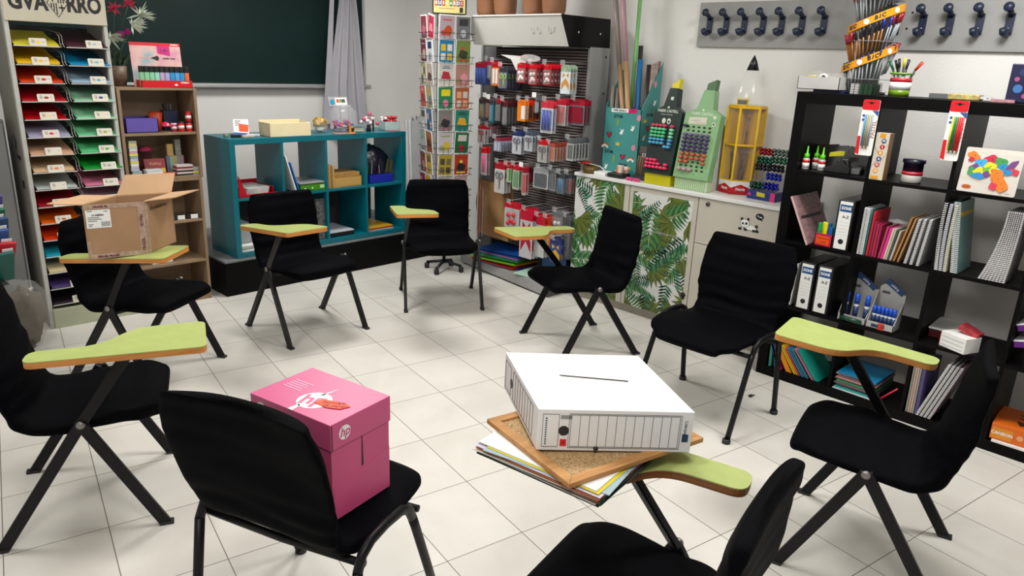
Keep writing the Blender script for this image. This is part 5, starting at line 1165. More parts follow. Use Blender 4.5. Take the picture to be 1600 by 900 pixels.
# hanging pencil packs on the shelf front
def pencil_pack(label, y, z, w, h, cols_, word, lean):
    t = thing('pencil_pack', label, 'pencil pack', (3.728, y, z), 0, None, (lean, 0, 0))
    MB().prism(rrect(-w/2, w/2, -h, 0, .008), .004, FX(0.004, 0, 0)).build('backing_card', WHITE(), t)
    mb = MB(); F = FX(-.0004, 0, 0)
    mb.prism(rrect(-w/2, w/2, -.048, 0, .008), .0004, F, 0); mb.prism([(-w/2, -h+.008), (-w/2+.018, -h+.002), (-w/2+.014, -h+.09), (-w/2, -h+.09)], .0004, F, 0)
    mb.prism(circ(0, -.016, .008, 12, .006), .0007, F, 1); mb.prism([(-.018, -.016), (.018, -.016), (.018, -.012), (-.018, -.012)], .0007, F, 1); mb.prism([(w/2-.03, -.05), (w/2, -.05), (w/2, -.075)], .0005, F, 2)
    text(mb, word, .026, F @ Matrix.Translation((w/2-.010, -h*.52, 0)) @ Matrix.Rotation(PI/2, 4, 'Z'), 3); 
    for yy in (-.075, -.095): mb.prism(circ(-w/2+.012, yy, .006), .0005, F, 2)
    mb.build('print', [cm('#C80A18', .4), BLACK(), cm('#2A5090', .4), cm('#905050', .5)], t)
    for k, c in enumerate(cols_):
        x = -w/2+.024+k*(.0078); p = MB(); p.tube([tuple(FX(0, 0, 0) @ Vector((x, -.07, .0045))), tuple(FX(0, 0, 0) @ Vector((x, -h+.045, .0045)))], .0036, 6); q = p.build('pencil', cm(c, .35), t)
        MB().tube([tuple(FX(0, 0, 0) @ Vector((x, -h+.045, .0045))), tuple(FX(0, 0, 0) @ Vector((x, -h+.03, .0045)))], [.0034, .0006], 6).build('point', cm('#40342C' if k % 2 else '#C8B090', .5), q)
    return t
pencil_pack('hanging pencil pack with red top and muted pastel pencils on the black shelving', 1.361, 1.538, .078, .262, ['#4A88B0', '#7A9AA8', '#B89A58', '#A8A8A4', '#8A9A9C'], 'PASTEL', R(0))
pencil_pack('hanging pencil pack with yellow green and red pencils on the black shelving', .987, 1.557, .072, .262, ['#D8C810', '#1A6A30', '#1A6A30', '#C8101C', '#C8101C', '#C8101C'], 'FLUOR', R(0))
t = item('counting_game_box', 'tall narrow white box with a column of coloured letter discs in the second top cube', 'box', 1.29, 1.165, 3.745)
MB().box(0, .05, -.033, .033, 0, .222).build('carton', cm('#C8C0B0', .45), t, bevel=.001); MB().box(.0, .05, -.036, -.033, 0, .222).build('gold_side', cm('#6A4A18', .4), t)
mb = MB(); F = FX(-.0004, 0, 0)
for k, (ch, c) in enumerate(zip('MIKADO', range(6))):
    y = .185-.0285*k; mb.prism(circ(.004-.003*k+.006, y, .0115), .0004, F, [0, 1, 2, 0, 1, 2][k]); text(mb, ch, .016, F @ Matrix.Translation((.004-.003*k+.006, y, .0005)), 3, bold=.0005)
mb.prism([(-.012, .20), (.016, .20), (.014, .22), (-.010, .22)], .0004, F, 2); mb.prism([(-.022, .004), (.012, .004), (.012, .018), (-.022, .018)], .0004, F, 2)
for a, b in (((-.03, .16), (.0, .12)), ((.03, .13), (.0, .06)), ((-.03, .06), (0, .10)), ((.03, .17), (.012, .15))):
    mb.bar(tuple(F @ Vector((a[0], a[1], .0003))), tuple(F @ Vector((b[0], b[1], .0003))), .0012, .0004, mi=4)
mb.build('printed_discs', [cm('#1A3A78', .4), cm('#B8182C', .4), cm('#D89018', .4), WHITE(), BLACK()], t)
t = item('paint_tub', 'round paint tub with navy lid and red band in the second top cube', 'tub', 1.155, 1.165, 3.83)
MB().lathe([(0, 0), (.043, 0), (.045, .003), (.045, .05), (0, .05)], n=28).build('tub_body', cm('#B8B4B0', .4), t); MB().lathe([(.0455, .036), (.0455, .052)], n=28).build('red_band', cm('#B8283C', .4), t)
MB().lathe([(0, .05), (.044, .05), (.044, .09), (.05, .092), (.05, .108), (0, .11)], n=28).build('lid', cm('#141428', .3), t)
# puzzle board
t = thing('puzzle_board', 'square white wooden board with a colourful aeroplane shaped jigsaw in the third top cube', 'puzzle', (3.728, .93, 1.170), 0, None, (0, R(9), 0))
F = FX(0, 0, 0)
MB().prism(rrect(0, .225, 0, .195, .008), .006, F @ Matrix.Translation((0, 0, -.006))).build('board', wood_mat('white_birch_board', (.52, .48, .43), (.62, .59, .54), (3, 3, 25)), t)
pcs = []
def blobp(cx, cy, rx, ry, n=18, wob=.12, ang=0.0, seed=0):
    out = []
    for k in range(n):
        a = 2*PI*k/n; q = 1+wob*math.sin(4*a+seed); x, y = rx*q*math.cos(a), ry*q*math.sin(a); out.append((cx+x*math.cos(ang)-y*math.sin(ang), cy+x*math.sin(ang)+y*math.cos(ang)))
    return out
plane_cols = ['#D8741A', '#B8203C', '#3A9048', '#3A9AD0', '#D8C81C', '#6A3A78', '#1A80B8', '#C83048', '#6AA838']
pieces = [(.036, .158, .026, .016, -.5, 0), (.030, .142, .012, .010, .3, 1), (.105, .150, .028, .018, .2, 1), (.145, .142, .026, .018, -.3, 2), (.070, .128, .026, .02, .3, 3), (.108, .120, .024, .017, 0, 4), (.155, .118, .022, .017, .4, 6), (.185, .128, .012, .032, -.6, 5), (.200, .106, .020, .014, -.4, 7),
          (.048, .104, .022, .018, .8, 5), (.042, .090, .016, .020, .1, 2), (.072, .094, .024, .018, .2, 4), (.100, .100, .018, .016, 0, 8), (.128, .100, .022, .014, .1, 4), (.172, .100, .024, .012, .2, 6), (.072, .074, .030, .013, 0, 6), (.100, .084, .014, .014, 0, 5), (.140, .094, .028, .016, -.3, 0), (.155, .058, .050, .024, -.95, 0), (.137, .036, .016, .016, 0, 7)]
for k, (x, y, rx, ry, a, c) in enumerate(pieces): MB().prism(blobp(x, y, rx, ry, ang=a, seed=k*1.3), .0035+.00005*k, F).build('jigsaw_piece', cm(plane_cols[c], .45), t)
mb = MB(); mb.prism(circ(.036, .022, .019, 20, .010), .0006, F, 0); text(mb, 'puzzle', .010, F @ Matrix.Translation((.036, .022, .0007)), 1); text(mb, '46.32', .007, F @ Matrix.Translation((.195, .010, .0)), 1)
for (x, y) in ((.04, .16), (.11, .15), (.15, .145), (.07, .13), (.11, .12), (.155, .12), (.19, .12), (.2, .106), (.05, .1), (.075, .09), (.12, .1), (.17, .1), (.14, .094), (.15, .07), (.165, .05), (.14, .04), (.175, .03), (.13, .062)): mb.prism(circ(x, y, .0018, 8), .0052, F, 1)
mb.build('printed_marks', [cm('#B85A28', .5), BLACK()], t)
rnd = random.Random(2)
for k in range(9):
    t = thing('yellow_pencil', 'yellow pencil with dark blue top bundled at the right edge of the top row', 'pencil', (3.86+.02*(k % 3), .655-.011*(k//1) if k < 6 else .62-.011*(k-6), 1.166), 0, 'yellow pencils in the third top cube')
    MB().tube([(0, 0, 0), (rnd.uniform(-.01, .01), rnd.uniform(-.015, .015), .15)], .004, 6).build('shaft', cm('#C8C010', .4), t)
    MB().tube([(0, 0, .15), (0, 0, .185)], .0058, 8).build('blue_top', cm('#101C50', .4), t)
# second row
t = item('clutch_folder', 'pink floral zipped pouch leaning in the left cube of the second row', 'pouch', 1.556, .787, 3.735)
t.rotation_euler = (R(-27), 0, 0)
MB().box(0, .30, 0, .014, 0, .268).build('pouch', mat('floral_pink_print', hx('#8A6A6C'), .5, var=.45, nscale=45), t, bevel=.004); MB().box(-.003, 0, .002, .012, .0, .268).build('pale_edge', cm('#C8A8A4', .5), t)
MB().box(.02, .26, -.0015, 0, .14, .155).build('dark_strap', cm('#201818', .5), t)
for (lb, y, z, tp) in (('white spined lever arch file standing alone in the left cube of the second row', 1.437, .787, 0), ('white spined lever arch file in the third row, left of the pair', 1.578, .430, 1), ('white spined lever arch file in the third row, right of the pair', 1.484, .430, 1)):
    t = item('lever_arch_file', lb, 'binder', y, z, 3.752)
    sw = mat('black_marbled_board', (.012, .012, .012), .35, var=.8, nscale=60)
    MB().box(0, .28, -.075, 0.006, 0, .258).build('cover', sw, t, bevel=.003)
    sp = MB(); F = FX(-.0006, 0, 0); sp.prism(rrect(.004, .066, .006, .250, .003), .0006, F, 0); sp.build('white_spine_label', WHITE(), t)
    mb = MB(); mb.prism([(.007, .198), (.066, .198), (.066, .234), (.007, .234)], .0008, F, 0); text(mb, 'DOHE', .020, F @ Matrix.Translation((.037, .216, .0008)), 1, bold=.0008, sx=.85); text(mb, 'A-Z', .020, F @ Matrix.Translation((.040, .172, .0006)), 2, bold=.0005)
    for z_ in (.145, .128, .111, .094, .078): mb.prism([(.012, z_), (.058, z_), (.058, z_+.0008), (.012, z_+.0008)], .0008, F, 3)
    mb.prism(circ(.036, .045, .0135), .0008, F, 2); mb.build('print', [cm('#1A4A80', .4), WHITE(), BLACK(), cm('#909090', .5)], t)
lean_slab('white_document', 'thin white papers leaning left of the pair of lever arch files', 'papers', 1.615, .430, .008, .235, .25, WHITE(), R(-3))
t = item('pen_cup', 'small magenta box of fluorescent markers with a handwritten orange note', 'pen box', 1.49, .787, 3.752)
f = MB(); mg = cm('#B01848', .4); f.box(0, .003, -.045, .045, 0, .068); f.box(.06, .063, -.045, .045, 0, .072); f.box(0, .063, -.045, -.042, 0, .068); f.box(0, .063, .042, .045, 0, .068); f.box(0, .063, -.045, .045, 0, .003); f.build('box_walls', mg, t)
mb = MB(); F = FX(-.0006, .0, 0); mb.prism([(-.038, .012), (.032, .010), (.034, .056), (-.036, .058)], .0006, F, 0); text(mb, 'Fluorescent', .013, F @ Matrix.Translation((0, .044, .0006)), 1, shear=.3); text(mb, 'a 0,60', .013, F @ Matrix.Translation((-.002, .024, .0006)), 1, shear=.3); mb.build('orange_note', [cm('#E04A08', .5), BLACK()], t)
for k, (y, c, h, nm) in enumerate(((.034, '#18A050', .115, 'green'), (.018, '#D8D010', .12, 'yellow'), (.004, '#E0D810', .12, 'bright yellow'), (-.012, '#1458B0', .12, 'blue'), (-.026, '#1860B8', .10, 'mid blue'), (-.036, '#18905A', .118, 'sea green'))):
    p = thing('fluorescent_marker', '%s marker in the small magenta box' % nm, 'marker', (3.755+.02+.012*(k % 2), 1.49+y, .792))
    MB().prism(rrect(-.007, .007, -.008, .008, .004), h*.6).build('barrel', cm(c, .35), p); MB().prism(rrect(-.0075, .0075, -.0085, .0085, .004), h*.4, Matrix.Translation((0, 0, h*.6))).build('cap', cm(c, .35), p, bevel=.002)
row = [  # foot y, thickness, height, lean(deg), colour, spine?, name
 (1.312, .009, .236, 0, '#D0D0D0', 1, 'white spiral notebook', 'first from the divider'), (1.299, .009, .234, 0, '#C8CCD0', 1, 'off white spiral notebook', 'second from the divider'),
 (1.289, .004, .232, 0, '#C8D0D0', 0, 'thin white notebook', 'third from the divider'), (1.281, .005, .231, -1, '#1A6A68', 0, 'teal notebook', 'between white and red'),
 (1.270, .010, .225, -1, '#B8142C', 0, 'red notebook', 'tall one by the teal one'), (1.256, .010, .175, -1, '#8A1838', 0, 'crimson notebook', 'first of the short ones'), (1.243, .010, .168, -1, '#A02048', 0, 'raspberry notebook', 'second of the short ones'),
 (1.230, .009, .165, -1, '#901C40', 0, 'dark raspberry notebook', 'third of the short ones'), (1.212, .010, .160, -6, '#A83058', 0, 'rose notebook', 'first tilted one'), (1.199, .011, .156, -7, '#D82888', 0, 'hot pink notebook', 'next to the cream ones'),
 (1.186, .008, .155, -7, '#C8BCA8', 0, 'cream notebook', 'right of the hot pink one'), (1.176, .008, .155, -7, '#B8A898', 0, 'beige notebook', 'left of the green one'), (1.166, .008, .152, -7, '#2A5040', 0, 'dark green notebook', 'between beige ones'), (1.156, .008, .150, -8, '#C0A898', 0, 'dusty beige notebook', 'right of the green one'),
 (1.139, .007, .222, -11, '#A8783C', 0, 'kraft brown notebook', 'left of the two tall brown ones'), (1.121, .007, .222, -11, '#A8805C', 0, 'pinkish brown notebook', 'right of the two tall brown ones'),
 (1.089, .011, .222, -7, '#A8A8AA', 1, 'grey white spiral notebook', 'first of three before the divider'), (1.063, .011, .226, -6, '#B0B0B0', 1, 'grey white spiral notebook', 'second of the three'), (1.034, .011, .228, -5, '#B8B8B8', 1, 'grey white spiral notebook', 'last of the three')]
for (y, th, h, ln, c, sp, nm, wh_) in row:
    lean_slab('notebook', '%s in the second shelf row, %s' % (nm, wh_), 'notebook', y-th, .787, th, h, .15 if h < .2 else .2, cm(c, .45), R(ln), 3.752, 'notebooks in the second row', WIRE if sp else None)
o = blob('plastic_wrap', (0, 0, 0), .03, clearm, None, 3, .5, n=10, sq=(.8, 1.5, .6)); o.location = (3.80, 1.165, .965); tag(o, 'crumpled clear film on the short notebooks of the second row', 'film')
for k in range(3): lean_slab('notebook', 'bowed %s notebook in the third cube of the second row, %s' % (['white', 'bluish white', 'yellow edged'][k], ['outermost left', 'middle', 'rightmost'][k]), 'notebook', .938-.018*k, .788, .012, .318-.004*k, .21, cm(['#B8B8BC', '#8890A8', '#C0B890'][k], .45), R(-2), 3.744, None, WIRE, curve=.026-.004*k)
lean_slab('yellow_notebook', 'thin mustard yellow notebook squeezed before the pale teal one', 'notebook', .8855, .788, .004, .28, .2, cm('#C8A010', .45), R(2), 3.757)
lean_slab('notebook', 'white spiral notebook left of the pale teal cover', 'notebook', .872, .788, .012, .325, .21, cm('#A8C0C0', .45), R(8), 3.752, None, WIRE)
lean_slab('notebook', 'large pale teal covered spiral notebook turned outwards in the second row', 'notebook', .858, .788, .013, .326, .215, cm('#5E8484', .35), R(8), 3.752, None, WIRE)
t.name = t.name
for k in range(8):
    lean_slab('notebook', 'bowed white spiral notebook at the right of the second row, %s' % ['outermost left', 'second', 'third', 'fourth', 'fifth', 'sixth', 'seventh', 'last'][k], 'notebook', .762-.0135*k, .788, .009, .318, .2, cm(['#A8A4A8', '#B0ACB0', '#A89CA8', '#B8B4B8'][k % 4], .45), R(0), 3.748, 'bowed white notebooks', WIRE, curve=-.055+.006*k)
# third row: marker displays
def mdisp(label, y, w, n, price):
    t = item('marker_counter_box', label, 'marker display', y, .430, 3.75)
    wb_ = cm('#A8A8A6', .5)
    f = MB(); f.box(0, .003, -w, 0, 0, .035); f.box(0, .09, -w, 0, 0, .003); f.prism([(0, 0), (.095, 0), (.10, .18), (.085, .18), (.0, .035)], .003, frame((0, 0.003, 0), (1, 0, 0), (0, 0, 1))); f.prism([(0, 0), (.095, 0), (.10, .14), (.0, .035)], .003, frame((0, -w+.003, 0), (1, 0, 0), (0, 0, 1))); f.build('box_walls', wb_, t)
    FB = frame((.092, 0, 0), (0, -1, 0), (.06, 0, 1)); MB().prism([(0, 0), (w, 0), (w, .175), (w*.9, .175), (.02, .215), (0, .20)], .003, FB).build('header_card', wb_, t)
    st = MB(); c_ = Vector((w*.55, .205)); d_ = Vector((.85, -.52)).normalized(); n_ = Vector((.52, .85)).normalized(); L_ = w*.42
    st.prism([tuple(c_-d_*L_-n_*.014), tuple(c_+d_*L_-n_*.014), tuple(c_+d_*L_+n_*.014), tuple(c_-d_*L_+n_*.014)], .006, FB); bn = st.build('blue_banner', cm('#1C3A68', .4), t)
    mb = MB(); text(mb, 'edding', .017, FB @ Matrix.Translation((c_.x, c_.y, .0062)) @ Matrix.Rotation(math.atan2(d_.y, d_.x), 4, 'Z')); mb.build('banner_lettering', WHITE(), bn)
    mb = MB(); mb.prism([(.012, .165), (.05, .165), (.05, .178), (.012, .178)], .0034, FB, 0); mb.prism([(.02, .008), (.055, .008), (.055, .024), (.02, .024)], .0005, FX(-.0004, 0, 0), 1)
    if price: mb.prism([(w*.42, .0), (w*.66, .0), (w*.66, .034), (w*.42, .034)], .0008, FX(-.0004, 0, 0), 2); text(mb, '1.35', .022, FX(-.0013, -w*.54, .017), 1, bold=.0008)
    mb.build('print', [cm('#404048', .5), cm('#203050', .5), cm('#D83010', .5)], t)
    for k in range(n):
        yy = y-.016-(w-.03)*k/(n-1)
        p = thing('blue_marker', 'blue marker in the %s counter box, %s from left' % ('orange tagged' if price else 'taller', ORD[k]), 'marker', (3.75+.03, yy, .434), 0, 'blue markers in the '+('right' if price else 'left')+' counter box')
        q = 1.0 if price else 1.35; MB().lathe([(0, 0), (.009*q, 0), (.009*q, .07*q), (0, .07*q)], n=12).build('barrel', cm('#B0B4B8', .35), p); MB().lathe([(.0092*q, .012), (.0092*q, .06*q)], n=12).build('dark_label', cm('#18305A', .4), p); MB().lathe([(0, .07*q), (.0098*q, .07*q), (.009*q, .108*q), (0, .11*q)], n=12).build('cap', cm('#1048B8', .35), p)
mdisp('taller white counter box of blue markers in the third row, behind the green pen', 1.345, .135, 3, False)
mdisp('white counter box of blue markers with an orange price tag in the third row', 1.200, .125, 6, True)
t = thing('thick_marker', 'dark green thick marker lying before the taller counter box', 'marker', (3.742, 1.325, .450)); MB().tube([(-.006, .0, 0.0), (-.006, -.10, -.004)], .012, 14).build('barrel', cm('#0C3A24', .35), t)
o = MB().box(0, .20, -.155, 0, 0, .045).build('flat_red_box', cm('#6A1020', .45), None, loc=(3.86, .945, .431), rz=R(4), bevel=.002); tag(o, 'flat dark red box at the back of the third cube in the third row', 'box')
o = MB().box(0, .22, -.165, 0, 0, .008).build('white_pad', WHITE(), None, loc=(3.84, .945, .4775), rz=R(3), bevel=.001); tag(o, 'white pad lying on the flat dark red box', 'pad')
t = thing('white_box', 'white printed box with red trim in the third row, beside the flat red box', 'box', (3.765, .868, .431), R(-24)); MB().box(0, .10, -.13, 0, 0, .075).build('carton', WHITE(), t, bevel=.002); MB().box(-.0008, .1, .0, .001, 0, .075).build('red_end', cm('#B83020', .45), t)
mb = MB()
for k in range(3): mb.prism([(.01, .012+.02*k), (.12, .012+.02*k), (.12, .014+.02*k), (.01, .014+.02*k)], .0005, FX(-.0004, 0, 0))
mb.build('print', cm('#A0A0A8', .5), t)
o = MB().box(-.03, .03, -.045, .045, 0, .03).build('red_white_pack', mat('red_white_pack', hx('#A83038'), .4, var=.5, nscale=30), None, bevel=.003); o.location = (3.81, .765, .508); o.rotation_euler = (R(20), 0, R(-10)); tag(o, 'small red and white packet tipped on the white box', 'packet')
for k in range(2):
    t = thing('purple_folder', '%s purple folder leaning in the last cube of the third row' % ['upper', 'lower'][k], 'folder', (3.76, .575, .436+.035*(1-k)), 0, None, (R(-22 if k == 0 else -14), 0, 0))
    MB().box(0, .22, -.33, 0, 0, .028).build('cover', cm('#5A0A78', .4), t, bevel=.003); MB().box(0, .22, -.33, 0, .0285, .033).build('white_sheets', WHITE(), t)
    MB().prism([(.04, .006), (.07, .006), (.07, .024), (.04, .024)], .0006, FX(-.0005, 0, 0)).build('white_label', WHITE(), t)
    t.location.z += .115-.04*k
# bottom row
cs = [(1.735-.03, .012, .155, 2, '#3A9A80', 'mint green'), (1.672, .008, .15, 8, '#2A4080', 'navy'), (1.655, .012, .15, 22, '#5A2A70', 'purple'), (1.640, .012, .15, 28, '#B02070', 'magenta'), (1.600, .030, .150, 32, '#E08A10', 'orange'), (1.555, .010, .168, 36, '#D8B818', 'yellow'), (1.541, .009, .168, 36, '#D89A20', 'amber'),
      (1.527, .008, .166, 36, '#B83A48', 'red'), (1.510, .008, .170, 38, '#2A80A8', 'sky blue'), (1.497, .009, .172, 38, '#3A6A88', 'steel blue'), (1.482, .008, .172, 38, '#2A8898', 'blue green'), (1.455, .010, .185, 40, '#D8608A', 'pink'), (1.440, .022, .185, 40, '#108A78', 'emerald')]
for k, (y, th, h, ln, c, nm) in enumerate(cs):
    lean_slab('notebook', '%s notebook leaning left in the bottom left cube' % nm, 'notebook', y-th-.03, .054, th, h*math.cos(R(ln)), .21, cm(c, .42), R(ln), 3.752, 'coloured notebooks in the bottom left cube')
stk = [('#B8C8C8', .008, 'white'), ('#1FA09A', .012, 'turquoise'), ('#4A4448', .012, 'dark grey'), ('#6A5058', .010, 'plum grey'), ('#3E8A62', .014, 'sea green'), ('#3A5A48', .006, 'dark green'), ('#A87A78', .010, 'dusty pink'), ('#8A6068', .010, 'mauve'), ('#C0A080', .008, 'sand'), ('#0E6E9A', .012, 'blue')]
z = .0545
for k, (c, th, nm) in enumerate(stk):
    o = MB().box(0, .26, -.20, 0, 0, th-.0008).build('notebook', cm(c, .42), None, loc=(3.745+.004*(k % 3), 1.308-.004*((k*2) % 5), z), rz=R((k % 3)-1), bevel=.001); tag(o, '%s notebook in the flat pile in the second bottom cube' % nm, 'notebook', 'flat pile of notebooks'); z += th
t = thing('red_pen', 'red pen leaning in the second bottom cube right of the notebook pile', 'pen', (3.752, 1.085, .10)); MB().tube([(0, 0, 0), (0.01, -.085, .095)], .0045, 8).build('barrel', cm('#B8102C', .35), t)
t.location.z = .058
for k, (y, c, nm) in enumerate(((.945, '#8A8478', 'grey'), (.935, '#A89888', 'beige'), (.925, '#B89A88', 'pinkish beige'), (.915, '#8A8A88', 'silver grey'), (.897, '#4A4070', 'violet'))):
    lean_slab('folder', '%s folder standing at the left of the third bottom cube' % nm, 'folder', y-.008, .054, .008 if k < 4 else .014, .255, .24, cm(c, .45), R(1), 3.752, None)
for k in range(4):
    lean_slab('notebook', '%s spiral notebook leaning to the right in the third bottom cube' % ['white', 'pale grey', 'light grey', 'mauve edged'][k], 'notebook', .885-.018*k, .054, .011, .30, .22, cm(['#B8B8B8', '#A8A8AC', '#9A9A9C', '#7A6070'][k], .45), R(-17), 3.752, None, WIRE)
t = thing('orange_box', 'orange cardboard box with white lettering in the last bottom cube', 'box', (3.745, .578, .066), R(4)); MB().box(0, .25, -.30, 0, 0, .078).build('carton', cm('#D8640C', .45), t, bevel=.002)
mb = MB(); mb.prism([(.004, .008), (.085, .008), (.085, .06), (.004, .06)], .0005, FX(-.0005, 0, 0), 0); text(mb, 'CANSON', .02, FX(-.0011, -.045, .034), 1, bold=.0006); mb.prism(circ(.115, .036, .013), .0006, FX(-.0005, 0, 0), 2); mb.build('print', [cm('#D88818', .4), WHITE(), cm('#E0A070', .4)], t)
mb = MB(); 
for k in range(6): mb.prism([(.04+.03*k, -.1-.02*(k % 3)), (.10+.02*k, -.08-.03*(k % 2)), (.08+.03*k, -.15)], .0005, frame((0, 0, .0785), (1, 0, 0), (0, 1, 0)))
mb.build('dark_print', cm('#40200C', .5), t)
o = MB().box(0, .27, -.33, 0, 0, .010).build('white_sheets', WHITE(), None, loc=(3.735, .565, .0545), rz=R(2)); tag(o, 'white sheets under the orange box', 'papers')

# ------------------------------------------------------------------ on top of the black shelving
ZK = KH+.001
t = thing('open_white_box', 'open white box full of clear wrapped goods on the left of the black shelving', 'box', (3.80, 1.775, ZK+.012))
f = MB(); W_ = cm('#B8B6B4', .5); f.box(0, .003, -.215, 0, 0, .062); f.box(.15, .153, -.215, 0, 0, .062); f.box(0, .153, -.003, 0, 0, .062); f.box(0, .153, -.215, -.212, 0, .062); f.box(0, .153, -.215, 0, 0, .003); f.build('box_walls', W_, t)
mb = MB(); text(mb, '10', .018, frame((.08, -.2155, .032), (1, 0, 0), (0, 0, 1))); mb.build('side_print', BLACK(), t)
blob('clear_wrapping', (.076, -.10, .055), .06, clearm, t, 5, .4, n=12, sq=(1.0, 1.6, .55)); 
o = MB(); o.lathe([(.012, 0), (.022, 0), (.022, .012), (.012, .012), (.012, 0)], n=18, mtx=frame((.03, -.12, .058), (0, -1, 0), (0, 0, 1))); o.build('white_tape_ring', WHITE(), t); MB().tube([(.05, -.02, .06), (.05, -.07, .065)], .006, 8).build('yellow_item', cm('#C8B830', .4), t)
t = thing('blue_tray', 'dark blue tray lying under the open white box', 'tray', (3.83, 1.70, ZK)); MB().box(0, .16, -.16, 0, 0, .011).build('tray', cm('#101850', .4), t)
# tiered pen tower
PX, PY = 3.97, 1.50
t = thing('pen_tower', 'tall tiered clear pen tower with slanting orange bands above the black shelving', 'pen display', (PX, PY, ZK))
MB().lathe([(0, 0), (.10, 0), (.10, .012), (0, .012)], n=32).build('base', cm('#18181C', .4), t)
MB().lathe([(.062, .01), (.062, 1.0)], n=28).build('core', mat('smoky_acrylic', (.05, .055, .06), .2, var=0, alpha=.75), t)
vd = Vector((PX, PY, 0)).normalized(); side = Vector((vd.y, -vd.x, 0))
def band(zc, rise, name):
    mb = MB(); n = 40; r0 = .122
    for k in range(n):
        a0, a1 = 2*PI*k/n, 2*PI*(k+1)/n; q = []
        for a in (a0, a1):
            d = -vd*math.cos(a)+side*math.sin(a); zz = zc+rise*d.dot(side)
            q.append((d.x*r0, d.y*r0, zz))
        (ax, ay, az), (bx, by, bz) = q
        for s in (1,): mb.add([(ax, ay, az-.018), (bx, by, bz-.018), (bx, by, bz+.018), (ax, ay, az+.018), (ax*.98, ay*.98, az-.018), (bx*.98, by*.98, bz-.018), (bx*.98, by*.98, bz+.018), (ax*.98, ay*.98, az+.018)], [(0, 1, 2, 3), (7, 6, 5, 4), (3, 2, 6, 7), (0, 4, 5, 1)])
    b = mb.build(name, cm('#D8900C', .4), t)
    tx = MB()
    for ang, s_ in ((-.95, 'BIC'), (.12, 'BIC'), (2.2, 'BIC')):
        for j, ch in enumerate(s_):
            a = ang+.13*(j-1); d = -vd*math.cos(a)+side*math.sin(a); rr = side*math.cos(a)+vd*math.sin(a); zz = zc+rise*d.dot(side); text(tx, ch, .026, frame((d.x*.1225, d.y*.1225, zz), (rr.x, rr.y, rise*math.cos(a)/.122*.122/.122*.5), (0, 0, 1)), 0, bold=.0012)
        a = ang-.30; 
    for a in (-.35, .75): d = -vd*math.cos(a)+side*math.sin(a); rr = side*math.cos(a)+vd*math.sin(a); zz = zc+rise*d.dot(side); tx.prism(circ(0, 0, .013), .001, frame((d.x*.1225, d.y*.1225, zz), tuple(rr), (0, 0, 1)), 1)
    tx.build('band_lettering', [BLACK(), WHITE()], b)
band(1.727-ZK, .055, 'orange_band'); band(1.915-ZK, .055, 'orange_band'); band(2.11-ZK, .055, 'orange_band')
for zf in (.07, .25, .44): MB().lathe([(.06, zf), (.116, zf+.0), (.116, zf+.004), (.06, zf+.004)], n=32).build('tier_ring', mat('clear_tier', (.3, .3, .32), .15, var=0, alpha=.45), t)
rnd = random.Random(14)
tiers = [(.02, ['#10204A', '#10204A', '#701018', '#18306A', '#801420'], 'lower'), (.16, ['#14141C', '#14141C', '#14141C', '#1428A0', '#7A0A1C', '#A01428'], 'middle'), (.36, ['#101014', '#1A28A0', '#181820', '#901424'], 'upper')]
for zi, cl, nm in tiers:
    for k in range(34):
        a = 2*PI*k/34; d = -vd*math.cos(a)+side*math.sin(a); s_ = d.dot(side); zz = zi+.055*s_/1.0
        if nm == 'middle': c = '#A01428' if s_ < -.75 else '#14141C' if s_ < .25 else '#1428B0' if s_ < .6 else '#8A0C20'
        elif nm == 'lower': c = '#12265A' if s_ < .45 else '#7A1020'
        else: c = '#B01424' if s_ < -.8 else '#1A2AA0' if s_ < -.3 else '#17171C'
        cn = {'#A01428': 'red', '#14141C': 'black', '#1428B0': 'blue', '#8A0C20': 'dark red', '#12265A': 'navy', '#7A1020': 'maroon', '#B01424': 'bright red', '#1A2AA0': 'royal blue', '#17171C': 'charcoal'}[c]
        bc = '#A86820' if (nm == 'middle' and s_ < .45) else '#9AA0A4'
        near = math.cos(a) > 0; od = sorted(range(34), key=lambda q: math.sin(2*PI*q/34)); od = [q for q in od if (math.cos(2*PI*q/34) > 0) == near]
        p = thing('ballpoint_pen', '%s ballpoint on the %s side of the tower\'s %s tier, %s from left' % (cn, 'near' if near else 'far', nm, ORD[od.index(k)]), 'pen', (PX+d.x*.085, PY+d.y*.085, ZK+zz+.03), 0, '%s ballpoints in the %s tier' % (cn, nm))
        ox, oy = d.x*.035+rnd.uniform(-.01, .01), d.y*.035+rnd.uniform(-.01, .01)
        MB().tube([(0, 0, 0), (ox*.7, oy*.7, .10)], .0036, 6).build('barrel', cm(bc, .25), p); MB().tube([(ox*.7, oy*.7, .10), (ox, oy, .145)], [.0046, .005], 6).build('cap', cm(c, .3), p)
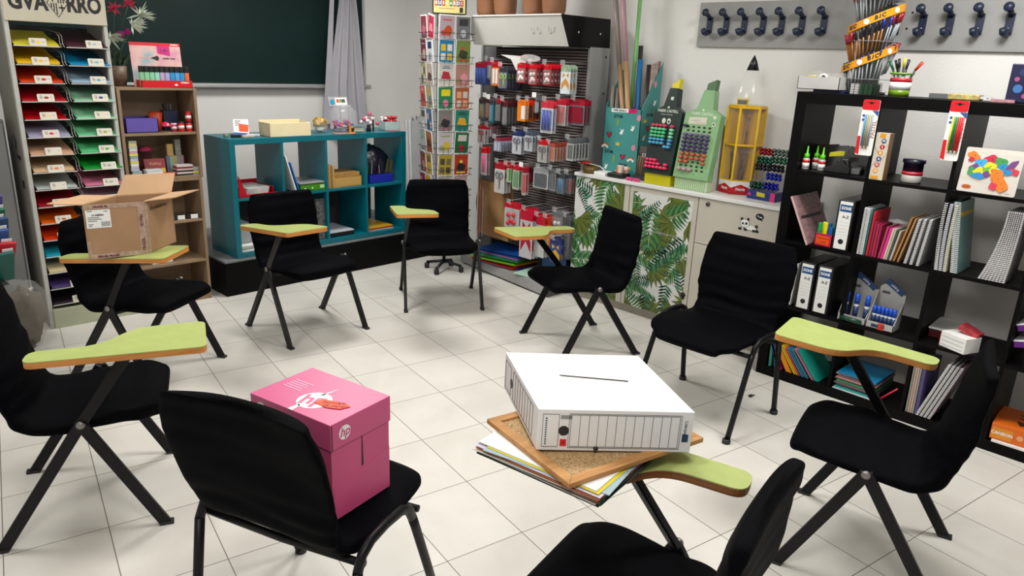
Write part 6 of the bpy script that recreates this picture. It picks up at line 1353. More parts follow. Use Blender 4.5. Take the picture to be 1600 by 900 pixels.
# wire cube, jar, flat packs, patterned tin
t = thing('wire_pen_cube', 'small black wire mesh cube with white and green sides beside the pen tower', 'pen holder', (3.80, 1.505, ZK))
f = MB()
for k in range(6):
    a = .022*k; f.box(-.001, .001, -a-.001, -a+.001, 0, .055); f.box(-.001, .001, -.11, 0, .011*k, .011*k+.002); f.box(0, .11, -.111, -.109, .011*k, .011*k+.002); f.box(a-.001, a+.001, -.111, -.109, 0, .055)
f.build('wire_mesh', BLACK(), t); MB().box(.004, .008, -.045, -.002, .002, .05).build('white_card', WHITE(), t); MB().box(.004, .1, -.108, -.048, .002, .05).build('green_block', cm('#0C4A24', .4), t)
t = thing('marker_jar', 'clear green tinted jar of felt pens with red and white label on the black shelving', 'jar', (3.93, 1.318, ZK))
MB().lathe([(0, 0), (.046, 0), (.047, .03), (.0, .03)], n=28).build('green_bottom', cm('#6A8C18', .35), t); MB().lathe([(.046, .03), (.049, .105)], n=28).build('clear_wall', clearm2, t); MB().lathe([(.0475, .03), (.0482, .066)], n=28).build('white_label', WHITE(), t); MB().lathe([(.0484, .066), (.0492, .084)], n=28).build('red_label_band', cm('#B81424', .4), t)
MB().lathe([(.049, .100), (.054, .102), (.054, .110), (.049, .110)], n=28).build('green_rim', cm('#6AA018', .4), t)
rnd = random.Random(31)
for k, (c, nm, dy, dx, h) in enumerate((('#0C5A3A', 'green', .055, 0, .150), ('#101014', 'black', .036, .01, .155), ('#18181C', 'charcoal', .018, -.01, .162), ('#D0C010', 'yellow', .0, 0, .168), ('#141828', 'navy', -.012, .012, .160), ('#20202A', 'dark grey', -.02, -.014, .155), ('#3A2A28', 'brown', -.062, .01, .150), ('#D83414', 'orange red', -.07, -.012, .148))):
    p = thing('felt_pen', '%s felt pen fanned out of the clear jar' % nm, 'pen', (3.93+dx, 1.318+dy*.25, ZK+.032), 0, 'felt pens in the jar'); MB().tube([(0, 0, 0), (0, dy*.6, h*.62)], .005, 8).build('barrel', cm('#303034', .4), p); MB().tube([(0, dy*.6, h*.62), (0, dy, h-.02)], .0062, 8).build('cap', cm(c, .35), p)
o = MB().box(0, .09, -.09, 0, 0, .022).build('grey_flat_box', cm('#5A5E60', .5), None, loc=(3.92, 1.178, ZK), bevel=.001); tag(o, 'flat grey box lying on the black shelving right of the jar', 'box')
o = MB().box(0, .10, -.13, 0, 0, .026).build('yellow_printed_packet', mat('yellow_print_pack', hx('#A8985A'), .4, var=.5, nscale=40), None, loc=(3.86, 1.082, ZK), rz=R(5), bevel=.004); tag(o, 'flat yellow and grey printed packet beside the flat grey box', 'packet')
o = blob('black_white_trinkets', (0, 0, .004), .035, mat('black_white_trinkets', (.3, .3, .3), .4, var=.95, nscale=120), None, 2, .3, n=8, sq=(.8, 1.3, .3)); o.location = (3.90, .935, ZK+.006); tag(o, 'small black and white flower trinkets between packet and dark tin', 'trinket')
o = MB().box(0, .07, -.09, 0, 0, .012).build('pink_card', mat('pink_card_print', hx('#A87880'), .4, var=.4, nscale=50), None, loc=(3.86, .905, ZK), rz=R(8)); tag(o, 'flat pink printed card against the dark blue tin', 'card')
t = thing('pencil_tin', 'dark navy patterned upright tin at the right edge on the black shelving', 'tin', (3.90, .862, ZK))
MB().box(0, .12, -.14, 0, 0, .165).build('tin_body', cm('#11153A', .4), t, bevel=.004)
mb = MB(); F = FX(-.0005, 0, 0)
for k, (x, y, r_, mi) in enumerate(((.05, .13, .016, 1), (.09, .09, .022, 0), (.04, .06, .018, 0), (.10, .03, .020, 0), (.03, .10, .010, 2), (.07, .03, .010, 2), (.12, .14, .012, 0))): mb.prism(circ(x, y, r_), .0005+.0001*k, F, mi)
mb.build('dot_print', [cm('#3A6AA8', .4), cm('#20305A', .4), cm('#9A4A78', .4)], t)
# ------------------------------------------------------------------ slat wall stand with hanging packs
t = thing('slatwall_stand', 'grey slatted shop stand hung with stationery packs, white and black canopy on top', 'display stand', (0, 0, 0))
slatm = mat('dark_taupe_slats', (0.17, 0.14, 0.135), .5, var=.1)
f = MB()
for k in range(76): f.box(4.094, 4.1095, 3.42, 4.37, .22+.02*k, .232+.02*k)
f.build('slat_panel', slatm, t); MB().box(4.110, 4.13, 3.42, 4.50, .12, 1.75).build('dark_backing', mat('slat_backing', (.012, .01, .01), .6, var=0), t)
MB().box(4.085, 4.108, 4.372, 4.50, .12, 1.75).build('grey_side_strip', mat('mid_grey_metal', (.17, .17, .17), .45), t)
gm = mat('silver_grey_metal', (.36, .36, .36), .4, .2, var=.03)
MB().box(4.06, 4.27, 3.395, 3.42, 0, 1.76).build('side_upright', gm, t, bevel=.003); MB().box(4.06, 4.27, 4.50, 4.52, 0, 1.76).build('side_upright', gm, t, bevel=.003)
b_ = MB(); 
for z in (1.70, 1.45): b_.lathe([(0, 0), (.008, 0), (.006, .003), (0, .004)], n=10, mtx=frame((4.23, 3.395, z), (1, 0, 0), (0, 0, 1)))
b_.build('rivet', BLACK(), t)
# base
f = MB(); f.prism([(3.79, 3.42), (4.13, 3.42), (4.13, 4.52), (3.92, 4.52)], .075); f.build('base_plinth', mat('dark_base', (.05, .05, .05), .4), t)
f = MB(); f.prism([(3.775, 3.42), (4.13, 3.42), (4.13, 4.53), (3.905, 4.53)], .018, Matrix.Translation((0, 0, .075))); f.build('base_shelf', gm, t)
f = MB(); f.bar((3.775, 3.42, .05), (3.905, 4.53, .05), .018, .075); f.build('front_rail', gm, t, bevel=.004)
# canopy
f = MB(); f.add([(3.85, 3.41, 1.755), (3.85, 4.37, 1.755), (3.752, 4.37, 1.948), (3.752, 3.41, 1.948), (4.27, 3.41, 1.76), (4.27, 4.37, 1.76), (4.26, 4.37, 1.948), (4.26, 3.41, 1.948)], [(0, 3, 2, 1), (4, 5, 6, 7), (0, 1, 5, 4), (3, 7, 6, 2), (1, 2, 6, 5), (0, 4, 7, 3)])
cn = f.build('canopy', mat('off_white_canopy', (.62, .61, .58), .25, var=.04, nscale=7), t)
f = MB(); f.add([(3.846, 3.404, 1.75), (3.748, 3.404, 1.952), (4.262, 3.404, 1.952), (4.274, 3.404, 1.755), (3.846, 3.409, 1.75), (3.748, 3.409, 1.952), (4.262, 3.409, 1.952), (4.274, 3.409, 1.755)], [(0, 1, 2, 3), (7, 6, 5, 4), (0, 4, 5, 1), (1, 5, 6, 2), (2, 6, 7, 3), (3, 7, 4, 0)])
f.build('black_end_panel', mat('glossy_black_panel', (.004, .004, .005), .2, var=0, spec=.15), t)
MB().bar((3.750, 3.405, 1.951), (3.750, 4.372, 1.951), .012, .008).build('white_top_edge', WHITE(), t)
f = MB()
for x in (3.93, 4.16): f.lathe([(0, 0), (.007, 0), (.005, .003), (0, .004)], n=12, mtx=frame((x, 3.404, 1.85), (1, 0, 0), (0, 0, 1)))
f.build('white_screw', WHITE(), t)
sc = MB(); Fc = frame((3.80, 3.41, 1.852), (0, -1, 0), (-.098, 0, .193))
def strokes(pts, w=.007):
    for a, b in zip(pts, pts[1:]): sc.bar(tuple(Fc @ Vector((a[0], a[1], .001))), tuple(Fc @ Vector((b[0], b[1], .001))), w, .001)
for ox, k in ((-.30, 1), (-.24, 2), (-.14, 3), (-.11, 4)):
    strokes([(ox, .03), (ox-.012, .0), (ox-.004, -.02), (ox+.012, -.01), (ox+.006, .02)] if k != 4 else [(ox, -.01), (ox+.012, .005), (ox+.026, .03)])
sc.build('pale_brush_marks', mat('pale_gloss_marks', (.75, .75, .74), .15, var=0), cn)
PLACE_HOOKS = MB()
PACKS = [
    (3.9, 4.342, 0.127, 1.638, 0.169, '#B01830', '#2848A0', 'tubes', '#3858B8', 2, 'blue marker pens under a red header'),
    (3.92, 4.27, 0.062, 1.653, 0.143, '#C02050', '#787880', 'bar', '#9098A0', 3, 'grey leads under a pink header'),
    (3.9, 4.177, 0.083, 1.643, 0.175, '#B01820', '#D86A14', 'bar', '#E8E0D8', 2, 'orange and white glue stick card'),
    (3.86, 4.046, 0.098, 1.615, 0.166, '#303038', '#20284A', 'scissors', '#7AB020', 6, 'navy and lime round ended scissors'),
    (3.86, 3.861, 0.088, 1.644, 0.141, '#C01020', '#A01828', 'blob', '#E0D8D8', 5, 'red and white erasers, left hook'),
    (3.86, 3.744, 0.08, 1.642, 0.148, '#C01020', '#981828', 'blob', '#E0D0D4', 5, 'red and white erasers, middle hook'),
    (3.86, 3.603, 0.075, 1.643, 0.145, '#C01020', '#901828', 'blob', '#E0D0D4', 5, 'red and white erasers, right hook'),
    (3.88, 3.453, 0.089, 1.642, 0.193, '#90A890', '#C8D4D8', 'print', '#C88840', 3, 'pale blue printed sticker card with an orange picture'),
    (3.92, 4.338, 0.079, 1.373, 0.168, '#403840', '#505058', 'brush', '#C0B060', 2, 'fine paint brushes with blue tip'),
    (3.92, 4.272, 0.034, 1.383, 0.166, '#701828', '#704038', 'bar', '#A05040', 2, 'slim brown pencils'),
    (3.92, 4.229, 0.041, 1.373, 0.179, '#505058', '#207888', 'bar', '#2890A8', 2, 'slim teal rulers'),
    (3.92, 4.149, 0.057, 1.384, 0.183, '#901828', '#28282C', 'bar', '#50484C', 2, 'black leads under a red header'),
    (3.88, 4.033, 0.051, 1.373, 0.189, '#501820', '#3A3A3E', 'bar', '#68686C', 6, 'dark grey cutter blades'),
    (3.88, 3.864, 0.088, 1.386, 0.154, '#D86A10', '#D8780F', 'half', '#D8D8D8', 4, 'orange and white printed cards'),
    (3.94, 3.836, 0.068, 1.385, 0.14, '#C02010', '#B84A10', 'half', '#504848', 3, 'red and orange cards with grey foot'),
    (3.9, 3.725, 0.045, 1.415, 0.119, '#606068', '#303034', 'bar', '#8A8A90', 2, 'small dark clips'),
    (3.84, 3.57, 0.114, 1.401, 0.227, '#C03040', '#C4C8CC', 'tubes', '#3A50A8', 2, 'white card with fat blue pens'),
    (3.9, 3.498, 0.097, 1.417, 0.185, '#B02030', '#A8A8AA', 'bar', '#C02030', 3, 'grey card with a red cutter'),
    (3.94, 3.392, 0.155, 1.42, 0.177, '#A01830', '#6A6068', 'box', '#80142A', 3, 'wine red compass box in a clear pack'),
    (3.9, 4.315, 0.085, 1.171, 0.147, '#C01420', '#C8C0C0', 'scissors', '#B01828', 2, 'small white scissors under a red header'),
    (3.95, 4.277, 0.074, 1.163, 0.092, '#8A6068', '#6A4A54', 'bar', '#A89098', 4, 'mauve lead tubes'),
    (3.86, 4.084, 0.08, 1.093, 0.105, '#802038', '#8890A8', 'bar', '#A8B0C8', 6, 'pale blue and mauve slim erasers'),
    (3.86, 4.233, 0.064, 1.013, 0.224, '#C01820', '#B8A8B0', 'tubes', '#E01878', 2, 'magenta highlighter under a red header'),
    (3.86, 3.878, 0.094, 1.166, 0.173, '#203060', '#C0C4CC', 'scissors', '#18305A', 4, 'black and white scissors with blue handles, left hook'),
    (3.86, 3.757, 0.08, 1.174, 0.147, '#4A5060', '#B8BCC4', 'scissors', '#182848', 3, 'black and white scissors with blue handles, right hook'),
    (3.84, 3.597, 0.09, 1.129, 0.164, '#B81020', '#A8A4A4', 'scissors', '#28282C', 2, 'scissors under a bold red header'),
    (3.88, 3.548, 0.066, 1.109, 0.133, '#B05040', '#C0A8A0', 'bar', '#D06020', 6, 'orange and white correction pens'),
    (3.88, 3.37, 0.06, 1.159, 0.157, '#585C60', '#B4B8B8', 'bar', '#303438', 6, 'black and white compasses'),
    (3.84, 4.03, 0.108, 0.92, 0.24, '#A01424', '#C8C8C8', 'scissors', '#3A3A3E', 3, 'long dark scissors on white card'),
    (3.86, 3.95, 0.053, 0.91, 0.138, '#B01828', '#B0B0A0', 'half', '#48904A', 2, 'green and yellow pencil sharpener card'),
    (3.86, 3.873, 0.065, 0.919, 0.191, '#B8182C', '#B8B8A8', 'bar', '#1C8A3A', 2, 'green slim marker'),
    (3.86, 3.786, 0.035, 0.917, 0.22, '#A01828', '#B8A8A8', 'bar', '#C81820', 2, 'long red pencil'),
    (3.97, 3.842, 0.067, 0.891, 0.115, '#582028', '#5A1424', 'box', '#701828', 2, 'dark red flat box'),
    (3.88, 3.637, 0.149, 0.925, 0.157, '#909498', '#A8AAAC', 'box', '#585C60', 3, 'grey framed geometry set'),
    (3.9, 3.536, 0.062, 0.927, 0.165, '#707478', '#80848A', 'bar', '#303438', 3, 'clear pack of dark refills'),
    (3.92, 3.472, 0.073, 0.907, 0.161, '#404448', '#404850', 'tubes', '#1468A0', 4, 'bright blue slim pens'),
    (3.96, 3.432, 0.052, 0.906, 0.158, '#404448', '#606468', 'bar', '#A02838', 3, 'grey pack with red and white print'),
    (3.8, 3.84, 0.155, 0.643, 0.197, '#B81828', '#B8B8B8', 'blob', '#C02030', 2, 'pointed clear bag with red dots'),
    (3.8, 3.682, 0.131, 0.622, 0.377, '#B81830', '#B8B4B8', 'print', '#A01030', 3, 'tall white card with big red chevron'),
    (3.84, 3.589, 0.116, 0.588, 0.32, '#B82030', '#B8B8B8', 'circle', '#888C90', 3, 'white card with a grey ring'),
    (3.86, 3.522, 0.057, 0.585, 0.268, '#B0301C', '#C86A20', 'bar', '#C07820', 3, 'narrow orange card'),
    (3.84, 3.418, 0.109, 0.446, 0.189, '#283060', '#304080', 'print', '#C8A020', 2, 'blue card of red and yellow bricks'),
    (3.9, 3.468, 0.106, 0.634, 0.195, '#68686C', '#707074', 'blob', '#B8B8B8', 3, 'clear pack of grey hardware'),
    (3.94, 3.407, 0.07, 0.604, 0.329, '#58585C', '#606064', 'blob', '#3C3C40', 3, 'dark clear pack at the lowest row right end'),
]

def fmt(p): return p
def pack_mesh(w, h, hd, card, it, ic):
    """returns list of (part name, MB, material); face at x=0 looking to -X, top at z=0"""
    out = []; F = FX(0, 0, 0)
    bc = MB(); bc.prism(rrect(-w/2, w/2, -h, -h*.20, min(w, h)*.04, 2), .0018, FX(.0018, 0, 0)); out.append(('backing_card', bc, cm(card, .4, var=.15, nscale=70)))
    hm = MB(); hm.prism([(-w/2, -h*.24), (w/2, -h*.24), (w/2, -.012), (w*.2, 0), (-w*.2, 0), (-w/2, -.012)], .002, FX(.0014, 0, 0)); out.append(('header', hm, cm(hd, .3, var=.1)))
    im = MB(); c = -h*.6; hh = h*.3
    if it == 'scissors':
        im.prism([(-w*.04, c-hh), (w*.05, c+hh*.2), (-w*.04, c+hh*.25)], .004, F); im.prism([(w*.08, c-hh*.95), (w*.08, c+hh*.2), (-w*.02, c+hh*.2)], .004, F)
        for s in (-1, 1):
            pts = circ(s*w*.2, c+hh*.55, w*.15, 14, hh*.32); im.tube([tuple(F @ Vector((x, y, .005))) for x, y in pts], w*.045, 6, closed=True)
    elif it == 'tubes':
        n = 3 if w > .09 else 2
        for k in range(n): x = (k-(n-1)/2)*w*.27; im.tube([tuple(F @ Vector((x, c-hh, .006))), tuple(F @ Vector((x, c+hh, .006)))], w*.10, 8)
    elif it == 'blob':
        for (x, y, r_) in ((-.18, .2, .17), (.17, .25, .14), (0, -.25, .2), (-.2, -.45, .12), (.2, -.35, .13)): im.ball(tuple(F @ Vector((x*w, c+y*hh*1.6, .004))), min(r_*w, .02), n=6)
    elif it == 'brush':
        for k in range(3): x = (k-1)*w*.25; im.tube([tuple(F @ Vector((x, c-hh*.8, .005))), tuple(F @ Vector((x*.6, c+hh, .005)))], [w*.07, w*.03], 6)
    elif it == 'half': im.prism([(-w*.02, c-hh), (w*.42, c-hh), (w*.42, c+hh*1.1), (-w*.02, c+hh*1.1)], .002, F)
    elif it == 'box': im.prism(rrect(-w*.4, w*.4, c-hh, c+hh, .008, 3), .006, F); im.bar(tuple(F @ Vector((-w*.3, c+hh*.7, .007))), tuple(F @ Vector((w*.2, c-hh*.7, .007))), .005, .004)
    elif it == 'circle': im.tube([tuple(F @ Vector((x, y, .004))) for x, y in circ(0, c+hh*.3, w*.33, 20)], w*.06, 6, closed=True)
    elif it == 'print':
        im.prism([(-w*.4, c-hh*.9), (0, c-hh*.2), (w*.4, c-hh*.9), (w*.4, c-hh*.2), (0, c+hh*.5), (-w*.4, c-hh*.2)], .001, F); im.prism([(-w*.3, c+hh*.5), (-w*.05, c+hh*.8), (-w*.3, c+hh*1.1)], .001, F); im.prism([(w*.3, c+hh*.5), (w*.05, c+hh*.8), (w*.3, c+hh*1.1)], .001, F)
    else:
        for k in range(2): x = (k-.5)*w*.4; im.prism(rrect(x-w*.13, x+w*.13, c-hh, c+hh, .003, 2), .005, F)
    out.append(('goods', im, cm(ic, .35)))
    if it in ('tubes', 'blob', 'scissors', 'bar', 'brush'):
        bl = MB(); bl.prism(rrect(-w*.44, w*.44, -h*.95, -h*.27, .01, 3), .012, FX(0, 0, 0)); out.append(('clear_blister', bl, clearm))
    return out
hooks = MB(); tags_ = MB()
for (X, y, w, zt, h, hd, card, it, ic, n, desc) in PACKS:
    zt -= .004; first = None; step = min(.033, (4.075-X)/max(n, 1)); n = min(n, 6)
    hk = MB(); hk.tube([(4.098, y, zt-.012), (X-.03, y, zt-.012), (X-.036, y, zt-.004)], .0022, 6); hk.tube([(4.098, y, zt+.016), (X-.034, y, zt+.016)], .0016, 6); hk.build('display_hook', wirem, t)
    MB().box(X-.040, X-.038, y-.020, y+.020, zt-.004, zt+.030).build('hook_price_tag', clearm2 if w > .05 else WHITE(), t)
    for k in range(n):
        lb = '%s on the slatted stand, %s' % (desc, 'foremost' if k == 0 else '%s from front' % ORD[k])
        if first is None:
            first = thing('hanging_pack', lb, 'stationery pack', (X, y, zt), 0, desc+' on one hook')
            for nm, m_, mt in pack_mesh(w, h, hd, card, it, ic): m_.build(nm, mt, first)
        else: dup(first, (X+step*k, y+.002*math.sin(k*2.1), zt-.0015*(k % 2)), None, lb, rot=(0, 0, R(2.5*math.sin(k*1.7))))
# loose sheet sticking out, paper bag, plastic sheets, folders on the base
o = MB().prism([(0, 0), (.20, -.01), (.26, -.10), (.12, -.11), (.09, -.035)], .002).build('white_card_sheet', WHITE(), None); o.matrix_world = frame((3.86, 4.08, 1.69), (.15, -1, 0), (-.3, 0, 1)); tag(o, 'white card sheet sticking out above the navy scissors at the top of the stand', 'card')
o = MB().prism(circ(0, 0, .10, 20, .028), .002).build('white_red_disc_card', mat('white_red_card', (.65, .6, .6), .4, var=.3), None); o.matrix_world = frame((3.86, 3.78, 1.672), (0, -1, 0), (-.5, 0, .9)); tag(o, 'white rounded card over the left and middle eraser hooks', 'card')
t2 = thing('kraft_paper_bag', 'large brown kraft paper bag hanging low on the slatted stand', 'paper bag', (3.95, 4.19, .30))
vs = []; fs = []; nx, nz = 14, 14
for s in (0, 1):
    for j in range(nz+1):
        for i in range(nx+1):
            u, v = i/nx, j/nz; w = .19+.0*v; q = .008*math.sin(v*9+u*2)+.005*math.sin(u*11+v*7)
            vs.append((-.02*(1-s)+.02*s+q*(1 if s == 0 else .6)-.015*math.sin(PI*u)*(1-2*s), w-2*w*u, .43*v-.02*(1-v)*u))
n1 = (nx+1)*(nz+1)
for s in (0, 1):
    for j in range(nz):
        for i in range(nx): a = s*n1+j*(nx+1)+i; q = (a, a+1, a+nx+2, a+nx+1); fs.append(q if s == 0 else q[::-1])
for j in range(nz):
    for i in (0, nx): a = j*(nx+1)+i; b = a+nx+1; fs.append((a, b, b+n1, a+n1))
for i in range(nx): fs.append((i, i+1, i+1+n1, i+n1))
MB().add(vs, fs, 0, True).build('bag_paper', mat('kraft_paper', hx('#8E6A42'), .75, var=.06, nscale=6, bump=.1, bscale=12), t2)
for k, (c, nm) in enumerate((('#B8A8AC', 'clear pinkish'), ('#9A1028', 'crimson'), ('#A8A0A4', 'clear grey'))):
    o = MB().box(0, .17, -.002, .002, 0, .43-.04*k).build('plastic_sleeve', mat('sleeve_'+nm.replace(' ', '_'), hx(c), .25, var=.1, alpha=None if k == 1 else .6), None, loc=(3.70+.012*k, 4.10+.016*(1-k), .34), rz=R(49)); tag(o, '%s plastic sleeve hanging edge on before the kraft paper bag' % nm, 'plastic sleeve')
for k, (c, nm, dx, rz) in enumerate((('#0A3A80', 'dark blue', .02, 4), ('#B01424', 'red', .0, -2), ('#C83020', 'orange red', .01, 2), ('#D89010', 'orange yellow', .05, -8), ('#58A818', 'lime green', -.02, 3), ('#0A3020', 'dark green', .03, -3), ('#0C6A30', 'green', -.01, 5), ('#7A5A90', 'lilac', .03, 0), ('#0A2A6A', 'navy', .05, 2), ('#0A4490', 'bright blue', .07, 5))):
    o = MB().box(-.13, .14, -.22, .22, 0, .009).build('plastic_folder', cm(c, .35), None, loc=(3.95+dx, 4.06+.015*(k % 3), .094+.0105*k), rz=R(7+rz), bevel=.002); tag(o, '%s plastic folder in the pile on the base of the slatted stand' % nm, 'folder', 'pile of folders on the stand base')
o = MB().box(-.12, .1, -.1, .1, 0, .012).build('pale_green_pad', cm('#A8C8B8', .5), None, loc=(3.92, 3.70, .094), rz=R(7), bevel=.002); tag(o, 'pale green pad on the base of the slatted stand right of the folders', 'pad')
o = MB().box(0, .012, -.12, .12, 0, .2).build('blue_card_pack', cm('#2A5A90', .4), None, loc=(3.99, 3.56, .094), bevel=.002); tag(o, 'upright blue pack at the bottom of the stand behind the red chevron card', 'pack')

# mannequin legs on the canopy
skin = mat('tan_mannequin_skin', (0.27, 0.125, 0.062), .32, var=.04, nscale=6, spec=.4)
def mannequin(label, y):
    t = thing('mannequin_hips', label, 'mannequin', (3.97, y, 1.949))
    me = bpy.data.meshes.new('body')
    V = [(0, 0, .42), (0, 0, .30), (0, -.095, .20), (0, -.098, .06), (0, -.094, .0), (0, .095, .20), (0, .098, .06), (0, .094, .0)]
    E_ = [(0, 1), (1, 2), (2, 3), (3, 4), (1, 5), (5, 6), (6, 7)]
    me.from_pydata(V, E_, []); o = bpy.data.objects.new('body', me); COL.objects.link(o); o.parent = t
    o.modifiers.new('skin', 'SKIN'); 
    rr = [(.13, .16), (.14, .17), (.095, .098), (.088, .090), (.084, .086), (.095, .098), (.088, .090), (.084, .086)]
    for v, r_ in zip(me.skin_vertices[0].data, rr): v.radius = r_
    me.skin_vertices[0].data[1].use_root = True
    q = o.modifiers.new('s', 'SUBSURF'); q.levels = 2; q.render_levels = 2
    dg = bpy.context.evaluated_depsgraph_get(); m2 = bpy.data.meshes.new_from_object(o.evaluated_get(dg)); bpy.data.objects.remove(o)
    zz = min(v.co.z for v in m2.vertices)
    for v in m2.vertices: v.co.z = max(v.co.z, 0.0)
    m2.materials.clear(); m2.materials.append(skin); m2.polygons.foreach_set('use_smooth', [True]*len(m2.polygons)); b = bpy.data.objects.new('body', m2); COL.objects.link(b); b.parent = t
mannequin('left tan mannequin lower body cut at the thighs standing on the white canopy', 4.265)
mannequin('right tan mannequin lower body cut at the thighs standing on the white canopy', 3.775)

# ------------------------------------------------------------------ greeting card spinner
SX, SY = 3.64, 4.44
t = thing('card_spinner', 'black wire revolving rack of greeting cards with a small sign on top', 'card rack', (SX, SY, 0), R(-17))
bw = mat('black_wire', (.012, .013, .018), .4, .3, var=0)
MB().tube([(0, 0, .06), (0, 0, 1.97)], .014, 12).build('pole', bw, t)
fb = MB()
for k in range(4): a = PI/4+k*PI/2; fb.tube([(0, 0, .08), (.15*math.cos(a), .15*math.sin(a), .05)], .012, 8)
fb.build('foot', bw, t)
for k in range(4):
    a = PI/4+k*PI/2; MB().lathe([(0, 0), (.018, 0), (.02, .01), (.02, .04), (0, .045)], (.15*math.cos(a), .15*math.sin(a), 0), 12).build('caster', BLACK(), t)
ROWZ = [1.937-.1645*k for k in range(10)]
HWd = .135
artc = ['#B84828', '#1878A0', '#C8B8A8', '#207858', '#6A6468', '#A89CA8', '#C8A020', '#B8A8A8', '#305890', '#A85048', '#6A8A48', '#C09090', '#B86848', '#2A7A68', '#186040', '#B83A18', '#8A2A40', '#D8C850', '#7A6A50', '#586878']
rnd = random.Random(77); seen = []
spec = {  # (side, row, column): ground, accent, accent 2, words
 (0, 0, 0): ('#A89AA4', '#B84818', '#C83828', 'grey card with an orange still life'), (0, 1, 0): ('#1A78A4', '#D8B020', '#D8D0C8', 'blue card with yellow and white figures'), (0, 2, 0): ('#C8C4BC', '#A82838', '#38648A', 'white card with four small red and blue pictures'),
 (0, 3, 0): ('#207A50', '#E0D010', '#D87898', 'green card with a yellow panel and pink figure'), (0, 4, 0): ('#7A7876', '#30282C', '#A06878', 'grey card with a dark car shape'), (0, 5, 0): ('#BCB4BC', '#C8B040', '#90A060', 'pale lilac card with a small yellow figure'), (0, 6, 0): ('#B09A30', '#4A443C', '#6A6450', 'yellow edged card with a grey photo'), (0, 7, 0): ('#A8A8A0', '#5A6048', '#78786A', 'pale card with olive plants'), (0, 8, 0): ('#9A9498', '#402838', '#806070', 'grey card near the bottom with plum shape'),
 (0, 0, 1): ('#6A6C70', '#2A2C30', '#B0B0B4', 'dark grey card in glossy film'), (0, 1, 1): ('#68803C', '#2A3A20', '#B84828', 'olive green card with dark lettering'), (0, 2, 1): ('#B07A70', '#D890A0', '#8A8A58', 'dusty pink flowered card'), (0, 3, 1): ('#A85A38', '#D8A078', '#C8C0B8', 'rust card with orange foxes'), (0, 4, 1): ('#1A7C6C', '#D8A020', '#1A3A30', 'teal card with a yellow ball'), (0, 5, 1): ('#10603A', '#C8C0B8', '#A81828', 'green card with a round red and white winter figure'), (0, 6, 1): ('#A8300C', '#1A1A14', '#D8C050', 'orange red card with black numerals'), (0, 7, 1): ('#A88A8C', '#5A1420', '#C8B8B0', 'pale rose card with dark red flowers'), (0, 8, 1): ('#8A8A90', '#B8B8B8', '#505058', 'light grey card at the foot'),
 (1, 0, 0): ('#803040', '#A86070', '#505860', 'wine red folded card'), (1, 0, 1): ('#A82840', '#C87888', '#5A5058', 'crimson card tilted in its pocket'), (1, 1, 0): ('#5A2830', '#A89088', '#8A8080', 'dark red card with pale arch'), (1, 1, 1): ('#B8B8BC', '#182850', '#707880', 'white card with a navy picture'), (1, 2, 0): ('#8A8A60', '#A8B0A8', '#6A5040', 'olive and brown card'), (1, 2, 1): ('#A09488', '#4A3038', '#B8A8A0', 'beige patterned card'), (1, 3, 0): ('#A84838', '#6A2828', '#B8988A', 'brick red card'), (1, 3, 1): ('#8A8C58', '#486878', '#C07868', 'khaki and blue card with pink figure'),
 (1, 4, 0): ('#A0A0A0', '#38342C', '#C8C8C8', 'white card with dark framed photo'), (1, 4, 1): ('#2A5A88', '#B89090', '#18405A', 'blue card with pink figure'), (1, 5, 0): ('#8A988A', '#A8A0B0', '#606860', 'pale sage card'), (1, 5, 1): ('#8A4A1C', '#48241A', '#A86830', 'brown orange card'), (1, 6, 0): ('#7A4038', '#A88070', '#503030', 'red brown card'), (1, 6, 1): ('#B89A20', '#5A5648', '#8A8460', 'yellow framed card'), (1, 7, 0): ('#8A2838', '#B07078', '#601828', 'dark pink card'), (1, 7, 1): ('#B89020', '#6A6A50', '#A8A070', 'mustard framed card'), (1, 8, 0): ('#8A8888', '#404040', '#606060', 'grey card low on the rack'), (1, 8, 1): ('#707478', '#A0A0A0', '#505050', 'slate card low on the rack')}
def FS_(side):     # face frames of the square column: side 0 looks to -Y (local), side 1 to -X (local)
    a = -PI/2*side
    return Matrix.Rotation(a, 4, 'Z') @ frame((0, -HWd, 0), (1, 0, 0), (0, 0, 1))
pw = MB()
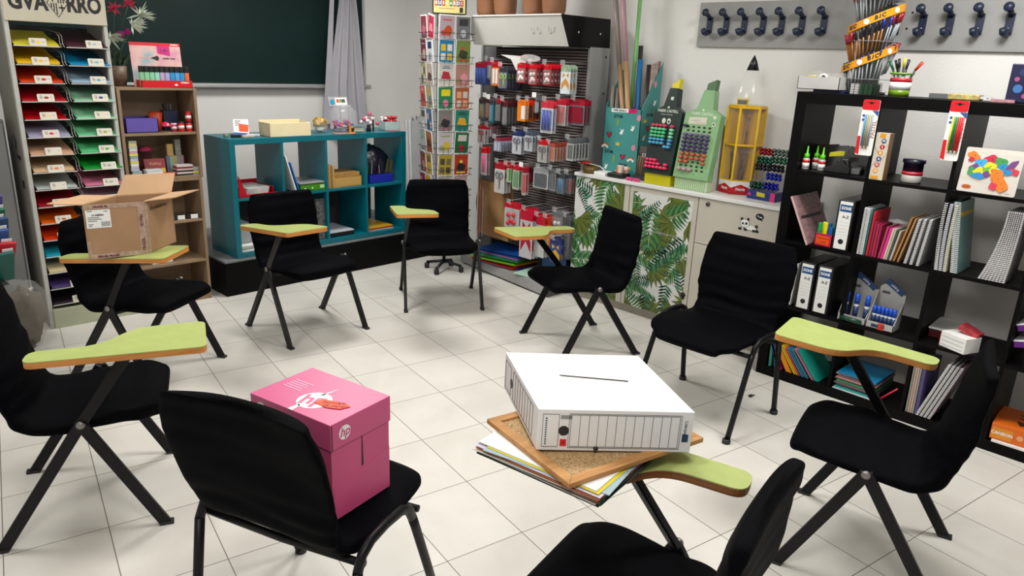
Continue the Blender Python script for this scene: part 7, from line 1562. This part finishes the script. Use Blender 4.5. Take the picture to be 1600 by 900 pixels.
for side in range(4):
    F = Matrix.Rotation(-PI/2*side, 4, 'Z') @ frame((0, -HWd, 0), (1, 0, 0), (0, 0, 1))
    wf = MB()
    for u in (-.125, -.003, .003, .125): wf.tube([tuple(F @ Vector((u, .40, -.01))), tuple(F @ Vector((u, 1.95, -.01)))], .0022, 6)
    for z in ROWZ:
        for c0 in (-.066, .066):
            zb = z-.158
            for zz, o_ in ((zb, .034), (zb+.045, .040)):
                wf.tube([tuple(F @ Vector((c0-.057, zz, 0))), tuple(F @ Vector((c0-.057, zz, o_))), tuple(F @ Vector((c0+.057, zz, o_))), tuple(F @ Vector((c0+.057, zz, 0)))], .0019, 5)
            for u in (-.02, .02): wf.tube([tuple(F @ Vector((c0+u, zb, .0))), tuple(F @ Vector((c0+u, zb, .034))), tuple(F @ Vector((c0+u, zb+.045, .040)))], .0016, 5)
    wf.build('wire_pockets', bw, t)
    if side > 1: continue
    for r_, z in enumerate(ROWZ):
        for ci, c0 in enumerate((-.066, .066)):
            sp_ = spec.get((side, r_, ci))
            if not sp_: continue
            g, a1, a2, words = sp_
            M = Matrix.Translation((SX, SY, 0)) @ Matrix.Rotation(R(-17), 4, 'Z') @ F @ Matrix.Translation((c0, z-.156, .012)) @ Matrix.Rotation(R(4+rnd.uniform(-1, 2)), 4, 'X') @ Matrix.Rotation(R(rnd.uniform(-2, 2)), 4, 'Z')
            if (side, r_, ci) == (1, 0, 1): M = M @ Matrix.Rotation(R(-12), 4, 'Z')
            o = MB().prism([(-.060, 0), (.060, 0), (.060, .166), (-.060, .166)], .006).build('greeting_card', WHITE(), None); o.matrix_world = M
            tag(o, '%s on the wire card rack' % words, 'greeting card', 'greeting cards')
            art = MB(); SCL = Matrix.Diagonal((1.13, 1.05, 1, 1)); T_ = Matrix.Translation((0, 0, .0062)) @ SCL
            art.prism([(-.049, .004), (.049, .004), (.049, .150), (-.049, .150)], .0004, T_, 0)
            k_ = (side*3+r_*2+ci) % 5; T2 = Matrix.Translation((0, 0, .0066)) @ SCL
            if k_ == 0: art.prism(circ(.01, .055, .026, 16, .034), .0004, T2, 1); art.prism(circ(-.022, .04, .018), .0005, T2, 2); art.prism([(-.03, .12), (.03, .12), (.03, .128), (-.03, .128)], .0004, T2, 2)
            elif k_ == 1: art.prism([(-.03, .09), (.032, .09), (.034, .135), (-.028, .135)], .0004, T2, 1); art.prism(circ(.0, .04, .020, 14, .026), .0005, T2, 2)
            elif k_ == 2:
                for x in (-.022, .022):
                    for y in (.04, .10): art.prism([(x-.016, y-.022), (x+.016, y-.022), (x+.016, y+.022), (x-.016, y+.022)], .0004, T2, 1 if (x > 0) ^ (y > .05) else 2)
            elif k_ == 3: art.prism(blobp(.0, .06, .032, .030), .0004, T2, 1); art.prism(circ(0, .10, .012), .0005, T2, 2); art.prism([(-.035, .015), (.035, .015), (.03, .028), (-.03, .028)], .0004, T2, 2)
            else: art.prism([(-.035, .05), (.035, .045), (.02, .095), (-.02, .10)], .0004, T2, 1); art.prism([(-.028, .118), (.03, .118), (.03, .124), (-.028, .124)], .0004, T2, 2); art.prism([(-.02, .13), (.02, .13), (.02, .135), (-.02, .135)], .0004, T2, 2)
            art.build('printed_picture', [cm(g, .4), cm(a1, .4), cm(a2, .4)], o)
Fs = frame((-.105, -.10, 1.955), (1, 0, 0), (0, 0, 1))
Fs = Matrix.Rotation(R(-20), 4, 'Z') @ Fs
sg = MB(); sg.prism([(0, 0), (.235, 0), (.235, .105), (0, .105)], .006, Fs); s0 = sg.build('sign', cm('#C8BC78', .5), t)
fr = MB()
for a, b in (((0, 0), (.235, 0)), ((.235, 0), (.235, .105)), ((.235, .105), (0, .105)), ((0, .105), (0, 0))): fr.bar(tuple(Fs @ Vector((*a, .004))), tuple(Fs @ Vector((*b, .004))), .006, .010)
fr.tube([tuple(Fs @ Vector((.03, 0, .0))), tuple(Fs @ Vector((.03, -.09, 0)))], .003, 6); fr.tube([tuple(Fs @ Vector((.2, 0, .0))), tuple(Fs @ Vector((.2, -.09, 0)))], .003, 6)
fr.build('sign_frame', bw, s0)
lt = MB()
for k, (ch, ci) in enumerate(zip('BUSCARDI', (0, 1, 0, 2, 3, 4, 1, 0))):
    x = .022+.0262*k; lt.prism([(x-.010, .052), (x+.012, .052), (x+.011, .093), (x-.011, .093)], .0005, Fs @ Matrix.Translation((0, 0, .006)), ci)
    text(lt, ch, .032, Fs @ Matrix.Translation((x, .072, .0066)), 5, bold=.001, sx=.8)
text(lt, 'tarjetas de felicitacion', .013, Fs @ Matrix.Translation((.10, .036, .0062)), 0)
lt.prism([(.19, .01), (.215, .01), (.215, .045), (.19, .045)], .0004, Fs @ Matrix.Translation((0, 0, .006)), 6)
lt.build('sign_lettering', [cm('#A01828', .5), cm('#184888', .5), cm('#C8B818', .5), cm('#186850', .5), cm('#B85818', .5), WHITE(), BLACK()], s0)
# ------------------------------------------------------------------ things on the chairs
# pink paper box on the visitor chair
pinkm = mat('pink_printed_card', hx('#C04A78'), .42, var=.04, nscale=8); pinkd = mat('pink_printed_card_lid', hx('#C24E7C'), .4, var=.04, nscale=8)
t = thing('paper_carton', 'pink paper carton with lid, white round logo and orange tag, standing on a chair seat', 'box', (.840, 1.462, .478), R(12.3))
MB().box(0, .212, 0, .300, 0, .23).build('carton_body', pinkm, t, bevel=.001)
lid = MB().box(-.003, .216, -.003, .304, .205, .280).build('lid', pinkd, t, bevel=.002)
mb = MB(); FT = frame((0, 0, .2804), (1, 0, 0), (0, 1, 0))
# top of the lid: logo disc, slanting ray, lines of print
FQ = FT @ Matrix.Translation((.070, .134, 0)) @ Matrix.Rotation(R(-62), 4, 'Z')
mb.prism(circ(.070, .134, .047, 36), .0004, FT, 0); text(mb, 'hp', .075, FQ @ Matrix.Translation((-.004, .002, .0005)), 1, bold=.002, shear=.2)
mb.prism([(-.003, .136), (.03, .142), (.03, .151), (-.003, .154)], .0004, FT, 0); mb.prism([(.10, .146), (.165, .131), (.105, .138)], .0004, FT, 0)
for k in range(5): mb.prism([(.085+.011*k, .275), (.085+.011*k, .205+.008*(k % 2)), (.089+.011*k, .205+.008*(k % 2)), (.089+.011*k, .275)], .0003, FT, 2)
mb.build('top_print', [WHITE(), pinkd, cm('#D8A0B8', .5)], lid)
FN = FT @ Matrix.Translation((.082, .078, .0012)) @ Matrix.Rotation(R(-62), 4, 'Z')
mb = MB(); mb.prism([(-.052, .004), (-.03, .024), (.0, .016), (.03, .012), (.05, -.006), (.028, -.024), (-.006, -.022), (-.03, -.012)], .0008, FN, 0); text(mb, 'Reciclaje', .018, FN @ Matrix.Translation((0, .007, .0009)), 1, shear=.3); text(mb, 'de papel', .018, FN @ Matrix.Translation((.006, -.010, .0009)), 1, shear=.3)
mb.build('orange_note', [cm('#E0480C', .5), cm('#5A1808', .5)], lid)
mb = MB(); FF = frame((0, -.0035, 0), (1, 0, 0), (0, 0, 1)); mb.prism(circ(.045, .243, .020, 28), .0004, FF, 0); text(mb, 'hp', .034, FF @ Matrix.Translation((.045, .244, .0005)), 1, bold=.0008, shear=.25); mb.prism([(.0, .205), (.003, .205), (.003, .278), (0, .278)], .0003, FF, 2); 
FL_ = frame((-.0035, .30, 0), (0, -1, 0), (0, 0, 1)); mb.prism(circ(.04, .245, .020, 24), .0004, FL_, 0); text(mb, 'hp', .034, FL_ @ Matrix.Translation((.04, .245, .0005)), 1, bold=.0008, shear=.25)
mb.build('lid_side_print', [WHITE(), pinkd, BLACK()], lid)
mb = MB(); F2 = frame((0, -.0005, 0), (1, 0, 0), (0, 0, 1)); mb.prism(circ(.075, .068, .016, 28), .0004, F2, 0); text(mb, 'hp', .028, F2 @ Matrix.Translation((.075, .069, .0005)), 1, bold=.0007, shear=.25); text(mb, 'Office', .030, F2 @ Matrix.Translation((.135, .070, .0)), 2)
mb.prism([(.105, .115), (.112, .118), (.1095, .205), (.107, .205)], .0004, F2, 3)
mb.build('front_print', [WHITE(), pinkm, cm('#C890A8', .5), BLACK()], t)
MB().prism([(.0, .0), (.212, .0), (.212, .128), (.205, .125), (.11, .108), (.012, .100), (.006, .092)], .001, F2 @ Matrix.Translation((0, 0, -.0004))).build('folded_flap', pinkm, t)

# things on the nearest tablet: folders, cork board, white archive box
def on_plane(name, label, cat, o, ang, tilt=(0, 0)): return thing(name, label, cat, o, 0, None, (R(tilt[0]), R(tilt[1]), R(ang)))
z = .7275
papers = [('#1C1E20', .0035, 'black', 0, 0, 0), ('#2A3A30', .003, 'dark green', 1.5, .004, -.004), ('#B0B0AC', .002, 'white', -1, -.006, .004), ('#6A6864', .0025, 'grey', 1, .002, 0), ('#6A3A20', .0025, 'brown', 0, -.004, .002), ('#C8C4BC', .002, 'cream', 2, .0, .004), ('#1C1C20', .0025, 'black plastic', -2, .004, .0), ('#A85A30', .0025, 'orange brown', .5, -.002, -.002), ('#4A2A48', .002, 'plum', -1, .003, .003), ('#C0B8C8', .002, 'pale lilac', 1, .001, -.002)]
for k, (c, th, nm, a, dx, dy) in enumerate(papers):
    o = MB().box(0, .30, 0, .345, 0, th-.0003).build('paper_folder', cm(c, .45), None, loc=(1.112+dx, .822+dy, z), rz=R(8+a)); tag(o, '%s sheet folder in the pile under the cork board, %s' % (nm, ['lowest', 'second lowest', 'third lowest', 'fourth lowest', 'fifth lowest', 'fifth from the top', 'fourth from the top', 'third from the top', 'second from the top', 'topmost'][k]), 'folder', 'paper pile on the nearest tablet'); z += th
o = MB().box(0, .29, 0, .33, 0, .0016).build('blue_sheet', cm('#98AEB8', .5), None, loc=(1.135, .812, z), rz=R(14)); tag(o, 'pale blue sheet sticking out under the white sheets', 'paper'); z += .002
o = MB().box(0, .27, 0, .31, 0, .001).build('yellow_sheet', cm('#C8B820', .5), None, loc=(1.118, .828, z), rz=R(9)); tag(o, 'thin yellow edged sheet under the white sheets', 'paper'); z += .0013
t = thing('white_papers', 'white loose sheets lying under the cork board', 'papers', (1.122, .838, z), R(9)); MB().box(0, .295, 0, .33, 0, .0025).build('sheets', WHITE(), t); z += .003
t = thing('cork_board', 'small wooden framed cork board lying under the white archive box', 'cork board', (1.080, .880, z), R(-11))
wf = wood_mat('varnished_pine_frame', (0.36, 0.16, 0.045), (0.52, 0.26, 0.08), (6, 40, 40)); cw_, ch_ = .42, .345
corkm = bpy.data.materials.new('cork'); corkm.use_nodes = True; nt = corkm.node_tree; tcn = nt.nodes.new('ShaderNodeTexCoord'); vo = nt.nodes.new('ShaderNodeTexVoronoi'); vo.inputs['Scale'].default_value = 380; r_ = nt.nodes.new('ShaderNodeValToRGB')
r_.color_ramp.elements[0].color = (.20, .11, .045, 1); r_.color_ramp.elements[1].color = (.52, .34, .16, 1); r_.color_ramp.elements[0].position = .1; r_.color_ramp.elements[1].position = .7
nt.links.new(tcn.outputs['Object'], vo.inputs['Vector']); nt.links.new(vo.outputs['Color'], r_.inputs[0]); nt.links.new(r_.outputs[0], nt.nodes['Principled BSDF'].inputs['Base Color']); nt.nodes['Principled BSDF'].inputs['Roughness'].default_value = .8
MB().box(.01, cw_-.01, .01, ch_-.01, .002, .007).build('cork_panel', corkm, t)
for (p, q) in (((0, 0), (cw_, 0)), ((cw_, 0), (cw_, ch_)), ((cw_, ch_), (0, ch_)), ((0, ch_), (0, 0))):
    a, b = Vector(p), Vector(q); d = (b-a).normalized(); n = Vector((-d.y, d.x)); w = .026
    mb = MB(); mb.prism([tuple(a), tuple(b), tuple(b-d*w+n*w), tuple(a+d*w+n*w)], .013); mb.build('frame_rail', wf, t, bevel=.002)
o = thing('push_pin', 'small black pin stuck in the cork board at the edge of the white box', 'pin', (1.235, .935, z+.0075)); MB().lathe([(0, 0), (.0015, 0), (.0015, .008), (.006, .009), (.006, .016), (0, .018)], n=12).build('pin_body', BLACK(), o)
z += .0135
wcard = mat('white_grey_board', (.74, .73, .72), .5, var=.02)
t = thing('archive_box', 'white cardboard archive box with a hand cut slot, lying on the cork board', 'box', (1.127, 1.027, z+.001), 0, None, (0, R(.8), R(-40.8)))
L_, D_, H_, SK = .369, .340, .106, -.058     # the carton has gone a little out of square
MB().prism([(0, 0), (L_, 0), (L_+SK, D_), (SK, D_)], H_).build('box_shell', wcard, t, bevel=.0015)
mb = MB(); FT = frame((0, 0, H_+.0003), (1, 0, 0), (0, 1, 0))
for a, b in (((.072, .195), (.245, .168)), ((.072, .195), (.079, .189)), ((.245, .168), (.241, .162)), ((.079, .189), (.243, .164))): mb.bar(tuple(FT @ Vector((*a, 0))), tuple(FT @ Vector((*b, 0))), .0026, .0008)
mb.build('cut_slot', BLACK(), t)
F = frame((0, -.0004, 0), (1, 0, 0), (0, 0, 1)); mb = MB()
def rect_line(mb, F, x0, x1, y0, y1, w=.0008, mi=0):
    for a, b in (((x0, y0), (x1, y0)), ((x1, y0), (x1, y1)), ((x1, y1), (x0, y1)), ((x0, y1), (x0, y0))): mb.bar(tuple(F @ Vector((*a, 0))), tuple(F @ Vector((*b, 0))), w, w, mi=mi)
rect_line(mb, F, .012, .050, .010, .094); rect_line(mb, F, .074, .340, .008, .096); rect_line(mb, F, .078, .336, .011, .093)
for k in range(1, 12): x = .078+.0215*k; mb.bar(tuple(F @ Vector((x, .011, 0))), tuple(F @ Vector((x, .093, 0))), .0008, .0008)
mb.prism(circ(.062, .052, .0125, 28), .0006, F, 0); mb.prism([(.055, .012), (.070, .012), (.070, .030), (.055, .030)], .0006, F, 1)
for k in range(9): mb.prism([(.054+.003*k, .082), (.0555+.003*k, .082), (.0555+.003*k, .092), (.054+.003*k, .092)], .0004, F, 0)
for k in range(12): mb.prism([(.018, .016+.006*k), (.022, .016+.006*k), (.022, .019+.006*k), (.018, .019+.006*k)], .0004, F, 2)
text(mb, '1,80', .006, F @ Matrix.Translation((.0625, .021, .0007)), 0)
text(mb, 'Liderpapel', .011, F @ Matrix.Translation((.352, .060, 0)) @ Matrix.Rotation(-PI/2, 4, 'Z'), 2); mb.prism([(.345, .028), (.360, .028), (.360, .048), (.345, .048)], .0005, F, 2)
mb.build('side_print', [cm('#202024', .5), cm('#D02020', .5), cm('#28405A', .5)], t)
F = frame((SK-.0005, D_, 0), (-SK, -D_, 0), (0, 0, 1)); mb = MB(); rect_line(mb, F, .012, .075, .012, .090); rect_line(mb, F, .10, .30, .012, .092)
for k in range(1, 8): x = .10+.025*k; mb.bar(tuple(F @ Vector((x, .012, 0))), tuple(F @ Vector((x, .092, 0))), .0008, .0008)
mb.prism(circ(.083, .05, .013, 24), .0006, F, 0); mb.build('end_print', cm('#202024', .5), t)
f = MB(); f.box(L_-.03, L_-.018, .10, .14, .08, .1); f.build('torn_tab', wcard, t)

# cardboard carton on the tablet by the paper rack
kb_ = mat('brown_corrugated_card', hx('#A07C5C'), .75, var=.07, nscale=9); kin = mat('inner_corrugated_card', hx('#B89470'), .75, var=.08, nscale=12)
t = thing('cardboard_carton', 'open brown cardboard carton with purple printed tape on a tablet by the paper rack', 'box', (1.110, 3.510, .720), R(-8))
P0 = [(-.222, 0), (0, 0), (.165, .185), (-.057, .185)]; Hc = .245
P0 = [(-.244, .012), (0, 0), (.158, .180), (-.080, .192)]
def wall(a, b, z0, z1, m, name, out=None, top=None, parent=None):
    a, b = Vector(a), Vector(b); d = (b-a).normalized(); n = Vector((d.y, -d.x, 0)) if len(d) == 3 else Vector((d.y, -d.x))
    mb = MB(); A = [(a.x, a.y, z0), (b.x, b.y, z0), (b.x, b.y, z1), (a.x, a.y, z1)]; k = .004
    mb.add(A+[(x-n.x*k, y-n.y*k, z_) for x, y, z_ in A], [(0, 1, 2, 3), (7, 6, 5, 4), (0, 4, 5, 1), (1, 5, 6, 2), (2, 6, 7, 3), (3, 7, 4, 0)])
    return mb.build(name, m, parent or t)
for i in range(4): wall(P0[i], P0[(i+1) % 4], 0, Hc, kb_, 'wall')
MB().prism(P0, .004).build('bottom', kb_, t)
def flap(a, b, dvec, m=kin):
    a, b, d = Vector((*a, Hc)), Vector((*b, Hc)), Vector(dvec); k = Vector((0, 0, .004))
    e = (b-a)*.04; A = [a, b, b+d-e, a+d+e]; mb = MB(); mb.add([tuple(v) for v in A]+[tuple(v+k) for v in A], [(3, 2, 1, 0), (4, 5, 6, 7), (0, 1, 5, 4), (1, 2, 6, 5), (2, 3, 7, 6), (3, 0, 4, 7)]); mb.build('flap', m, t)
flap(P0[0], P0[3], (-.135, .01, .012)); flap(P0[3], P0[2], (.045, .055, .085)); flap(P0[1], P0[2], (.125, -.03, .012)); 
mb = MB(); a, b = P0[0], P0[1]; F = frame((a[0], a[1]-.0008, 0), (b[0]-a[0], b[1]-a[1], 0), (0, 0, 1))
tpm = mat('clear_tape_sheen', hx('#A8907E'), .2, var=.25, nscale=50)
mb.prism([(.0, .0), (.244, .0), (.244, .022), (.0, .022)], .0006, F, 0); mb.prism([(.212, .0), (.244, 0), (.244, .245), (.215, .245)], .0008, F, 0); mb.prism([(0, .225), (.244, .225), (.244, .245), (0, .245)], .0006, F, 0); mb.prism([(.0, .0), (.018, .0), (.014, .08), (.0, .08)], .0008, F, 0)
mb.build('clear_tape', tpm, t)
mb = MB(); text(mb, 'FRAGIL FRAGIL', .013, F @ Matrix.Translation((.08, .008, .0012)), 0, bold=.0006); text(mb, 'FRAGIL', .018, F @ Matrix.Translation((.226, .16, .0012)) @ Matrix.Rotation(-PI/2, 4, 'Z'), 0, bold=.0006); text(mb, 'FRAGIL', .018, F @ Matrix.Translation((.228, .05, .0012)) @ Matrix.Rotation(PI/2, 4, 'Z'), 0, bold=.0006); text(mb, 'FRAGIL FR', .012, F @ Matrix.Translation((.07, .235, .0012)), 0, bold=.0006)
mb.build('purple_tape_print', cm('#6A2840', .5), t)
F = F @ Matrix.Translation((0, .02, 0)); mb = MB(); mb.prism([(.008, .120), (.105, .120), (.105, .202), (.008, .202)], .0006, F, 0); text(mb, 'LA RIBEIRA', .010, F @ Matrix.Translation((.055, .178, .0008)), 1, bold=.0004)
for k, (x0, x1, y) in enumerate(((.015, .035, .195), (.015, .06, .166), (.015, .07, .158), (.015, .05, .150), (.015, .035, .136), (.015, .03, .128), (.08, .095, .192))): mb.prism([(x0, y), (x1, y), (x1, y+.003), (x0, y+.003)], .0008, F, 1)
for k in range(9): mb.prism([(.066+.004*k, .126), (.068+.004*k, .126), (.068+.004*k, .148), (.066+.004*k, .148)], .0008, F, 1)
mb.build('shipping_label', [WHITE(), cm('#302C30', .5)], t)
a, b = P0[1], P0[2]; F = frame((a[0]+.0005, a[1]-.0005, 0), (b[0]-a[0], b[1]-a[1], 0), (0, 0, 1)); mb = MB(); text(mb, 'Rotuladores', .028, F @ Matrix.Translation((.11, .205, .0004)), 0, shear=.3); mb.prism([(.0, .0), (.022, .0), (.024, .245), (.0, .245)], .0005, F, 1); mb.build('handwriting', [cm('#3A2A20', .6), tpm], t)

# scraps on the floor
t = thing('dark_scrap', 'small torn dark scrap on the floor tiles beside the wide chair', 'scrap', (3.411, 1.592, .001)); MB().prism([(-.022, -.004), (-.004, -.012), (.012, -.008), (.026, -.012), (.014, .010), (-.008, .012)], .003).build('scrap', cm('#2A2422', .7), t)
